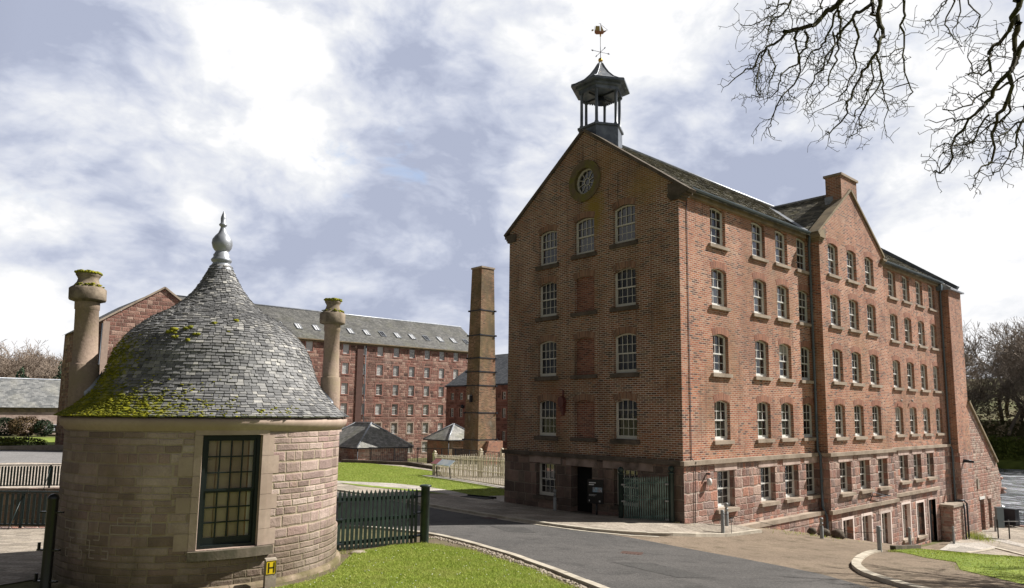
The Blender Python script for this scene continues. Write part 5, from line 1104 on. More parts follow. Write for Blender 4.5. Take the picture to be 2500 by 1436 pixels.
# hydrant marker
hm_=thing('hydrant_marker','short concrete hydrant post with yellow H plate at the foot of the round house','hydrant marker',cyl_pt(2.90,87.0,-1.7))
hc=Vector(cyl_pt(2.90,87.0,0)); hn=Vector((math.sin(rad(97)),math.cos(rad(97)),0)); ht_=Vector((-hn.y,hn.x,0)); f_hm=ht_.cross(Z3)
mb=MB(); mb.prism([(-.06,-1.9),(.05,-1.9),(.05,-1.09),(.035,-1.06),(-.06,-1.05)],hc-ht_*.095,hn,Z3,ht_,0,.19); mb.build('post',M_conc,hm_)
mb=MB(); fo=hc+hn*.052; mb.prism([(-.083,-1.31),(.083,-1.31),(.083,-1.085),(-.083,-1.085)],fo,ht_,Z3,hn,0,.006); pl=mb.build('plate',M_yellow,hm_)
mb=MB(); fo=fo+hn*.007
for x0,x1,z0,z1 in((-.055,-.035,-1.29,-1.115),(.035,.055,-1.29,-1.115),(-.035,.035,-1.213,-1.193),(-.083,.083,-1.095,-1.085),(.073,.083,-1.31,-1.095)): mb.prism([(x0,z0),(x1,z0),(x1,z1),(x0,z1)],fo,ht_,Z3,hn,0,.003)
mb.build('letter_h',M_black,pl)
# picket gate between gatehouse and post
def picket_panel(parent,p,q,zt0,zt1,zb0,zb1,n,pw,th,mat,rails,railm,point=.05,railh=.09,nm='picket'):
    p=Vector((*p,0));q=Vector((*q,0)); d_=(q-p); L_=d_.length; d_.normalize(); nn=d_.cross(Z3)
    mb=MB()
    for i in range(n):
        f=(i+.5)/n; x=L_*f; zt=zt0+(zt1-zt0)*f+random.uniform(-.008,.008); zb=zb0+(zb1-zb0)*f
        mb.prism([(x-pw/2,zb),(x+pw/2,zb),(x+pw/2,zt-point),(x,zt),(x-pw/2,zt-point)],p,d_,Z3,nn,0,th)
    mb.build(nm,mat,parent)
    mb=MB()
    for f in rails:
        za=zb0+(zt0-zb0)*f; zb_=zb1+(zt1-zb1)*f; a=p+Z3*za-nn*.05; b=q+Z3*zb_-nn*.05; mb.obox((a+b)/2,(b-a).length,.05,railh,(b-a),az=Z3)
    mb.build('rail',railm,parent)
gt=thing('picket_gate','dark green wooden picket gate between the round house and its post','gate',(-1.0,-10.8,-1.75))
picket_panel(gt,(-1.14,-11.90),(-.93,-9.82),-.28,-.34,-1.62,-1.64,19,.070,.022,M_green,(.10,.48,.84),M_green,.08,.085)
mb=MB()
for z_ in(-1.5,-.95,-.55): mb.box(-1.16,-1.0,-11.95,-11.75,z_,z_+.03); mb.box(-1.02,-.86,-9.95,-9.7,z_,z_+.03)
mb.build('hinge',M_dgreen,gt)
def cap_post(name,x,y,zb,zt,r,mat,label,cat='gate post',cap='disc',parent=None):
    mb=MB()
    if cap=='disc': P=[(r,zb),(r,zt-.03),(r*1.35,zt-.02),(r*1.35,zt+.015),(r*1.1,zt+.03),(.001,zt+.035)]
    elif cap=='dome': P=[(r*1.1,zb),(r*1.1,zb+.3),(r,zb+.32),(r,zt-.02)]+[(r*1.08*math.cos(k*math.pi/16),zt+r*1.08*math.sin(k*math.pi/16)) for k in range(8)]+[(.001,zt+r*1.08)]
    else: P=[(r,zb),(r,zt),(r*1.5,zt+.01),(r*1.5,zt+.03),(r*.8,zt+.05)]+[(r*1.25*math.sin(k*math.pi/8),zt+.05+r*1.25-r*1.25*math.cos(k*math.pi/8)) for k in range(1,8)]+[(.001,zt+.05+r*2.5)]
    mb.lathe(P,(x,y,0),18); 
    if parent: return mb.build(name,mat,parent)
    return tag(mb.build(name,mat,loc=(x,y,zb)),label,cat)
cap_post('gate_post',-.86,-9.66,-2.0,-.29,.11,M_green,'round dark green post with flat cap at the free end of the picket gate')
gp=thing('gate_post','tall black iron post with domed top and collar at the left of the round house','gate post',(-.33,-17.58,-1.6))
cap_post('post',-.33,-17.58,-1.9,.02,.082,M_black,'',cap='dome',parent=gp)
mb=MB(); 
for z_ in(-.2,-.82,-1.33): mb.obox((-.33,-17.58,z_),.40,.06,.025,(.75,.66,0)); 
mb.obox((-.46,-17.70,-1.27),.03,.04,.14,(.75,.66,0)); mb.obox((-.46,-17.70,-.76),.03,.04,.12,(.75,.66,0)); mb.build('bracket',M_black,gp)
# small ground plug near hinge
mb=MB(); blobmesh(mb,(-.6,-11.6,-1.66),.22,.08,3,10,6); tag(mb.build('stone',M_conc,loc=(-.6,-11.6,-1.7)),'low grey stone by the gate hinge','stone')
# railings left
def railing(name,p,q,zb,zt,gap,bw,bt,mat,label,stays=None,post=2.1,post_r=.03,loc=None,curve=False,lit=None,cat='railing'):
    p=Vector((*p,0));q=Vector((*q,0)); d_=q-p; L_=d_.length; d_.normalize(); nn=d_.cross(Z3); th_=thing(name,label,cat,((p+q)/2).to_tuple()[:2]+(zb,))
    mb=MB(); n=int(L_/gap)
    for i in range(n): x=(i+.5)*gap; c=p+d_*x+Z3*(zb+zt)/2; mb.obox(c,bw,bt,zt-zb-.14,d_)
    mb.build('bar',mat,th_)
    mb=MB(); c=p+d_*L_/2; mb.obox(c+Z3*(zt-.02),L_,.055,.045,d_); mb.obox(c+Z3*(zb+.10),L_,.04,.035,d_); mb.build('rail',mat,th_)
    mb=MB(); k=int(L_/post)+1
    for i in range(k): c=p+d_*(i*post+.2); mb.obox(c+Z3*(zb+zt-.3)/2,post_r*2,post_r*2,zt-zb+.28,d_); 
    mb.build('post',mat,th_)
    if stays:
        mb=MB()
        for i in range(k): c=p+d_*(i*post+.2); mb.tube([c+Z3*(zt-.1),c+nn*.55*stays+Z3*(zb-.05)],.014,5)
        mb.build('stay',mat,th_)
    return th_
railing('railing',(-14.2,-19.85),(-8.6,-13.4),-1.88,-.84,.155,.08,.012,M_rail,'nearer dark green railing of wide flat bars above the sunken channel',1)
railing('railing',(-28.0,-19.4),(-23.2,-11.2),-1.98,-.96,.125,.078,.02,M_rail,'farther dark railing of thin bars on the far side of the sunken channel',1)
# mill gate by the door
mg=thing('mill_gate','tall grey green iron gate between ball topped posts against the shaded mill front','gate',(-1.0,-.65,-2.2))
g0=Vector((-1.93,-.92)); g1=Vector((-.33,-.22))
picket_panel(mg,(g0.x+.1,g0.y+.04),(g1.x-.08,g1.y-.04),-.60,-.50,-2.16,-1.97,20,.040,.02,M_green2,(.12,.5,.86),M_green2,.05,.05,'bar')
mb=MB(); d_=Vector((g1.x-g0.x,g1.y-g0.y,.19)); V=[]
for a_,zt in((g0-Vector((.0,.02)),-2.17),(g1+Vector((.25,.08)),-1.96)):
    for w_ in(-.13,.13): 
        nn=Vector((-(g1-g0).y,(g1-g0).x)).normalized()*w_; V+= [(a_.x+nn.x,a_.y+nn.y,-2.4),(a_.x+nn.x,a_.y+nn.y,zt)]
mb.add(V,[(0,1,5,4),(2,6,7,3),(1,3,7,5),(0,2,3,1),(4,5,7,6)]); mb.build('kerb_base',plain('kerb_lichen',(.30,.27,.14),.9,0,.3,10,.3,(.22,.18,.12)),mg)
cap_post('post',g0.x,g0.y,-2.3,-.52,.085,M_green,'',cap='ball',parent=mg); cap_post('post',g1.x,g1.y,-2.1,-.42,.085,M_green,'',cap='ball',parent=mg)
mb=MB()
for z_ in(-.85,-1.4,-2.0): mb.obox((g0.x+.13,g0.y-.02,z_),.14,.05,.05,(g1-g0).to_3d()); mb.obox((g1.x-.12,g1.y-.1,z_+.08),.12,.05,.05,(g1-g0).to_3d())
mb.build('latch',M_grey,mg)
# notice board beside the door
nb=thing('notice_board','black notice board on a single post to the right of the mill doorway','notice board',(-3.55,-.35,-2.3))
bn_=Vector((.35,-1,0)).normalized(); bt_=Vector((1,.35,0)).normalized(); bo=Vector((-3.55,-.42,0))
mb=MB(); mb.obox(bo+Z3*-1.26,.62,.04,.86,bt_,az=Z3); bd=mb.build('board',M_black,nb)
mb=MB(); fo=bo+bn_*.022
for x0,x1,z0,z1 in((-.25,.02,-.97,-.93),(-.25,-.05,-1.04,-1.00),(-.25,.05,-1.38,-1.37),(-.25,.0,-1.42,-1.41),(-.25,-.22,-1.62,-1.56),(.14,.2,-1.63,-1.57)): mb.prism([(x0,z0),(x1,z0),(x1,z1),(x0,z1)],fo,bt_,Z3,bn_,0,.004)
mb.build('lettering',M_brass,bd)
mb=MB(); mb.prism([(-.1,-1.28),(.27,-1.28),(.27,-1.11),(-.1,-1.11)],fo,bt_,Z3,bn_,0,.004); mb.build('picture',groundmat('picture',(.25,.42,.55),(.40,.30,.25),(.5,.55,.6),6,20,.5,0),bd)
mb=MB(); mb.tube([bo+Vector((.02,.04,-2.35)),bo+Vector((.02,.04,-1.6))],.035,8); mb.build('post',M_black,nb)
# bollards and posts along the mill
def lamp_bollard(x,y,zb,h,label):
    t_=thing('lamp_bollard',label,'bollard',(x,y,zb),'grey bollards in front of the mill')
    mb=MB(); mb.lathe([(.062,-.1),(.062,h*.62),(.055,h*.63)],(x,y,zb),14); mb.build('post',M_grey,t_)
    mb=MB(); mb.lathe([(.045,h*.62),(.045,h*.72),(.06,h*.73),(.06,h*.76),(.045,h*.77),(.045,h*.86),(.062,h*.88),(.062,h*.98),(.05,h),(.001,h*1.005)],(x,y,zb),14); mb.build('lamp_head',M_grey,t_)
lamp_bollard(-5.69,-.38,-2.17,.80,'grey lamp bollard left of the dark doorway, by the left sash window')
lamp_bollard(.62,1.55,-2.2,.78,'grey lamp bollard against the red stone base just right of the near mill corner')
lamp_bollard(2.95,3.55,-2.55,.72,'grey lamp bollard standing in front of the downpipe corner')
lamp_bollard(1.98,13.82,-4.1,.82,'small grey lamp bollard below the basement windows, beyond the retaining edge')
lamp_bollard(.9,22.9,-5.1,.85,'grey lamp bollard in front of the mossy brick enclosure')
lamp_bollard(1.0,30.0,-5.2,.85,'farthest grey lamp bollard, beside the two grey doors of the end wall')
def plain_post(x,y,zb,h,label):
    mb=MB(); mb.lathe([(.058,-.1),(.058,h-.01),(.05,h),(.001,h)],(x,y,zb),14); mb.tube([(x+.05,y,zb+h-.09),(x+.1,y-.03,zb+h-.12)],.012,5); tag(mb.build('metal_post',M_grey,loc=(x,y,zb)),label,'post','plain grey posts by the gravel')
plain_post(1.26,.3,-2.26,.78,'plain grey metal post standing on the curved pale kerb')
plain_post(5.84,.94,-2.3,.80,'plain grey metal post by the tip of the curved kerb and grass')
mb=MB(); pts=[(1.32,.3,-1.6),(2.6,1.6,-1.98),(3.6,2.6,-1.95),(4.8,1.9,-1.9),(5.8,.94,-1.68)]; mb.tube(pts,.007,5); tag(mb.build('rope',M_iron,loc=(3,2,-1.9)),'thin slack wire strung between the two plain grey posts','wire')
mb=MB(); mb.tube([(1.45,.5,-2.3),(1.45,.5,-1.75)],.008,5); mb.tube([(1.42,.5,-1.72),(1.48,.5,-1.72)],.014,5); tag(mb.build('marker_pin',M_iron,loc=(1.45,.5,-2.3)),'thin iron pin beside the plain post on the kerb','pin')
# boulders by ledge
for i,(x,y,r,lb) in enumerate([(1.9,5.0,.16,'leftmost small dark boulder under the mill ledge'),(2.15,5.4,.2,'middle dark boulder under the mill ledge'),(2.4,5.95,.25,'largest dark boulder under the mill ledge, nearest the downpipe')]):
    mb=MB(); blobmesh(mb,(x,y,T(x,y)+.15),r,r*.8,i+2,9,6); tag(mb.build('boulder',M_dressD,loc=(x,y,T(x,y))),lb,'boulder','boulders under the ledge')
mb=MB(); pts=[(5.9,2.0),(5.1,3.6),(4.4,5.0)]
mb=MB(); a_,b_2=Vector((5.75,2.1,-2.35)),Vector((5.6,4.5,-2.62)); mb.obox((a_+b_2)/2,(b_2-a_).length,.16,.34,(b_2-a_)); tag(mb.build('retaining_edge',M_dressD,loc=(5.7,3,-2.6)),'dark stone edge holding up the grass behind the plain grey post','retaining edge')
# parcel locker like panel on two legs
pc=thing('metal_cabinet','blue grey metal cabinet on two black legs on the riverside terrace','cabinet',(2.35,26.2,-5.25))
pcx=Vector((1.9,27.6,0)); mb=MB(); mb.obox(pcx+Vector((-.05,.1,-4.1)),.42,.18,1.15,(.62,.78,0)); mb.build('cabinet',plain('panel_blue_grey',(.16,.20,.22),.4,.2,.1,8),pc)
mb=MB(); mb.obox(pcx+Vector((-.12,-.12,-4.75)),.06,.06,1.1,(1,0,0)); mb.obox(pcx+Vector((.3,.4,-4.75)),.06,.06,1.1,(1,0,0)); mb.build('leg',M_black,pc)
mb=MB(); mb.obox(pcx+Vector((.42,.4,-4.3)),.9,.04,.04,(.62,.78,0)); mb.build('bar',M_grey,pc)
# river railing
railing('railing',(.9,33.5),(14,33.1),-5.2,-4.15,.17,.02,.02,M_iron,'dark railing along the terrace edge above the river',None,1.8)
mb=MB(); mb.obox((.75,33.4,-4.7),1.3,.5,.95,(.9,-.2,0)); mb.obox((.75,33.4,-4.18),1.4,.6,.08,(.9,-.2,0)); tag(mb.build('railing_cabinet',M_iron,loc=(.75,33.4,-5.2)),'dark iron framed box where the river railing meets the ruined wall','iron box')
# cream fence
cf=thing('cream_fence','cream picket fence with ball topped posts on the far side of the flag path','fence',(-18,5.5,-2.4))
picket_panel(cf,(-23.1,6.25),(-12.6,4.75),-1.08,-.74,-2.42,-2.36,60,.055,.02,M_cream,(.06,.45,.86),M_cream,.06,.05)
picket_panel(cf,(-22.9,6.5),(-20.8,7.9),-1.15,-.95,-2.5,-2.5,18,.055,.02,M_cream,(.1,.5,.88),M_cream,.06,.05)
picket_panel(cf,(-20.7,8.0),(-16.5,11.9),-.92,-.85,-2.5,-2.5,36,.055,.02,M_cream,(.1,.5,.88),M_cream,.06,.05)
def cpost(x,y,zb,zt): mb=MB(); mb.box(x-.09,x+.09,y-.09,y+.09,zb,zt-.12); mb.box(x-.12,x+.12,y-.12,y+.12,zt-.14,zt-.08); mb.ball((x,y,zt),.10,12,8); mb.build('fence_post',M_cream,cf)
cpost(-23.15,6.2,-2.5,-.92); cpost(-20.76,7.97,-2.5,-.74); cpost(-19.85,8.94,-2.5,-.70)
# information panel in front of it
ip=thing('information_panel','tilted information panel with a red and pale blue face in front of the cream fence','information panel',(-21,5.4,-2.3))
io=Vector((-21.1,5.35,-1.42)); iu=Vector((1,-.14,0)).normalized(); iv=Vector((.05,.75,.55)).normalized()
mb=MB(); mb.obox(io,2.3,.5,.05,iu,az=iu.cross(iv)); pn=mb.build('panel',plain('panel_pale',(.42,.50,.58),.35,0,.15,4,0,(.60,.62,.62),.4,2),ip)
nrm_=iu.cross(iv); mb=MB(); mb.obox(io-iu*.78+nrm_*.03,.72,.49,.01,iu,az=nrm_); mb.build('title_strip',plain('panel_red',(.35,.07,.05),.4,0,.2,4),pn)
mb=MB(); 
for s_ in(-.85,.85): mb.tube([io+iu*s_+Vector((0,0,-.05)),io+iu*s_+Vector((0,.1,-1.0))],.03,6)
mb.build('leg',M_black,ip)
# ------------------------------------------------------------------ square brick chimney stack
cs=thing('brick_chimney','tall tapering square brick chimney banded with iron straps, standing alone between the mills','chimney',(-36.9,20.75,-3))
def hs_(z_): return 1.08+(.73-1.08)*(z_+3)/(15+3)
mb=MB(); zl=[-3.5,-.85,1.55,4.0,5.25,6.5,8.6,10.9,14.85]
for i in range(len(zl)-1):
    a,b=hs_(zl[i])+(.06 if i==0 else 0),hs_(zl[i+1])+(.03 if i==0 else 0); V=[(-36.9+sx_*h,20.75+sy_*h,z_) for h,z_ in((a,zl[i]),(b,zl[i+1])) for sx_,sy_ in((-1,-1),(1,-1),(1,1),(-1,1))]
    mb.add(V,[(0,1,5,4),(1,2,6,5),(2,3,7,6),(3,0,4,7)])
mb.build('shaft',M_brickC,cs)
h=.80; box_part('capping',M_dress,cs,(-36.9-h,-36.9+h,20.75-h,20.75+h,14.85,15.0))
mb=MB()
for z_ in zl[1:-1]:
    mb=MB(); h=hs_(z_)+.04; mb.box(-36.9-h,-36.9+h,20.75-h,20.75-h+.035,z_-.05,z_+.05); mb.box(-36.9+h-.035,-36.9+h,20.75-h+.035,20.75+h,z_-.05,z_+.05); mb.box(-36.9-h,-36.9-h+.035,20.75-h+.035,20.75+h,z_-.05,z_+.05); mb.box(-36.9-h+.035,-36.9+h-.035,20.75+h-.035,20.75+h,z_-.05,z_+.05)
    for sx_,sy_ in((1,-1),(-1,-1),(1,1)): mb.box(-36.9+sx_*h-.09,-36.9+sx_*h+.09,20.75+sy_*h-.09,20.75+sy_*h+.09,z_-.07,z_+.07)
    mb.build('iron_strap',M_iron,cs)
mb=MB(); mb.box(-37.3,-37.0,19.55,19.85,2.75,3.15); fl=mb.build('flood_lamp',M_brass,cs); mb=MB(); mb.box(-37.0,-36.85,19.5,19.9,2.5,3.1); mb.build('lamp_body',M_iron,fl)
mb=MB(); mb.prism([(19.85,-3.5),(22.2,-3.5),(22.2,-.95),(20.6,-.95)],(-35.9,0,0),(0,1,0),(0,0,1),(1,0,0),-.02,.5); mb.build('sloping_base',M_brickB,cs)
# ------------------------------------------------------------------ small window builder for the far mills
def farwin(wd,ht,white=False,cols=4,rows=6,name='window',fr=None,cill=None,mar=None):
    h2=wd/2; f=.09; mb=MB()
    for a in((-h2,-h2+f,0,ht),(h2-f,h2,0,ht),(-h2+f,h2-f,0,f),(-h2+f,h2-f,ht-f,ht),(-h2+f,h2-f,ht/2-.03,ht/2+.03)): mb.box(a[0],a[1],.12,.2,a[2],a[3])
    for c in range(1,cols): x=-h2+f+(wd-2*f)*c/cols; mb.box(x-.018,x+.018,.13,.18,f,ht-f)
    for r_ in range(1,rows):
        if r_*2==rows: continue
        z_=f+(ht-2*f)*r_/rows; mb.box(-h2+f,h2-f,.131,.179,z_-.014,z_+.014)
    o=mb.build(name,fr or M_framew); OFF[o.name]=Vector((0,0,0))
    g=MB(); g.add([(-h2+.03,.17,.03),(h2-.03,.17,.03),(h2-.03,.17,ht-.03),(-h2+.03,.17,ht-.03)],[(0,1,2,3)]); g.build('pane',M_glw if white else M_gl,o)
    s=MB(); m_=.17
    s.box(-h2-m_,-h2,-.02,.12,-m_,ht+m_); s.box(h2,h2+m_,-.02,.12,-m_,ht+m_); s.box(-h2,h2,-.02,.12,ht,ht+m_); s.box(-h2,h2,-.05,.12,-m_,0); s.build('surround',mar or M_rsur,o)
    return o
M_rsur=plain('stone_surround_red',(.28,.14,.115),.9,0,.2,4,.2,(.34,.20,.16),.2,1.0)
M_rsur2=plain('stone_surround_pale',(.36,.27,.22),.9,0,.2,4)
wD=farwin(.92,1.42); wW=farwin(.92,1.42,True); wP=farwin(.92,1.42,False,mar=M_rsur2); wE=farwin(.72,1.2,False,2,4)

mm=thing('stone_mill','long red sandstone mill of six storeys with grey slate roof and a row of skylights','mill',(-70,27,-5))
yc=[19.4+2.53*k-2.53*0 for k in range(-6,10)]
yc=[24.6+2.535*k for k in range(-8,9)]
rows_=[9.05,6.45,3.83,1.22,-1.32,-3.95]
cols_=[y for y in yc if 5<y<46]
mb=MB(); H_=[arch_poly(y-.46,y+.46,z_,z_+1.42,0) for z_ in rows_ for y in cols_]
panel(mb,(-70,0,0),(0,1,0),[(4.6,-7),(47.5,-7),(47.5,10.85),(4.6,10.85)],H_,.25)
mb.add([(-70,47.5,-7),(-82,47.5,-7),(-82,47.5,10.85),(-76,47.5,15),(-70,47.5,10.85)],[(0,1,2,3,4)]); mb.add([(-82,4.6,-7),(-70,4.6,-7),(-70,4.6,10.85),(-76,4.6,15),(-82,4.6,10.85)],[(0,1,2,3,4)]); mb.add([(-82,4.6,-7),(-82,47.5,-7),(-82,47.5,10.85),(-82,4.6,10.85)],[(0,3,2,1)])
mb.build('wall',M_midst,mm)
for ri,z_ in enumerate(rows_):
    for y in cols_:
        k=round((y-24.6)/2.535)
        wh= (ri==0 and k<=2) or (ri==1 and (k<=2 or k in(6,7))) or (ri in(2,) and k<=1) or (ri==3 and k<=2) or (ri==4 and k<=1) or (ri==4 and k==6)
        place(wW if wh else (wP if ri>=4 else wD),mm,(-70,y,z_),math.pi/2)
mb=MB(); mb.add([(-69.6,4.5,10.62),(-69.6,47.6,10.62),(-76,47.6,15.05),(-76,4.5,15.05)],[(0,1,2,3)]); mb.add([(-76,4.5,15.05),(-76,47.6,15.05),(-82.4,47.6,10.62),(-82.4,4.5,10.62)],[(0,1,2,3)]); mb.build('roof',M_slF,mm)
mb=MB(); mb.box(-70,-69.55,4.6,47.5,10.5,10.62); mb.box(-70,-69.9,4.6,47.5,10.3,10.5); mb.build('gutter',M_gutL,mm)
mb=MB(); mb.tube([(-76,4.5,15.08),(-76,47.6,15.08)],.12,6); mb.build('ridge',M_lead,mm)
sl_=Vector((-6.4,0,4.43)).normalized(); sn=Vector((0,1,0)).cross(sl_); sn=sn if sn.z>0 else -sn
for k in range(-7,10):
    y=23.7+2.44*k
    if not 6<y<46: continue
    c=Vector((-69.6,y,10.62))+sl_*2.9
    mb=MB(); 
    for dx_,dy_,w_,h_ in((0,-.33,.09,1.35),(0,.33,.09,1.35),(.66,0,.66,.09),(-.66,0,.66,.09),(0,0,.05,1.3)):
        mb.obox(c+sl_*dx_+Vector((0,dy_,0))+sn*.05,h_ if dx_==0 else .09,w_ if dx_==0 else .66,.12,sl_,ay=(0,1,0),az=sn)
    sk=mb.build('skylight',M_lead,mm); mb=MB(); mb.obox(c+sn*.06,1.28,.6,.02,sl_,ay=(0,1,0),az=sn); mb.build('pane',M_glw if k%3 else M_gl,sk)
mb=MB(); mb.tube([(-69.85,27.4,10.4),(-69.85,27.4,-6)],.06,6); mb.build('downpipe',M_gut,mm)
mb=MB(); mb.box(-70,-69.88,26.2,27.1,-6,10.3); mb.build('wall_stain',plain('damp_brick',(.11,.06,.05),.9,0,.3,3),mm)
# cross wing, gable towards the yard
wg=thing('gabled_wing','red stone gabled wing rising behind the round house, joined to the long stone mill','building',(-62,-.3,-3))
mb=MB(); mb.add([(-60,-5.2,-5),(-60,4.7,-5),(-60,4.7,9.7),(-60,-.26,13.2),(-60,-5.2,9.7)],[(0,1,2,3,4)]); mb.add([(-60,4.7,-5),(-78,4.7,-5),(-78,4.7,9.7),(-60,4.7,9.7)],[(0,1,2,3)]); mb.add([(-78,-5.2,-5),(-60,-5.2,-5),(-60,-5.2,9.7),(-78,-5.2,9.7)],[(0,1,2,3)]); mb.add([(-78,-5.2,-5),(-78,4.7,-5),(-78,4.7,9.7),(-78,-.26,13.2),(-78,-5.2,9.7)],[(4,3,2,1,0)])
mb.build('wall',M_midst,wg)
mb=MB(); mb.add([(-60.1,-5.5,9.55),(-78,-5.5,9.55),(-78,-.26,13.27),(-60.1,-.26,13.27)],[(3,2,1,0)]); mb.add([(-60.1,5.0,9.55),(-78,5.0,9.55),(-78,-.26,13.27),(-60.1,-.26,13.27)],[(0,1,2,3)]); mb.build('roof',M_slF,wg)
mb=MB()
for ya in(-5.6,5.1): a,b=Vector((-60,ya,9.5)),Vector((-60,-.26,13.3)); mb.obox((a+b)/2+Z3*.06,(b-a).length,.35,.16,(b-a),ay=(1,0,0),az=Vector((1,0,0)).cross(b-a) if (Vector((1,0,0)).cross(b-a)).z>0 else -Vector((1,0,0)).cross(b-a))
mb.build('coping',M_dress,wg)
box_parts('quoins',M_rsur2,wg,(-60.0,-59.96,-5.2,-4.65,-4,9.6),(-60.0,-59.96,4.1,4.7,-4,9.6))
mb=MB(); mb.box(-66,-61.5,-6.0,-5.2,-4,9.2); mb.build('side_turret',M_midst,wg)
for z_ in(6.3,3.6,.9): place(wE,wg,(-63.5,-6.02,z_))
mb=MB(); mb.tube([(-60.0,-5.28,9.4),(-60.0,-5.28,-4)],.07,6); mb.build('downpipe',M_iron,wg)
# east mill, in front of the far end
em=thing('slate_roofed_mill','lower dark stone mill with slate and glazed roof behind the brick chimney','mill',(-46,32,-5))
EX=lambda x:14.2+(x-14.2)*.823
EZ_=lambda z_:1.53+(z_-1.53)*.823
mb=MB(); exs=[EX(x) for x in (-68.5,-66.4,-64.2,-62,-59.8,-57.1,-54.9,-52.7)]; zr=[(EZ_(3.35),.82),(EZ_(.95),1.0),(EZ_(-2.0),1.0)]; X0_=EX(-70); E0=30.0; ee,er=EZ_(5.45),EZ_(10.2)
panel(mb,(X0_,E0,0),(1,0,0),[(0,-7),(17,-7),(17,ee),(0,ee)],[arch_poly(x-X0_-.31,x-X0_+.31,z_,z_+h,0) for x in exs for z_,h in zr],.25)
for xx,fl in((X0_,1),(X0_+17,0)):
    V=[(xx,E0,-7),(xx,E0+12,-7),(xx,E0+12,ee),(xx,E0+6,er),(xx,E0,ee)]; mb.add(V,[(4,3,2,1,0) if fl else (0,1,2,3,4)])
mb.build('wall',masonry('stone_mill_dark',.5,.26,.02,[(0,(.10,.05,.045)),(.5,(.19,.085,.07)),(1,(.26,.13,.105))],(.24,.17,.14),.08,1.4,coursed=(.3,.8),bump=.6,vary=.5),em)
wE2=farwin(.62,1.0,False,2,4); wE3=farwin(.62,.82,False,2,2)
for x in exs:
    for z_,h in zr: place(wE3 if h<.9 else wE2,em,(x,E0,z_))
M_slD=slate('slate_dark',[(0,(.05,.055,.065)),(.5,(.08,.088,.10)),(1,(.13,.135,.15))],.34,.24,bump=.4)
mb=MB(); mb.add([(X0_-.2,E0-.3,ee-.2),(X0_+17.3,E0-.3,ee-.2),(X0_+17.3,E0+6,er+.05),(X0_-.2,E0+6,er+.05)],[(0,1,2,3)]); mb.add([(X0_-.2,E0+6,er+.05),(X0_+17.3,E0+6,er+.05),(X0_+17.3,E0+12.3,ee-.2),(X0_-.2,E0+12.3,ee-.2)],[(0,1,2,3)]); mb.build('roof',M_slD,em)
mb=MB(); d_=Vector((0,6.3,er-ee+.25)).normalized(); nn=Vector((1,0,0)).cross(d_); c0=Vector((X0_,E0-.3,ee-.2))+d_*3.3+nn*.06
mb.add([c0+Vector((8.6,0,0)),c0+Vector((15,0,0)),c0+Vector((15,0,0))+d_*2.0,c0+Vector((8.6,0,0))+d_*2.0],[(0,1,2,3)]); gz=mb.build('roof_glazing',glass('glass_roof',(.30,.34,.37),.2,1.6),em)
mb=MB()
for k in range(16): mb.obox(c0+Vector((8.6+k*.42,0,0))+d_*1.0+nn*.03,2.0,.05,.06,d_,ay=(1,0,0),az=nn)
mb.build('glazing_bars',M_lead,gz)
mb=MB(); mb.tube([(X0_,E0-.15,ee-.1),(X0_+17,E0-.15,ee-.1)],.08,6); mb.build('gutter',M_iron,em)
for zz_ in(2.25,-1.15): mb=MB(); mb.ball((EX(-65.9),E0-.12,zz_),.23,10,8); mb.build('wall_vent',M_iron,em)
box_part('end_chimney',M_dress,em,(EX(-58.9),EX(-58.2),E0+5.6,E0+6.4,er-.2,er+.8))
# two hipped huts
def hut(name,label,x1,y0,dx,dy,ze,zr_,over,rl,wallm,zb=-4.5):
    h_=thing(name,label,'hut',(x1-dx/2,y0+dy/2,zb)); x0=x1-dx; y1=y0+dy
    mb=MB(); mb.box(x0+over,x1-over,y0+over,y1-over,zb,ze-.02); mb.build('wall',wallm,h_)
    cy_=(y0+y1)/2; A=(x0,y0,ze);B=(x1,y0,ze);C_=(x1,y1,ze);D_=(x0,y1,ze); r0=(x0+(dx-rl)/2,cy_,zr_); r1=(x1-(dx-rl)/2,cy_,zr_)
    mb=MB(); mb.add([A,B,C_,D_,r0,r1],[(0,1,5,4),(1,2,5),(2,3,4,5),(3,0,4)]); mb.add([A,B,C_,D_],[(3,2,1,0)]); mb.build('roof',M_slH,h_)
    mb=MB(); up_=Vector((0,0,.03))
    for a,b in((B,r1),(C_,r1),(A,r0),(D_,r0),(r0,r1)): mb.tube([Vector(a)+up_,Vector(b)+up_],.075,6)
    mb.build('hip_flashing',M_lead,h_)
    mb=MB(); 
    for a,b in((A,B),(B,C_),(C_,D_),(D_,A)): mb.tube([Vector(a)-Z3*.06,Vector(b)-Z3*.06],.05,6)
    mb.tube([(x1-.1,y0+.15,ze-.1),(x1-.1,y0+.15,zb)],.04,6); mb.build('gutter',M_iron,h_)
    return h_
hut('hipped_hut','larger low stone hut with hipped slate roof on the lawn edge beside the round house',-39.7,9.9,8,5.6,-1.45,.55,.35,2.8,M_rubL)
hut('hipped_hut','smaller brick hut with hipped slate roof at the foot of the brick chimney',-41.8,20.75,4.2,4.4,-1.08,.40,.3,.1,M_brickC)
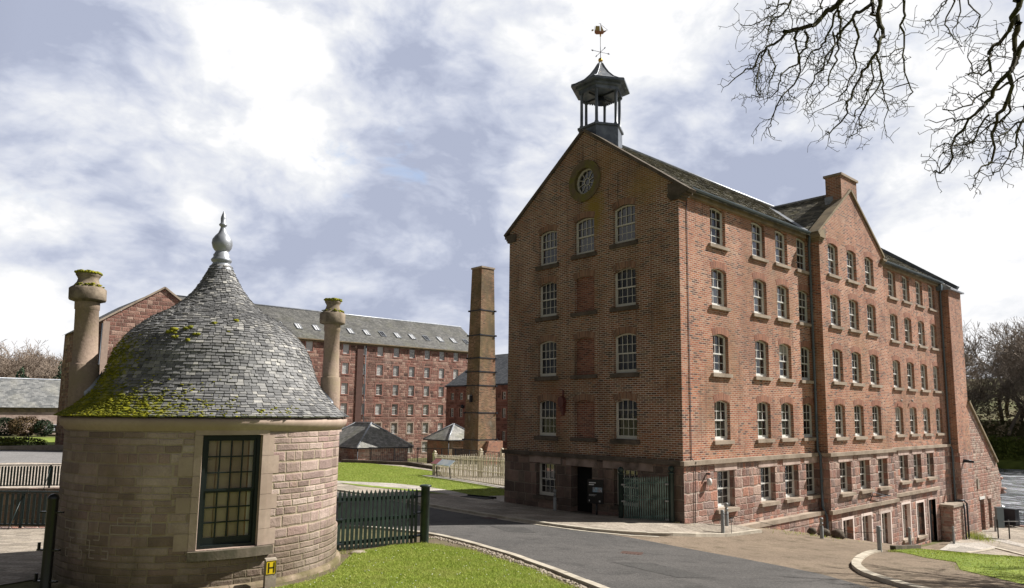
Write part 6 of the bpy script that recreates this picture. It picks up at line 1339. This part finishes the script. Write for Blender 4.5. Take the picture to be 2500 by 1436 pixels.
# low ramp wall, iron fences by the huts
mb=MB(); mb.obox((-35.5,9.8,-2.45),7.5,.3,.35,(.9,.42,0)); mb.obox((-30.3,10.2,-2.45),5.5,.3,.4,(.97,-.2,0)); tag(mb.build('low_wall',M_dressD,loc=(-33,10,-2.7)),'low dark stone wall along the far edge of the middle lawn','low wall')
railing('iron_fence',(-38.6,10.4),(-33,15.0),-2.5,-1.35,.16,.02,.02,M_iron,'thin black iron fence beside the larger hipped hut',None,2)
railing('iron_fence',(-33,15.0),(-22.5,14.2),-2.5,-1.35,.16,.02,.02,M_iron,'thin black iron fence running behind the cream fence',None,2)
mb=MB(); mb.obox((-36,23,-3),10,.4,2.6,(.8,.6,0)); tag(mb.build('yard_wall',M_brickC,loc=(-36,23,-4)),'low brick wall at the foot of the brick chimney','wall')
# ------------------------------------------------------------------ far left
lb=thing('low_building','long low pale stone building with a grey slate roof far beyond the road','building',(-117,-20,-2.3))
mb=MB(); mb.box(-124,-115,-60,8,-3,1.85); mb.build('wall',M_farst,lb); box_part('eaves_band',M_gutL,lb,(-115.0,-114.9,-60,8,1.1,1.85)); box_part('door',plain('door_blue',(.16,.20,.22),.5),lb,(-115.1,-114.93,1.0,4.2,-2.3,1.0))
mb=MB(); mb.add([(-114.5,-60.4,1.75),(-114.5,8.4,1.75),(-119.5,8.4,6.1),(-119.5,-60.4,6.1)],[(0,1,2,3)]); mb.add([(-119.5,-60.4,6.1),(-119.5,8.4,6.1),(-124.5,8.4,1.75),(-124.5,-60.4,1.75)],[(0,1,2,3)]); mb.add([(-115,8,1.8),(-124,8,1.8),(-119.5,8,6.0)],[(0,1,2)]); mb.build('roof',M_slG,lb)
mb=MB(); mb.tube([(-119.5,-60.4,6.15),(-119.5,8.4,6.15)],.13,6); mb.build('ridge',M_lead,lb)
def leaves(name,mat,blobs,n,size,label=None,cat=None,parent=None,loc=None,flat=.0,group=None):
    tot=sum(b[3]*b[4]*b[5] for b in blobs)**1; V=[];k=0
    for (x,y,z_,rx,ry,rz_) in blobs:
        m_=int(n*(rx*ry*rz_)/tot); d_=rng.normal(size=(m_,3)); d_/=np.linalg.norm(d_,axis=1)[:,None]; r_=rng.uniform(.5,1.0,m_)**.4; r_*=1+.10*np.sin(d_[:,0]*9+x)*np.cos(d_[:,2]*8+y)
        P=np.array([x,y,z_])+d_*r_[:,None]*np.array([rx,ry,rz_]); a=rng.normal(size=(m_,3)); a/=np.linalg.norm(a,axis=1)[:,None]; b=np.cross(a,rng.normal(size=(m_,3))); b/=np.linalg.norm(b,axis=1)[:,None]; s_=size*rng.uniform(.5,1.3,m_)[:,None]
        V.append(np.stack([P-a*s_,P+b*s_*.6,P+a*s_,P-b*s_*.6],1))
    V=np.concatenate(V); m_=len(V); mb=MB(); mb.v=[tuple(p) for p in V.reshape(-1,3)]; mb.f=[(4*i,4*i+1,4*i+2,4*i+3) for i in range(m_)]; mb.sm=[False]*m_; mb.tone=[None]*m_
    o=mb.build(name,mat,parent,loc)
    if label: tag(o,label,cat,group)
    return o
leaves('bush',M_hedgeD,[(-110.4,-6.2,-1.0,1.6,2.2,1.35)],2500,.14,'dark green clipped bush at the left edge before the low building','bush',loc=(-110.4,-6.2,-2.2))
leaves('bush',M_hedgeB,[(-108.7,-4.0,-.9,1.6,2.1,1.4)],3200,.12,'brown clipped bush in the middle of the row before the low building','bush',loc=(-108.7,-4.0,-2.2))
leaves('bush',M_hedgeD,[(-107.4,-2.0,-1.1,1.2,1.2,1.15)],2000,.12,'small dark green bush between the brown bush and the parked car','bush',loc=(-107.4,-2,-2.2))
leaves('hedge',M_hedge,[(-71.6,-13,-1.7,1.3,4.4,.62),(-70.6,-9.6,-1.75,1.2,2.6,.58)],6000,.09,'low bright green hedge behind the thin field fence','hedge',loc=(-71.3,-11.5,-2.3))
wall_line('kerb_wall',(-67.9,-34),(-66.0,4),-2.6,-1.83,.35,M_conc,'low stone wall along the far side of the grey road','low wall')
ff=thing('field_fence','thin iron post and wire fence in front of the low green hedge','fence',(-67.2,-10,-2.2)); mb=MB()
for i in range(12): q=Vector((-68.6,-30,0)).lerp(Vector((-67.0,3,0)),i/11); mb.obox(q+Z3*-1.45,.05,.05,1.5,(1,0,0))
mb.build('post',M_iron,ff); mb=MB()
for z_ in(-.85,-1.2,-1.6): mb.tube([(-68.6,-30,z_),(-67.0,3,z_)],.012,4)
mb.build('wire',M_iron,ff)
# parked car seen from behind
car=thing('parked_car','pale silver hatchback parked in front of the low building, seen from behind','car',(-112.2,.2,-2.2))
M_carp=plain('car_paint',(.55,.57,.6),.25,.3,.05,3); mb=MB(); cu=Vector((.93,-.36,0)); cv=Vector((.36,.93,0)); co=Vector((-112.2,.2,-2.2))
sec=[(2.1,.30),(2.15,.62),(2.02,.92),(1.75,1.0),(1.35,1.46),(.6,1.52),(-.55,1.45),(-1.15,1.0),(-2.0,.85),(-2.15,.6),(-2.1,.28)]
V=[]
for s_,k in((-.88,1),(-.80,1.02),(.80,1.02),(.88,1)):
    for x,z_ in sec: V.append(co+cu*x+cv*(s_*(1 if z_<1.05 else .84))+Z3*(z_))
m_=len(sec); mb.add(V,[(j*m_+i,j*m_+i+1,(j+1)*m_+i+1,(j+1)*m_+i) for j in range(3) for i in range(m_-1)]+[tuple(range(m_)),tuple(range(4*m_-1,3*m_-1,-1))]); mb.build('body',M_carp,car)
mb=MB(); mb.add([co+cu*1.80+cv*-.66+Z3*1.03,co+cu*1.80+cv*.66+Z3*1.03,co+cu*1.40+cv*.6+Z3*1.43,co+cu*1.40+cv*-.6+Z3*1.43],[(0,1,2,3)])
for s_ in(-1,1): mb.add([co+cu*1.5+cv*.885*s_*.93+Z3*1.06,co+cu*-1.0+cv*.885*s_*.93+Z3*1.06,co+cu*-.5+cv*.76*s_+Z3*1.4,co+cu*1.2+cv*.76*s_+Z3*1.42],[(0,1,2,3)])
mb.build('window',M_gl,car)
for sx_ in(-1.35,1.35):
    for s_ in(-1,1):
        c=co+cu*sx_+cv*s_*.8+Z3*.32; mb=MB(); mb.tube([c-cv*.11,c+cv*.11],.32,14,smooth=False); w_=mb.build('wheel',M_black,car); mb=MB(); mb.tube([c+cv*s_*.10,c+cv*s_*.125],.19,10,smooth=False); mb.build('rim',M_grey,w_)
for s_ in(-1,1): mb=MB(); mb.obox(co+cu*2.0+cv*s_*.72+Z3*.86,.14,.24,.14,cu,ay=cv); mb.build('tail_light',M_red,car)
dt=thing('dark_drum','round dark metal drum on a pole between the car and the round house','drum',(-108.9,.4,-2.2)); mb=MB(); mb.lathe([(.001,.1),(.55,.15),(.75,.5),(.8,1.1),(.75,1.45),(.001,1.5)],(-108.9,.4,-2.2),16); mb.build('drum',M_iron,dt); mb=MB(); mb.tube([(-108.9,.4,-1.0),(-107.6,3.2,-1.0)],.07,6); mb.build('pole',M_iron,dt)
# ------------------------------------------------------------------ trees
def grow(h,seed,levels=5,spread=.55,nb=(3,4),r0=.22,up=.35,trunk=.28,droop=0):
    rs=random.Random(seed); seg=[]
    def br(p,d,L,r,lv):
        n=3 if lv<levels-1 else 2; q=p; dd=d
        for i in range(n):
            dd=(dd+Vector((rs.gauss(0,.13),rs.gauss(0,.13),rs.gauss(0,.10)+up*.12))).normalized(); e=q+dd*L/n; ra=r*(1-.22*i/n); rb=r*(1-.22*(i+1)/n); seg.append((q,e,ra,rb,lv)); q=e
            if lv>0 and i<n-1 and lv<levels and rs.random()<.75:
                s_=Vector((rs.gauss(0,1),rs.gauss(0,1),rs.gauss(.2,.5))).normalized(); br(q,(dd*.7+s_*.8).normalized(),L*.62,r*.42,lv+1)
        if lv<levels:
            for k in range(rs.choice(nb)):
                s_=Vector((rs.gauss(0,1),rs.gauss(0,1),rs.gauss(0,.6))); s_=(s_-dd*s_.dot(dd)).normalized(); br(q,(dd*(1-.25*spread)+s_*spread*rs.uniform(.7,1.3)+Z3*.12*up).normalized(),L*rs.uniform(.62,.86),r*rs.uniform(.52,.68),lv+1)
    br(Vector((0,0,0)),Vector((rs.gauss(0,.05),rs.gauss(0,.05),1)).normalized(),h*trunk,r0,0)
    return seg
def segmesh(name,segs,mat,parent=None,loc=None,minr=.012,sides=None):
    V=[];Fc=[]
    for (p,q,ra,rb,lv) in segs:
        d_=(q-p)
        if d_.length<1e-6: continue
        d_.normalize(); u=d_.cross(Z3 if abs(d_.z)<.9 else Vector((1,0,0))).normalized(); w=d_.cross(u); n=sides or (7 if lv==0 else 5 if lv==1 else 3); b=len(V)
        for c,r in((p,max(ra,minr)),(q,max(rb,minr))):
            for k in range(n): a=6.2832*k/n; V.append(tuple(c+(u*math.cos(a)+w*math.sin(a))*r))
        Fc+=[(b+k,b+(k+1)%n,b+n+(k+1)%n,b+n+k) for k in range(n)]
    mb=MB(); mb.v=V; mb.f=Fc; mb.sm=[True]*len(Fc); mb.tone=[None]*len(Fc); return mb.build(name,mat,parent,loc)
def tree_proto(seed,h,mat,tmat,minr,**kw):
    sg=grow(h,seed,**kw); t_=bpy.data.objects.new('bare_tree',None); COL.objects.link(t_); OFF[t_.name]=Vector((0,0,0))
    top=max(s[1].z for s in sg); k=h/top; sg=[(a*k,b*k,ra,rb,l) for a,b,ra,rb,l in sg]
    segmesh('trunk',[s for s in sg if s[4]<=1],tmat,t_,minr=minr); segmesh('crown',[s for s in sg if s[4]>1],mat,t_,minr=minr); return t_
def put_tree(proto,first,x,y,z_,s_,rz,label,group,dark=None):
    o=proto if first else copy_tree(proto); o.location=(x,y,z_); o.scale=(s_,s_,s_*random.uniform(.92,1.1)); o.rotation_euler=(0,0,rz); tag(o,label,'tree',group); return o
random.seed(11)
kw=dict(levels=6,nb=(2,3,3),spread=.62,trunk=.2,r0=.26)
PB=[tree_proto(s_,14,M_bark2,M_bark2,.028,**kw) for s_ in(1,2,3)]
used=set()
zones=0
for i in range(56):
    a=i%3; row=i//19; px=(i%19); xx=-172-row*14-random.uniform(0,7); yy=-62+px*5.2+random.uniform(-2,2)
    put_tree(PB[a],a not in used,xx,yy,-2.5+row*1.2,random.uniform(1.0,1.3)+row*.05,random.uniform(0,6.28),'bare reddish brown tree in the wood beyond the low building','bare trees beyond the low building'); used.add(a)
tg=leaves('undergrowth',leafmat('brown_thicket',(.12,.085,.06),(.19,.145,.10),.3),[(-168-j*7,-66+k*7.5,1.2+j*1.4,4.2,5.4,3.6+j) for j in range(3) for k in range(15)],60000,.30)
tag(tg,'dense brown twiggy undergrowth of the wood beyond the low building','undergrowth',kind='stuff')
def conifer(x,y,zb,h,r,label):
    t_=thing('pine_tree',label,'tree',(x,y,zb)); mb=MB(); mb.tube([(x,y,zb),(x,y,zb+h)],[.2,.05],7); mb.build('trunk',M_bark3,t_)
    bl=[(x+random.gauss(0,r*.28),y+random.gauss(0,r*.28),zb+h*(.3+.7*k/9),r*(1.05-.8*k/9)*.8,r*(1.05-.8*k/9)*.8,h*.10) for k in range(10)]; leaves('crown',M_pine,bl,5200,.22,parent=t_)
conifer(-152,1.2,-2.4,11.0,2.3,'small round green pine showing above the roof of the low building')
conifer(-148,6.6,-2.4,12.2,3.4,'wider green pine just left of the stone flue, above the low building roof')
conifer(-150,9.8,-2.4,12.4,2.8,'green pine half hidden behind the stone flue')
# far bank trees
PD=[tree_proto(s_,19,M_bark3,M_barkT,.03,levels=6,nb=(2,3,3),spread=.55,trunk=.22,r0=.38) for s_ in(21,22,23,24)]
used=set(); lbs=['tall bare tree on the far river bank','tall bare tree on the far river bank']
for i in range(54):
    a=i%4; row=i//18; k=i%18; xx=-64+k*4.6+random.uniform(-1.6,1.6); yy=131+row*9+random.uniform(-2,2)+(k*.0)
    put_tree(PD[a],a not in used,xx,yy,-1.6+row*1.6,random.uniform(.78,1.12)*(1.0 if row else .8),random.uniform(0,6.28),'tall bare tree in the wood on the far river bank','bare trees on the far river bank'); used.add(a)
put_tree(PD[1],False,14.4,.9,-1.9,.6,1.0,'bare tree standing outside the right edge of the view','')
ug=leaves('undergrowth',M_scrub,[(-70+k*5.5,129+j*7,-.6+j*1.6,3.6,3.0,2.2+1.1*j) for j in range(4) for k in range(17)],16000,.30); tag(ug,'brown scrub under the bare trees of the far river bank','undergrowth',kind='stuff')
bk=leaves('bank_plants',M_bank,[(-70+k*2.6,123.6+1.6*j,-5.6+1.35*j,2.2,1.2,1.0) for j in range(3) for k in range(36)],26000,.24); tag(bk,'dark green ground cover on the far river bank','bank plants',kind='stuff')
# ------------------------------------------------------------------ overhanging tree, trunk right of the view
LIMBS=[(0.04,0.022,[[11.03,-12.27,6.31],[10.93,-12.03,6.4],[10.85,-11.97,6.39],[10.81,-12.16,6.27],[10.82,-12.4,6.05],[10.8,-12.56,5.91],[10.65,-12.56,5.93],[10.39,-12.42,6.07]]),(0.02,0.006,[[10.43,-12.5,6.02],[10.26,-12.22,6.11],[10.25,-12.41,5.96],[10.3,-12.67,5.79],[10.29,-12.82,5.68],[10.18,-12.72,5.63],[10.0,-12.5,5.71],[9.79,-12.34,5.79],[9.68,-12.34,5.76],[9.69,-12.53,5.6]]),(0.012,0.005,[[10.26,-12.6,5.82],[10.16,-12.53,5.79],[10.24,-12.74,5.57],[10.25,-12.82,5.41],[10.15,-12.67,5.34],[10.04,-12.38,5.37],[9.85,-12.25,5.51]]),(0.012,0.005,[[10.15,-12.35,5.96],[10.26,-12.48,5.75],[10.32,-12.51,5.62],[10.2,-12.37,5.58],[10.0,-12.1,5.59]]),(0.018,0.006,[[10.6,-12.3,6.04],[10.74,-12.53,5.81],[10.63,-12.37,5.82],[10.42,-12.11,5.87],[10.31,-11.92,5.86],[10.23,-12.01,5.81],[10.24,-12.24,5.63],[10.3,-12.42,5.37],[10.24,-12.49,5.27]]),(0.016,0.005,[[10.64,-12.58,5.91],[10.64,-12.67,5.78],[10.52,-12.38,5.83],[10.45,-12.17,5.77],[10.46,-12.18,5.62],[10.48,-12.4,5.37],[10.45,-12.63,5.17],[10.39,-12.66,5.05],[10.23,-12.47,5.02],[10.04,-12.21,5.03],[9.97,-12.03,5.0]]),(0.018,0.005,[[10.89,-12.01,6.39],[10.73,-11.81,6.37],[10.64,-11.65,6.34],[10.59,-11.73,6.18],[10.63,-11.95,5.96],[10.61,-12.18,5.82],[10.54,-12.18,5.72],[10.38,-11.97,5.72]]),(0.018,0.005,[[11.03,-12.38,6.07],[10.9,-12.03,6.12],[10.88,-12.11,5.93],[10.98,-12.29,5.67],[11.02,-12.44,5.46],[10.92,-12.41,5.37],[10.78,-12.16,5.35],[10.57,-11.93,5.4],[10.43,-11.84,5.35]]),(0.014,0.005,[[10.68,-11.74,6.21],[10.61,-11.53,6.15],[10.59,-11.77,5.9],[10.62,-11.9,5.69],[10.49,-11.88,5.66],[10.31,-11.64,5.65],[10.13,-11.39,5.66]]),(0.026,0.01,[[11.19,-11.8,6.44],[11.23,-11.9,6.31],[11.26,-12.04,6.18],[11.12,-11.99,6.17],[10.95,-11.78,6.28],[10.81,-11.55,6.35],[10.71,-11.51,6.32],[10.73,-11.65,6.16],[10.72,-11.87,5.89],[10.71,-11.99,5.69]]),(0.018,0.006,[[10.98,-11.86,6.2],[11.1,-12.09,5.95],[11.07,-11.95,5.9],[10.92,-11.68,5.94],[10.8,-11.41,5.91],[10.79,-11.35,5.84],[10.78,-11.53,5.66],[10.82,-11.75,5.41],[10.76,-11.88,5.24],[10.59,-11.82,5.24]]),(0.02,0.01,[[11.12,-11.6,6.46],[11.16,-11.72,6.26],[11.09,-11.43,6.33],[11.01,-11.18,6.34],[10.95,-11.16,6.26],[11.05,-11.32,6.07],[11.1,-11.53,5.85]]),(0.03,0.006,[[11.36,-12.01,6.28],[11.3,-11.89,6.29],[11.19,-11.67,6.28],[11.19,-11.62,6.13],[11.28,-11.77,5.9],[11.31,-12.01,5.72],[11.31,-12.06,5.59],[11.2,-11.92,5.61],[11.03,-11.64,5.65],[10.87,-11.45,5.65],[10.78,-11.47,5.51],[10.78,-11.68,5.3],[10.87,-11.87,5.07],[10.81,-11.95,4.94],[10.66,-11.82,4.94],[10.47,-11.58,5.01]]),(0.015,0.005,[[11.15,-11.67,5.75],[11.05,-11.32,5.77],[11.06,-11.31,5.6],[11.05,-11.52,5.37],[11.03,-11.75,5.15],[10.96,-11.79,5.0],[10.91,-11.58,4.97],[10.74,-11.32,5.01],[10.57,-11.18,5.05]]),(0.012,0.005,[[11.25,-11.84,5.45],[11.15,-11.55,5.39],[11.24,-11.74,5.14],[11.34,-11.92,4.95],[11.3,-11.93,4.85]]),(0.012,0.005,[[10.99,-11.41,5.83],[11.0,-11.39,5.63],[11.0,-11.57,5.41],[10.94,-11.56,5.3],[10.75,-11.36,5.29],[10.6,-11.07,5.28]]),(0.017,0.006,[[11.6,-11.98,6.17],[11.67,-12.23,5.97],[11.64,-12.17,5.88],[11.54,-11.92,5.91],[11.44,-11.6,5.9],[11.38,-11.45,5.82],[11.4,-11.53,5.63],[11.47,-11.74,5.4],[11.55,-11.88,5.2],[11.55,-11.82,5.14],[11.44,-11.58,5.17]]),(0.008,0.005,[[11.51,-11.84,5.64],[11.51,-12.11,5.51],[11.36,-11.88,5.58],[11.2,-11.68,5.71]]),(0.008,0.005,[[11.45,-11.59,5.32],[11.36,-11.6,5.32],[11.18,-11.39,5.4]]),(0.014,0.005,[[10.47,-12.29,6.54],[10.27,-12.03,6.59],[10.17,-12.02,6.53],[10.15,-12.23,6.4],[10.2,-12.48,6.2],[10.19,-12.59,6.07],[10.08,-12.51,6.09]]),(0.01,0.005,[[10.37,-12.45,6.5],[10.18,-12.15,6.52],[10.2,-12.36,6.36],[10.23,-12.62,6.19],[10.17,-12.76,6.1],[10.03,-12.7,6.18]]),(0.01,0.005,[[10.28,-12.47,6.25],[10.2,-12.42,6.17],[10.29,-12.6,5.95],[10.28,-12.66,5.84]]),(0.01,0.005,[[10.43,-12.34,6.39],[10.51,-12.6,6.3],[10.47,-12.68,6.26],[10.32,-12.57,6.36],[10.12,-12.36,6.48]]),(0.01,0.005,[[10.96,-12.59,6.17],[11.04,-12.81,5.91],[10.88,-12.66,5.98],[10.71,-12.47,6.16],[10.56,-12.36,6.21]]),(0.008,0.005,[[11.21,-12.26,6.2],[11.16,-12.33,6.12],[10.99,-12.1,6.23]]),(0.011,0.005,[[12.08,-12.04,5.9],[12.0,-11.79,5.93],[11.91,-11.68,5.9],[11.92,-11.79,5.76],[12.01,-12.0,5.54],[12.1,-12.15,5.38]]),(0.009,0.005,[[12.07,-12.14,5.86],[11.9,-11.83,5.95],[11.88,-11.97,5.8],[11.87,-12.25,5.64]]),(0.009,0.005,[[12.11,-11.93,5.93],[12.07,-11.76,5.86],[12.1,-11.98,5.63],[12.08,-12.12,5.51]]),(0.009,0.005,[[12.25,-12.16,5.77],[12.32,-12.27,5.56],[12.39,-12.35,5.44],[12.33,-12.22,5.42],[12.23,-11.97,5.54]]),(0.036,0.012,[[12.69,-12.19,5.59],[12.74,-12.48,5.39],[12.7,-12.33,5.4],[12.59,-12.03,5.44],[12.49,-11.79,5.44],[12.41,-11.79,5.35],[12.37,-12.01,5.21],[12.41,-12.25,5.03],[12.43,-12.3,4.86]]),(0.034,0.006,[[12.66,-12.2,5.37],[12.69,-12.33,5.24],[12.58,-12.02,5.26],[12.53,-11.8,5.26],[12.55,-11.82,5.19],[12.59,-12.02,5.0],[12.58,-12.26,4.82],[12.5,-12.33,4.72],[12.38,-12.13,4.66],[12.21,-11.85,4.69],[12.05,-11.67,4.68],[11.92,-11.7,4.52],[11.94,-11.93,4.34],[12.01,-12.15,4.15],[11.97,-12.21,4.04],[11.85,-12.05,4.04],[11.71,-11.79,4.15]]),(0.03,0.006,[[12.77,-12.27,5.08],[12.68,-12.12,5.12],[12.6,-11.95,5.15],[12.58,-11.99,5.04],[12.56,-12.22,4.84],[12.62,-12.41,4.62],[12.56,-12.42,4.46],[12.43,-12.22,4.44],[12.3,-11.9,4.37],[12.27,-11.69,4.3],[12.24,-11.73,4.14],[12.22,-12.01,4.03],[12.21,-12.25,3.88]]),(0.014,0.005,[[12.51,-11.89,4.86],[12.33,-11.58,4.95],[12.24,-11.71,4.91],[12.18,-11.97,4.74],[12.15,-12.21,4.62],[12.07,-12.25,4.59],[11.93,-12.09,4.7]]),(0.012,0.005,[[12.34,-11.9,5.06],[12.21,-11.71,5.1],[12.21,-12.02,5.03],[12.25,-12.28,5.05]]),(0.014,0.005,[[12.68,-12.17,4.55],[12.67,-12.26,4.44],[12.67,-12.42,4.24],[12.61,-12.36,4.15],[12.54,-12.08,4.12],[12.41,-11.81,4.12],[12.3,-11.7,4.04],[12.28,-11.87,3.98]]),(0.013,0.005,[[12.37,-12.07,4.69],[12.37,-12.37,4.5],[12.26,-12.31,4.46],[12.09,-12.09,4.54],[11.91,-11.88,4.66],[11.79,-11.84,4.67]]),(0.013,0.005,[[12.54,-12.13,4.64],[12.57,-12.31,4.43],[12.41,-12.04,4.43],[12.24,-11.81,4.48],[12.12,-11.78,4.42],[12.1,-11.98,4.3]]),(0.01,0.005,[[12.71,-12.24,4.75],[12.62,-12.19,4.75],[12.52,-11.95,4.77]]),(0.012,0.005,[[12.3,-11.93,4.57],[12.12,-11.62,4.57],[12.07,-11.62,4.45],[12.01,-11.87,4.35],[11.96,-12.19,4.3],[11.9,-12.3,4.23]]),(0.012,0.005,[[12.67,-12.19,4.31],[12.53,-11.95,4.41],[12.49,-12.19,4.25],[12.49,-12.44,4.1],[12.39,-12.55,4.09]]),(0.01,0.005,[[12.67,-12.17,4.25],[12.63,-12.17,4.16],[12.64,-12.37,3.9]])]

ov=thing('overhanging_tree','bare mossy tree whose twisted branches hang into the top right of the view','tree',(17.6,-8.2,-1.4))
rs=random.Random(5); segs=[]
def wig(p,q,n,amp):
    P=[p]; 
    for i in range(1,n): P.append(p.lerp(q,i/n)+Vector((rs.gauss(0,amp),rs.gauss(0,amp),rs.gauss(0,amp))))
    return P+[q]
def twig(p,d,L,r,lv):
    n=max(2,int(L/.075)); q=p; dd=d
    for i in range(n):
        k=Vector((rs.gauss(0,1),rs.gauss(0,1),rs.gauss(0,1))); k=(k-dd*k.dot(dd)).normalized(); dn=(dd+k*rs.uniform(.25,.85)+Vector((0,0,-.10))).normalized(); st=.075*rs.uniform(.6,1.4); e=q+dn*st; f=1-.55*i/n; segs.append((q,e,r*f,r*f*.92,3)); dd=(dn*.55+d*.55).normalized(); q=e
        if lv<2 and rs.random()<.5:
            s_=Vector((rs.gauss(0,1),rs.gauss(0,1),rs.gauss(-.15,.9))); s_=(s_-dd*s_.dot(dd)).normalized(); twig(q,(dd*.5+s_).normalized(),L*rs.uniform(.3,.6),r*.74,lv+1)
        elif rs.random()<.55:
            s_=Vector((rs.gauss(0,1),rs.gauss(0,1),rs.gauss(0,1))); s_=(s_-dd*s_.dot(dd)).normalized(); segs.append((q,q+(dd*.4+s_).normalized()*rs.uniform(.02,.055),r*.8,r*.45,3))
for ra,rb,P in LIMBS:
    P=[Vector(p) for p in P]; pts=[P[0]]
    for a,b in zip(P[:-1],P[1:]):
        n=max(1,int((b-a).length/.10)); pts+=wig(a,b,n,.014)[1:]
    N=len(pts)
    for i in range(N-1):
        r0_=ra+(rb-ra)*i/N; r1_=ra+(rb-ra)*(i+1)/N; segs.append((pts[i],pts[i+1],r0_*rs.uniform(.9,1.2),r1_,2 if ra>.02 else 3))
        if ra>.008 or i>2:
            dens=.4 if ra>.025 and i<N*.45 else .9
            if rs.random()<.95*dens*(.35 if i<N*.25 else 1):
                dd=(pts[i+1]-pts[i]).normalized(); s_=Vector((rs.gauss(0,1),rs.gauss(0,1),rs.gauss(-.2,.9))); s_=(s_-dd*s_.dot(dd)).normalized(); twig(pts[i],(dd*.6+s_).normalized(),rs.uniform(.10,.34),min(r0_*.6,.0056),0 if i>N*.3 else 1)
        if rs.random()<.3: 
            s_=Vector((rs.gauss(0,1),rs.gauss(0,1),rs.gauss(0,1))).normalized(); segs.append((pts[i],pts[i]+s_*rs.uniform(.02,.05),.006,.004,3))
    twig(pts[-1],(pts[-1]-pts[-2]).normalized(),rs.uniform(.15,.3),.005,0)
segmesh('branches',segs,M_bark,ov,minr=.0030,sides=None)
big=[]
tk=[Vector(p) for p in((17.6,-8.2,-1.6),(17.5,-8.3,1),(17.3,-8.5,3.5),(17.0,-8.7,6.2),(16.6,-9.0,8.5))]
for i in range(4): big.append((tk[i],tk[i+1],.42-.07*i,.35-.07*i,0))
starts=[Vector(L_[2][0]) for L_ in LIMBS if L_[0] in(.04,.026,.03,.017,.036)]
for L_ in LIMBS:
    a=Vector(L_[2][0]); b=min(starts,key=lambda q:(q-a).length+(0 if q!=a else 9))
    if L_[0]<.0135 and a.z>5.6 and (a-CAM).normalized().dot(u2)>.40: big.append((a,b+Vector((.05,.05,.12)),.009,.012,2))
for s_ in starts:
    up_=s_+Vector((.4,.35,.7)); mid=tk[3].lerp(up_,.55)+Vector((0,0,1.2)); 
    P=[tk[3],mid,up_,s_]; R_=[.10,.06,.045,.035]
    pts=[P[0]]
    for a,b in zip(P[:-1],P[1:]): pts+=wig(a,b,6,.06)[1:]
    for i in range(len(pts)-1): f=i/(len(pts)-1); big.append((pts[i],pts[i+1],.11*(1-f)+.03*f,.11*(1-f)+.03*f,1))
for k in range(9):
    d_=Vector((rs.gauss(.6,.6),rs.gauss(.4,.8),rs.uniform(.3,1))).normalized(); sg=grow(7,100+k,levels=4,nb=(2,3),spread=.6,trunk=.3,r0=.09)
    R_=d_.to_track_quat('Z','Y'); o_=tk[4]
    big+=[(o_+R_@a,o_+R_@b,ra,rb,2) for a,b,ra,rb,l in sg]
segmesh('trunk',big,M_bark,ov,minr=.008)
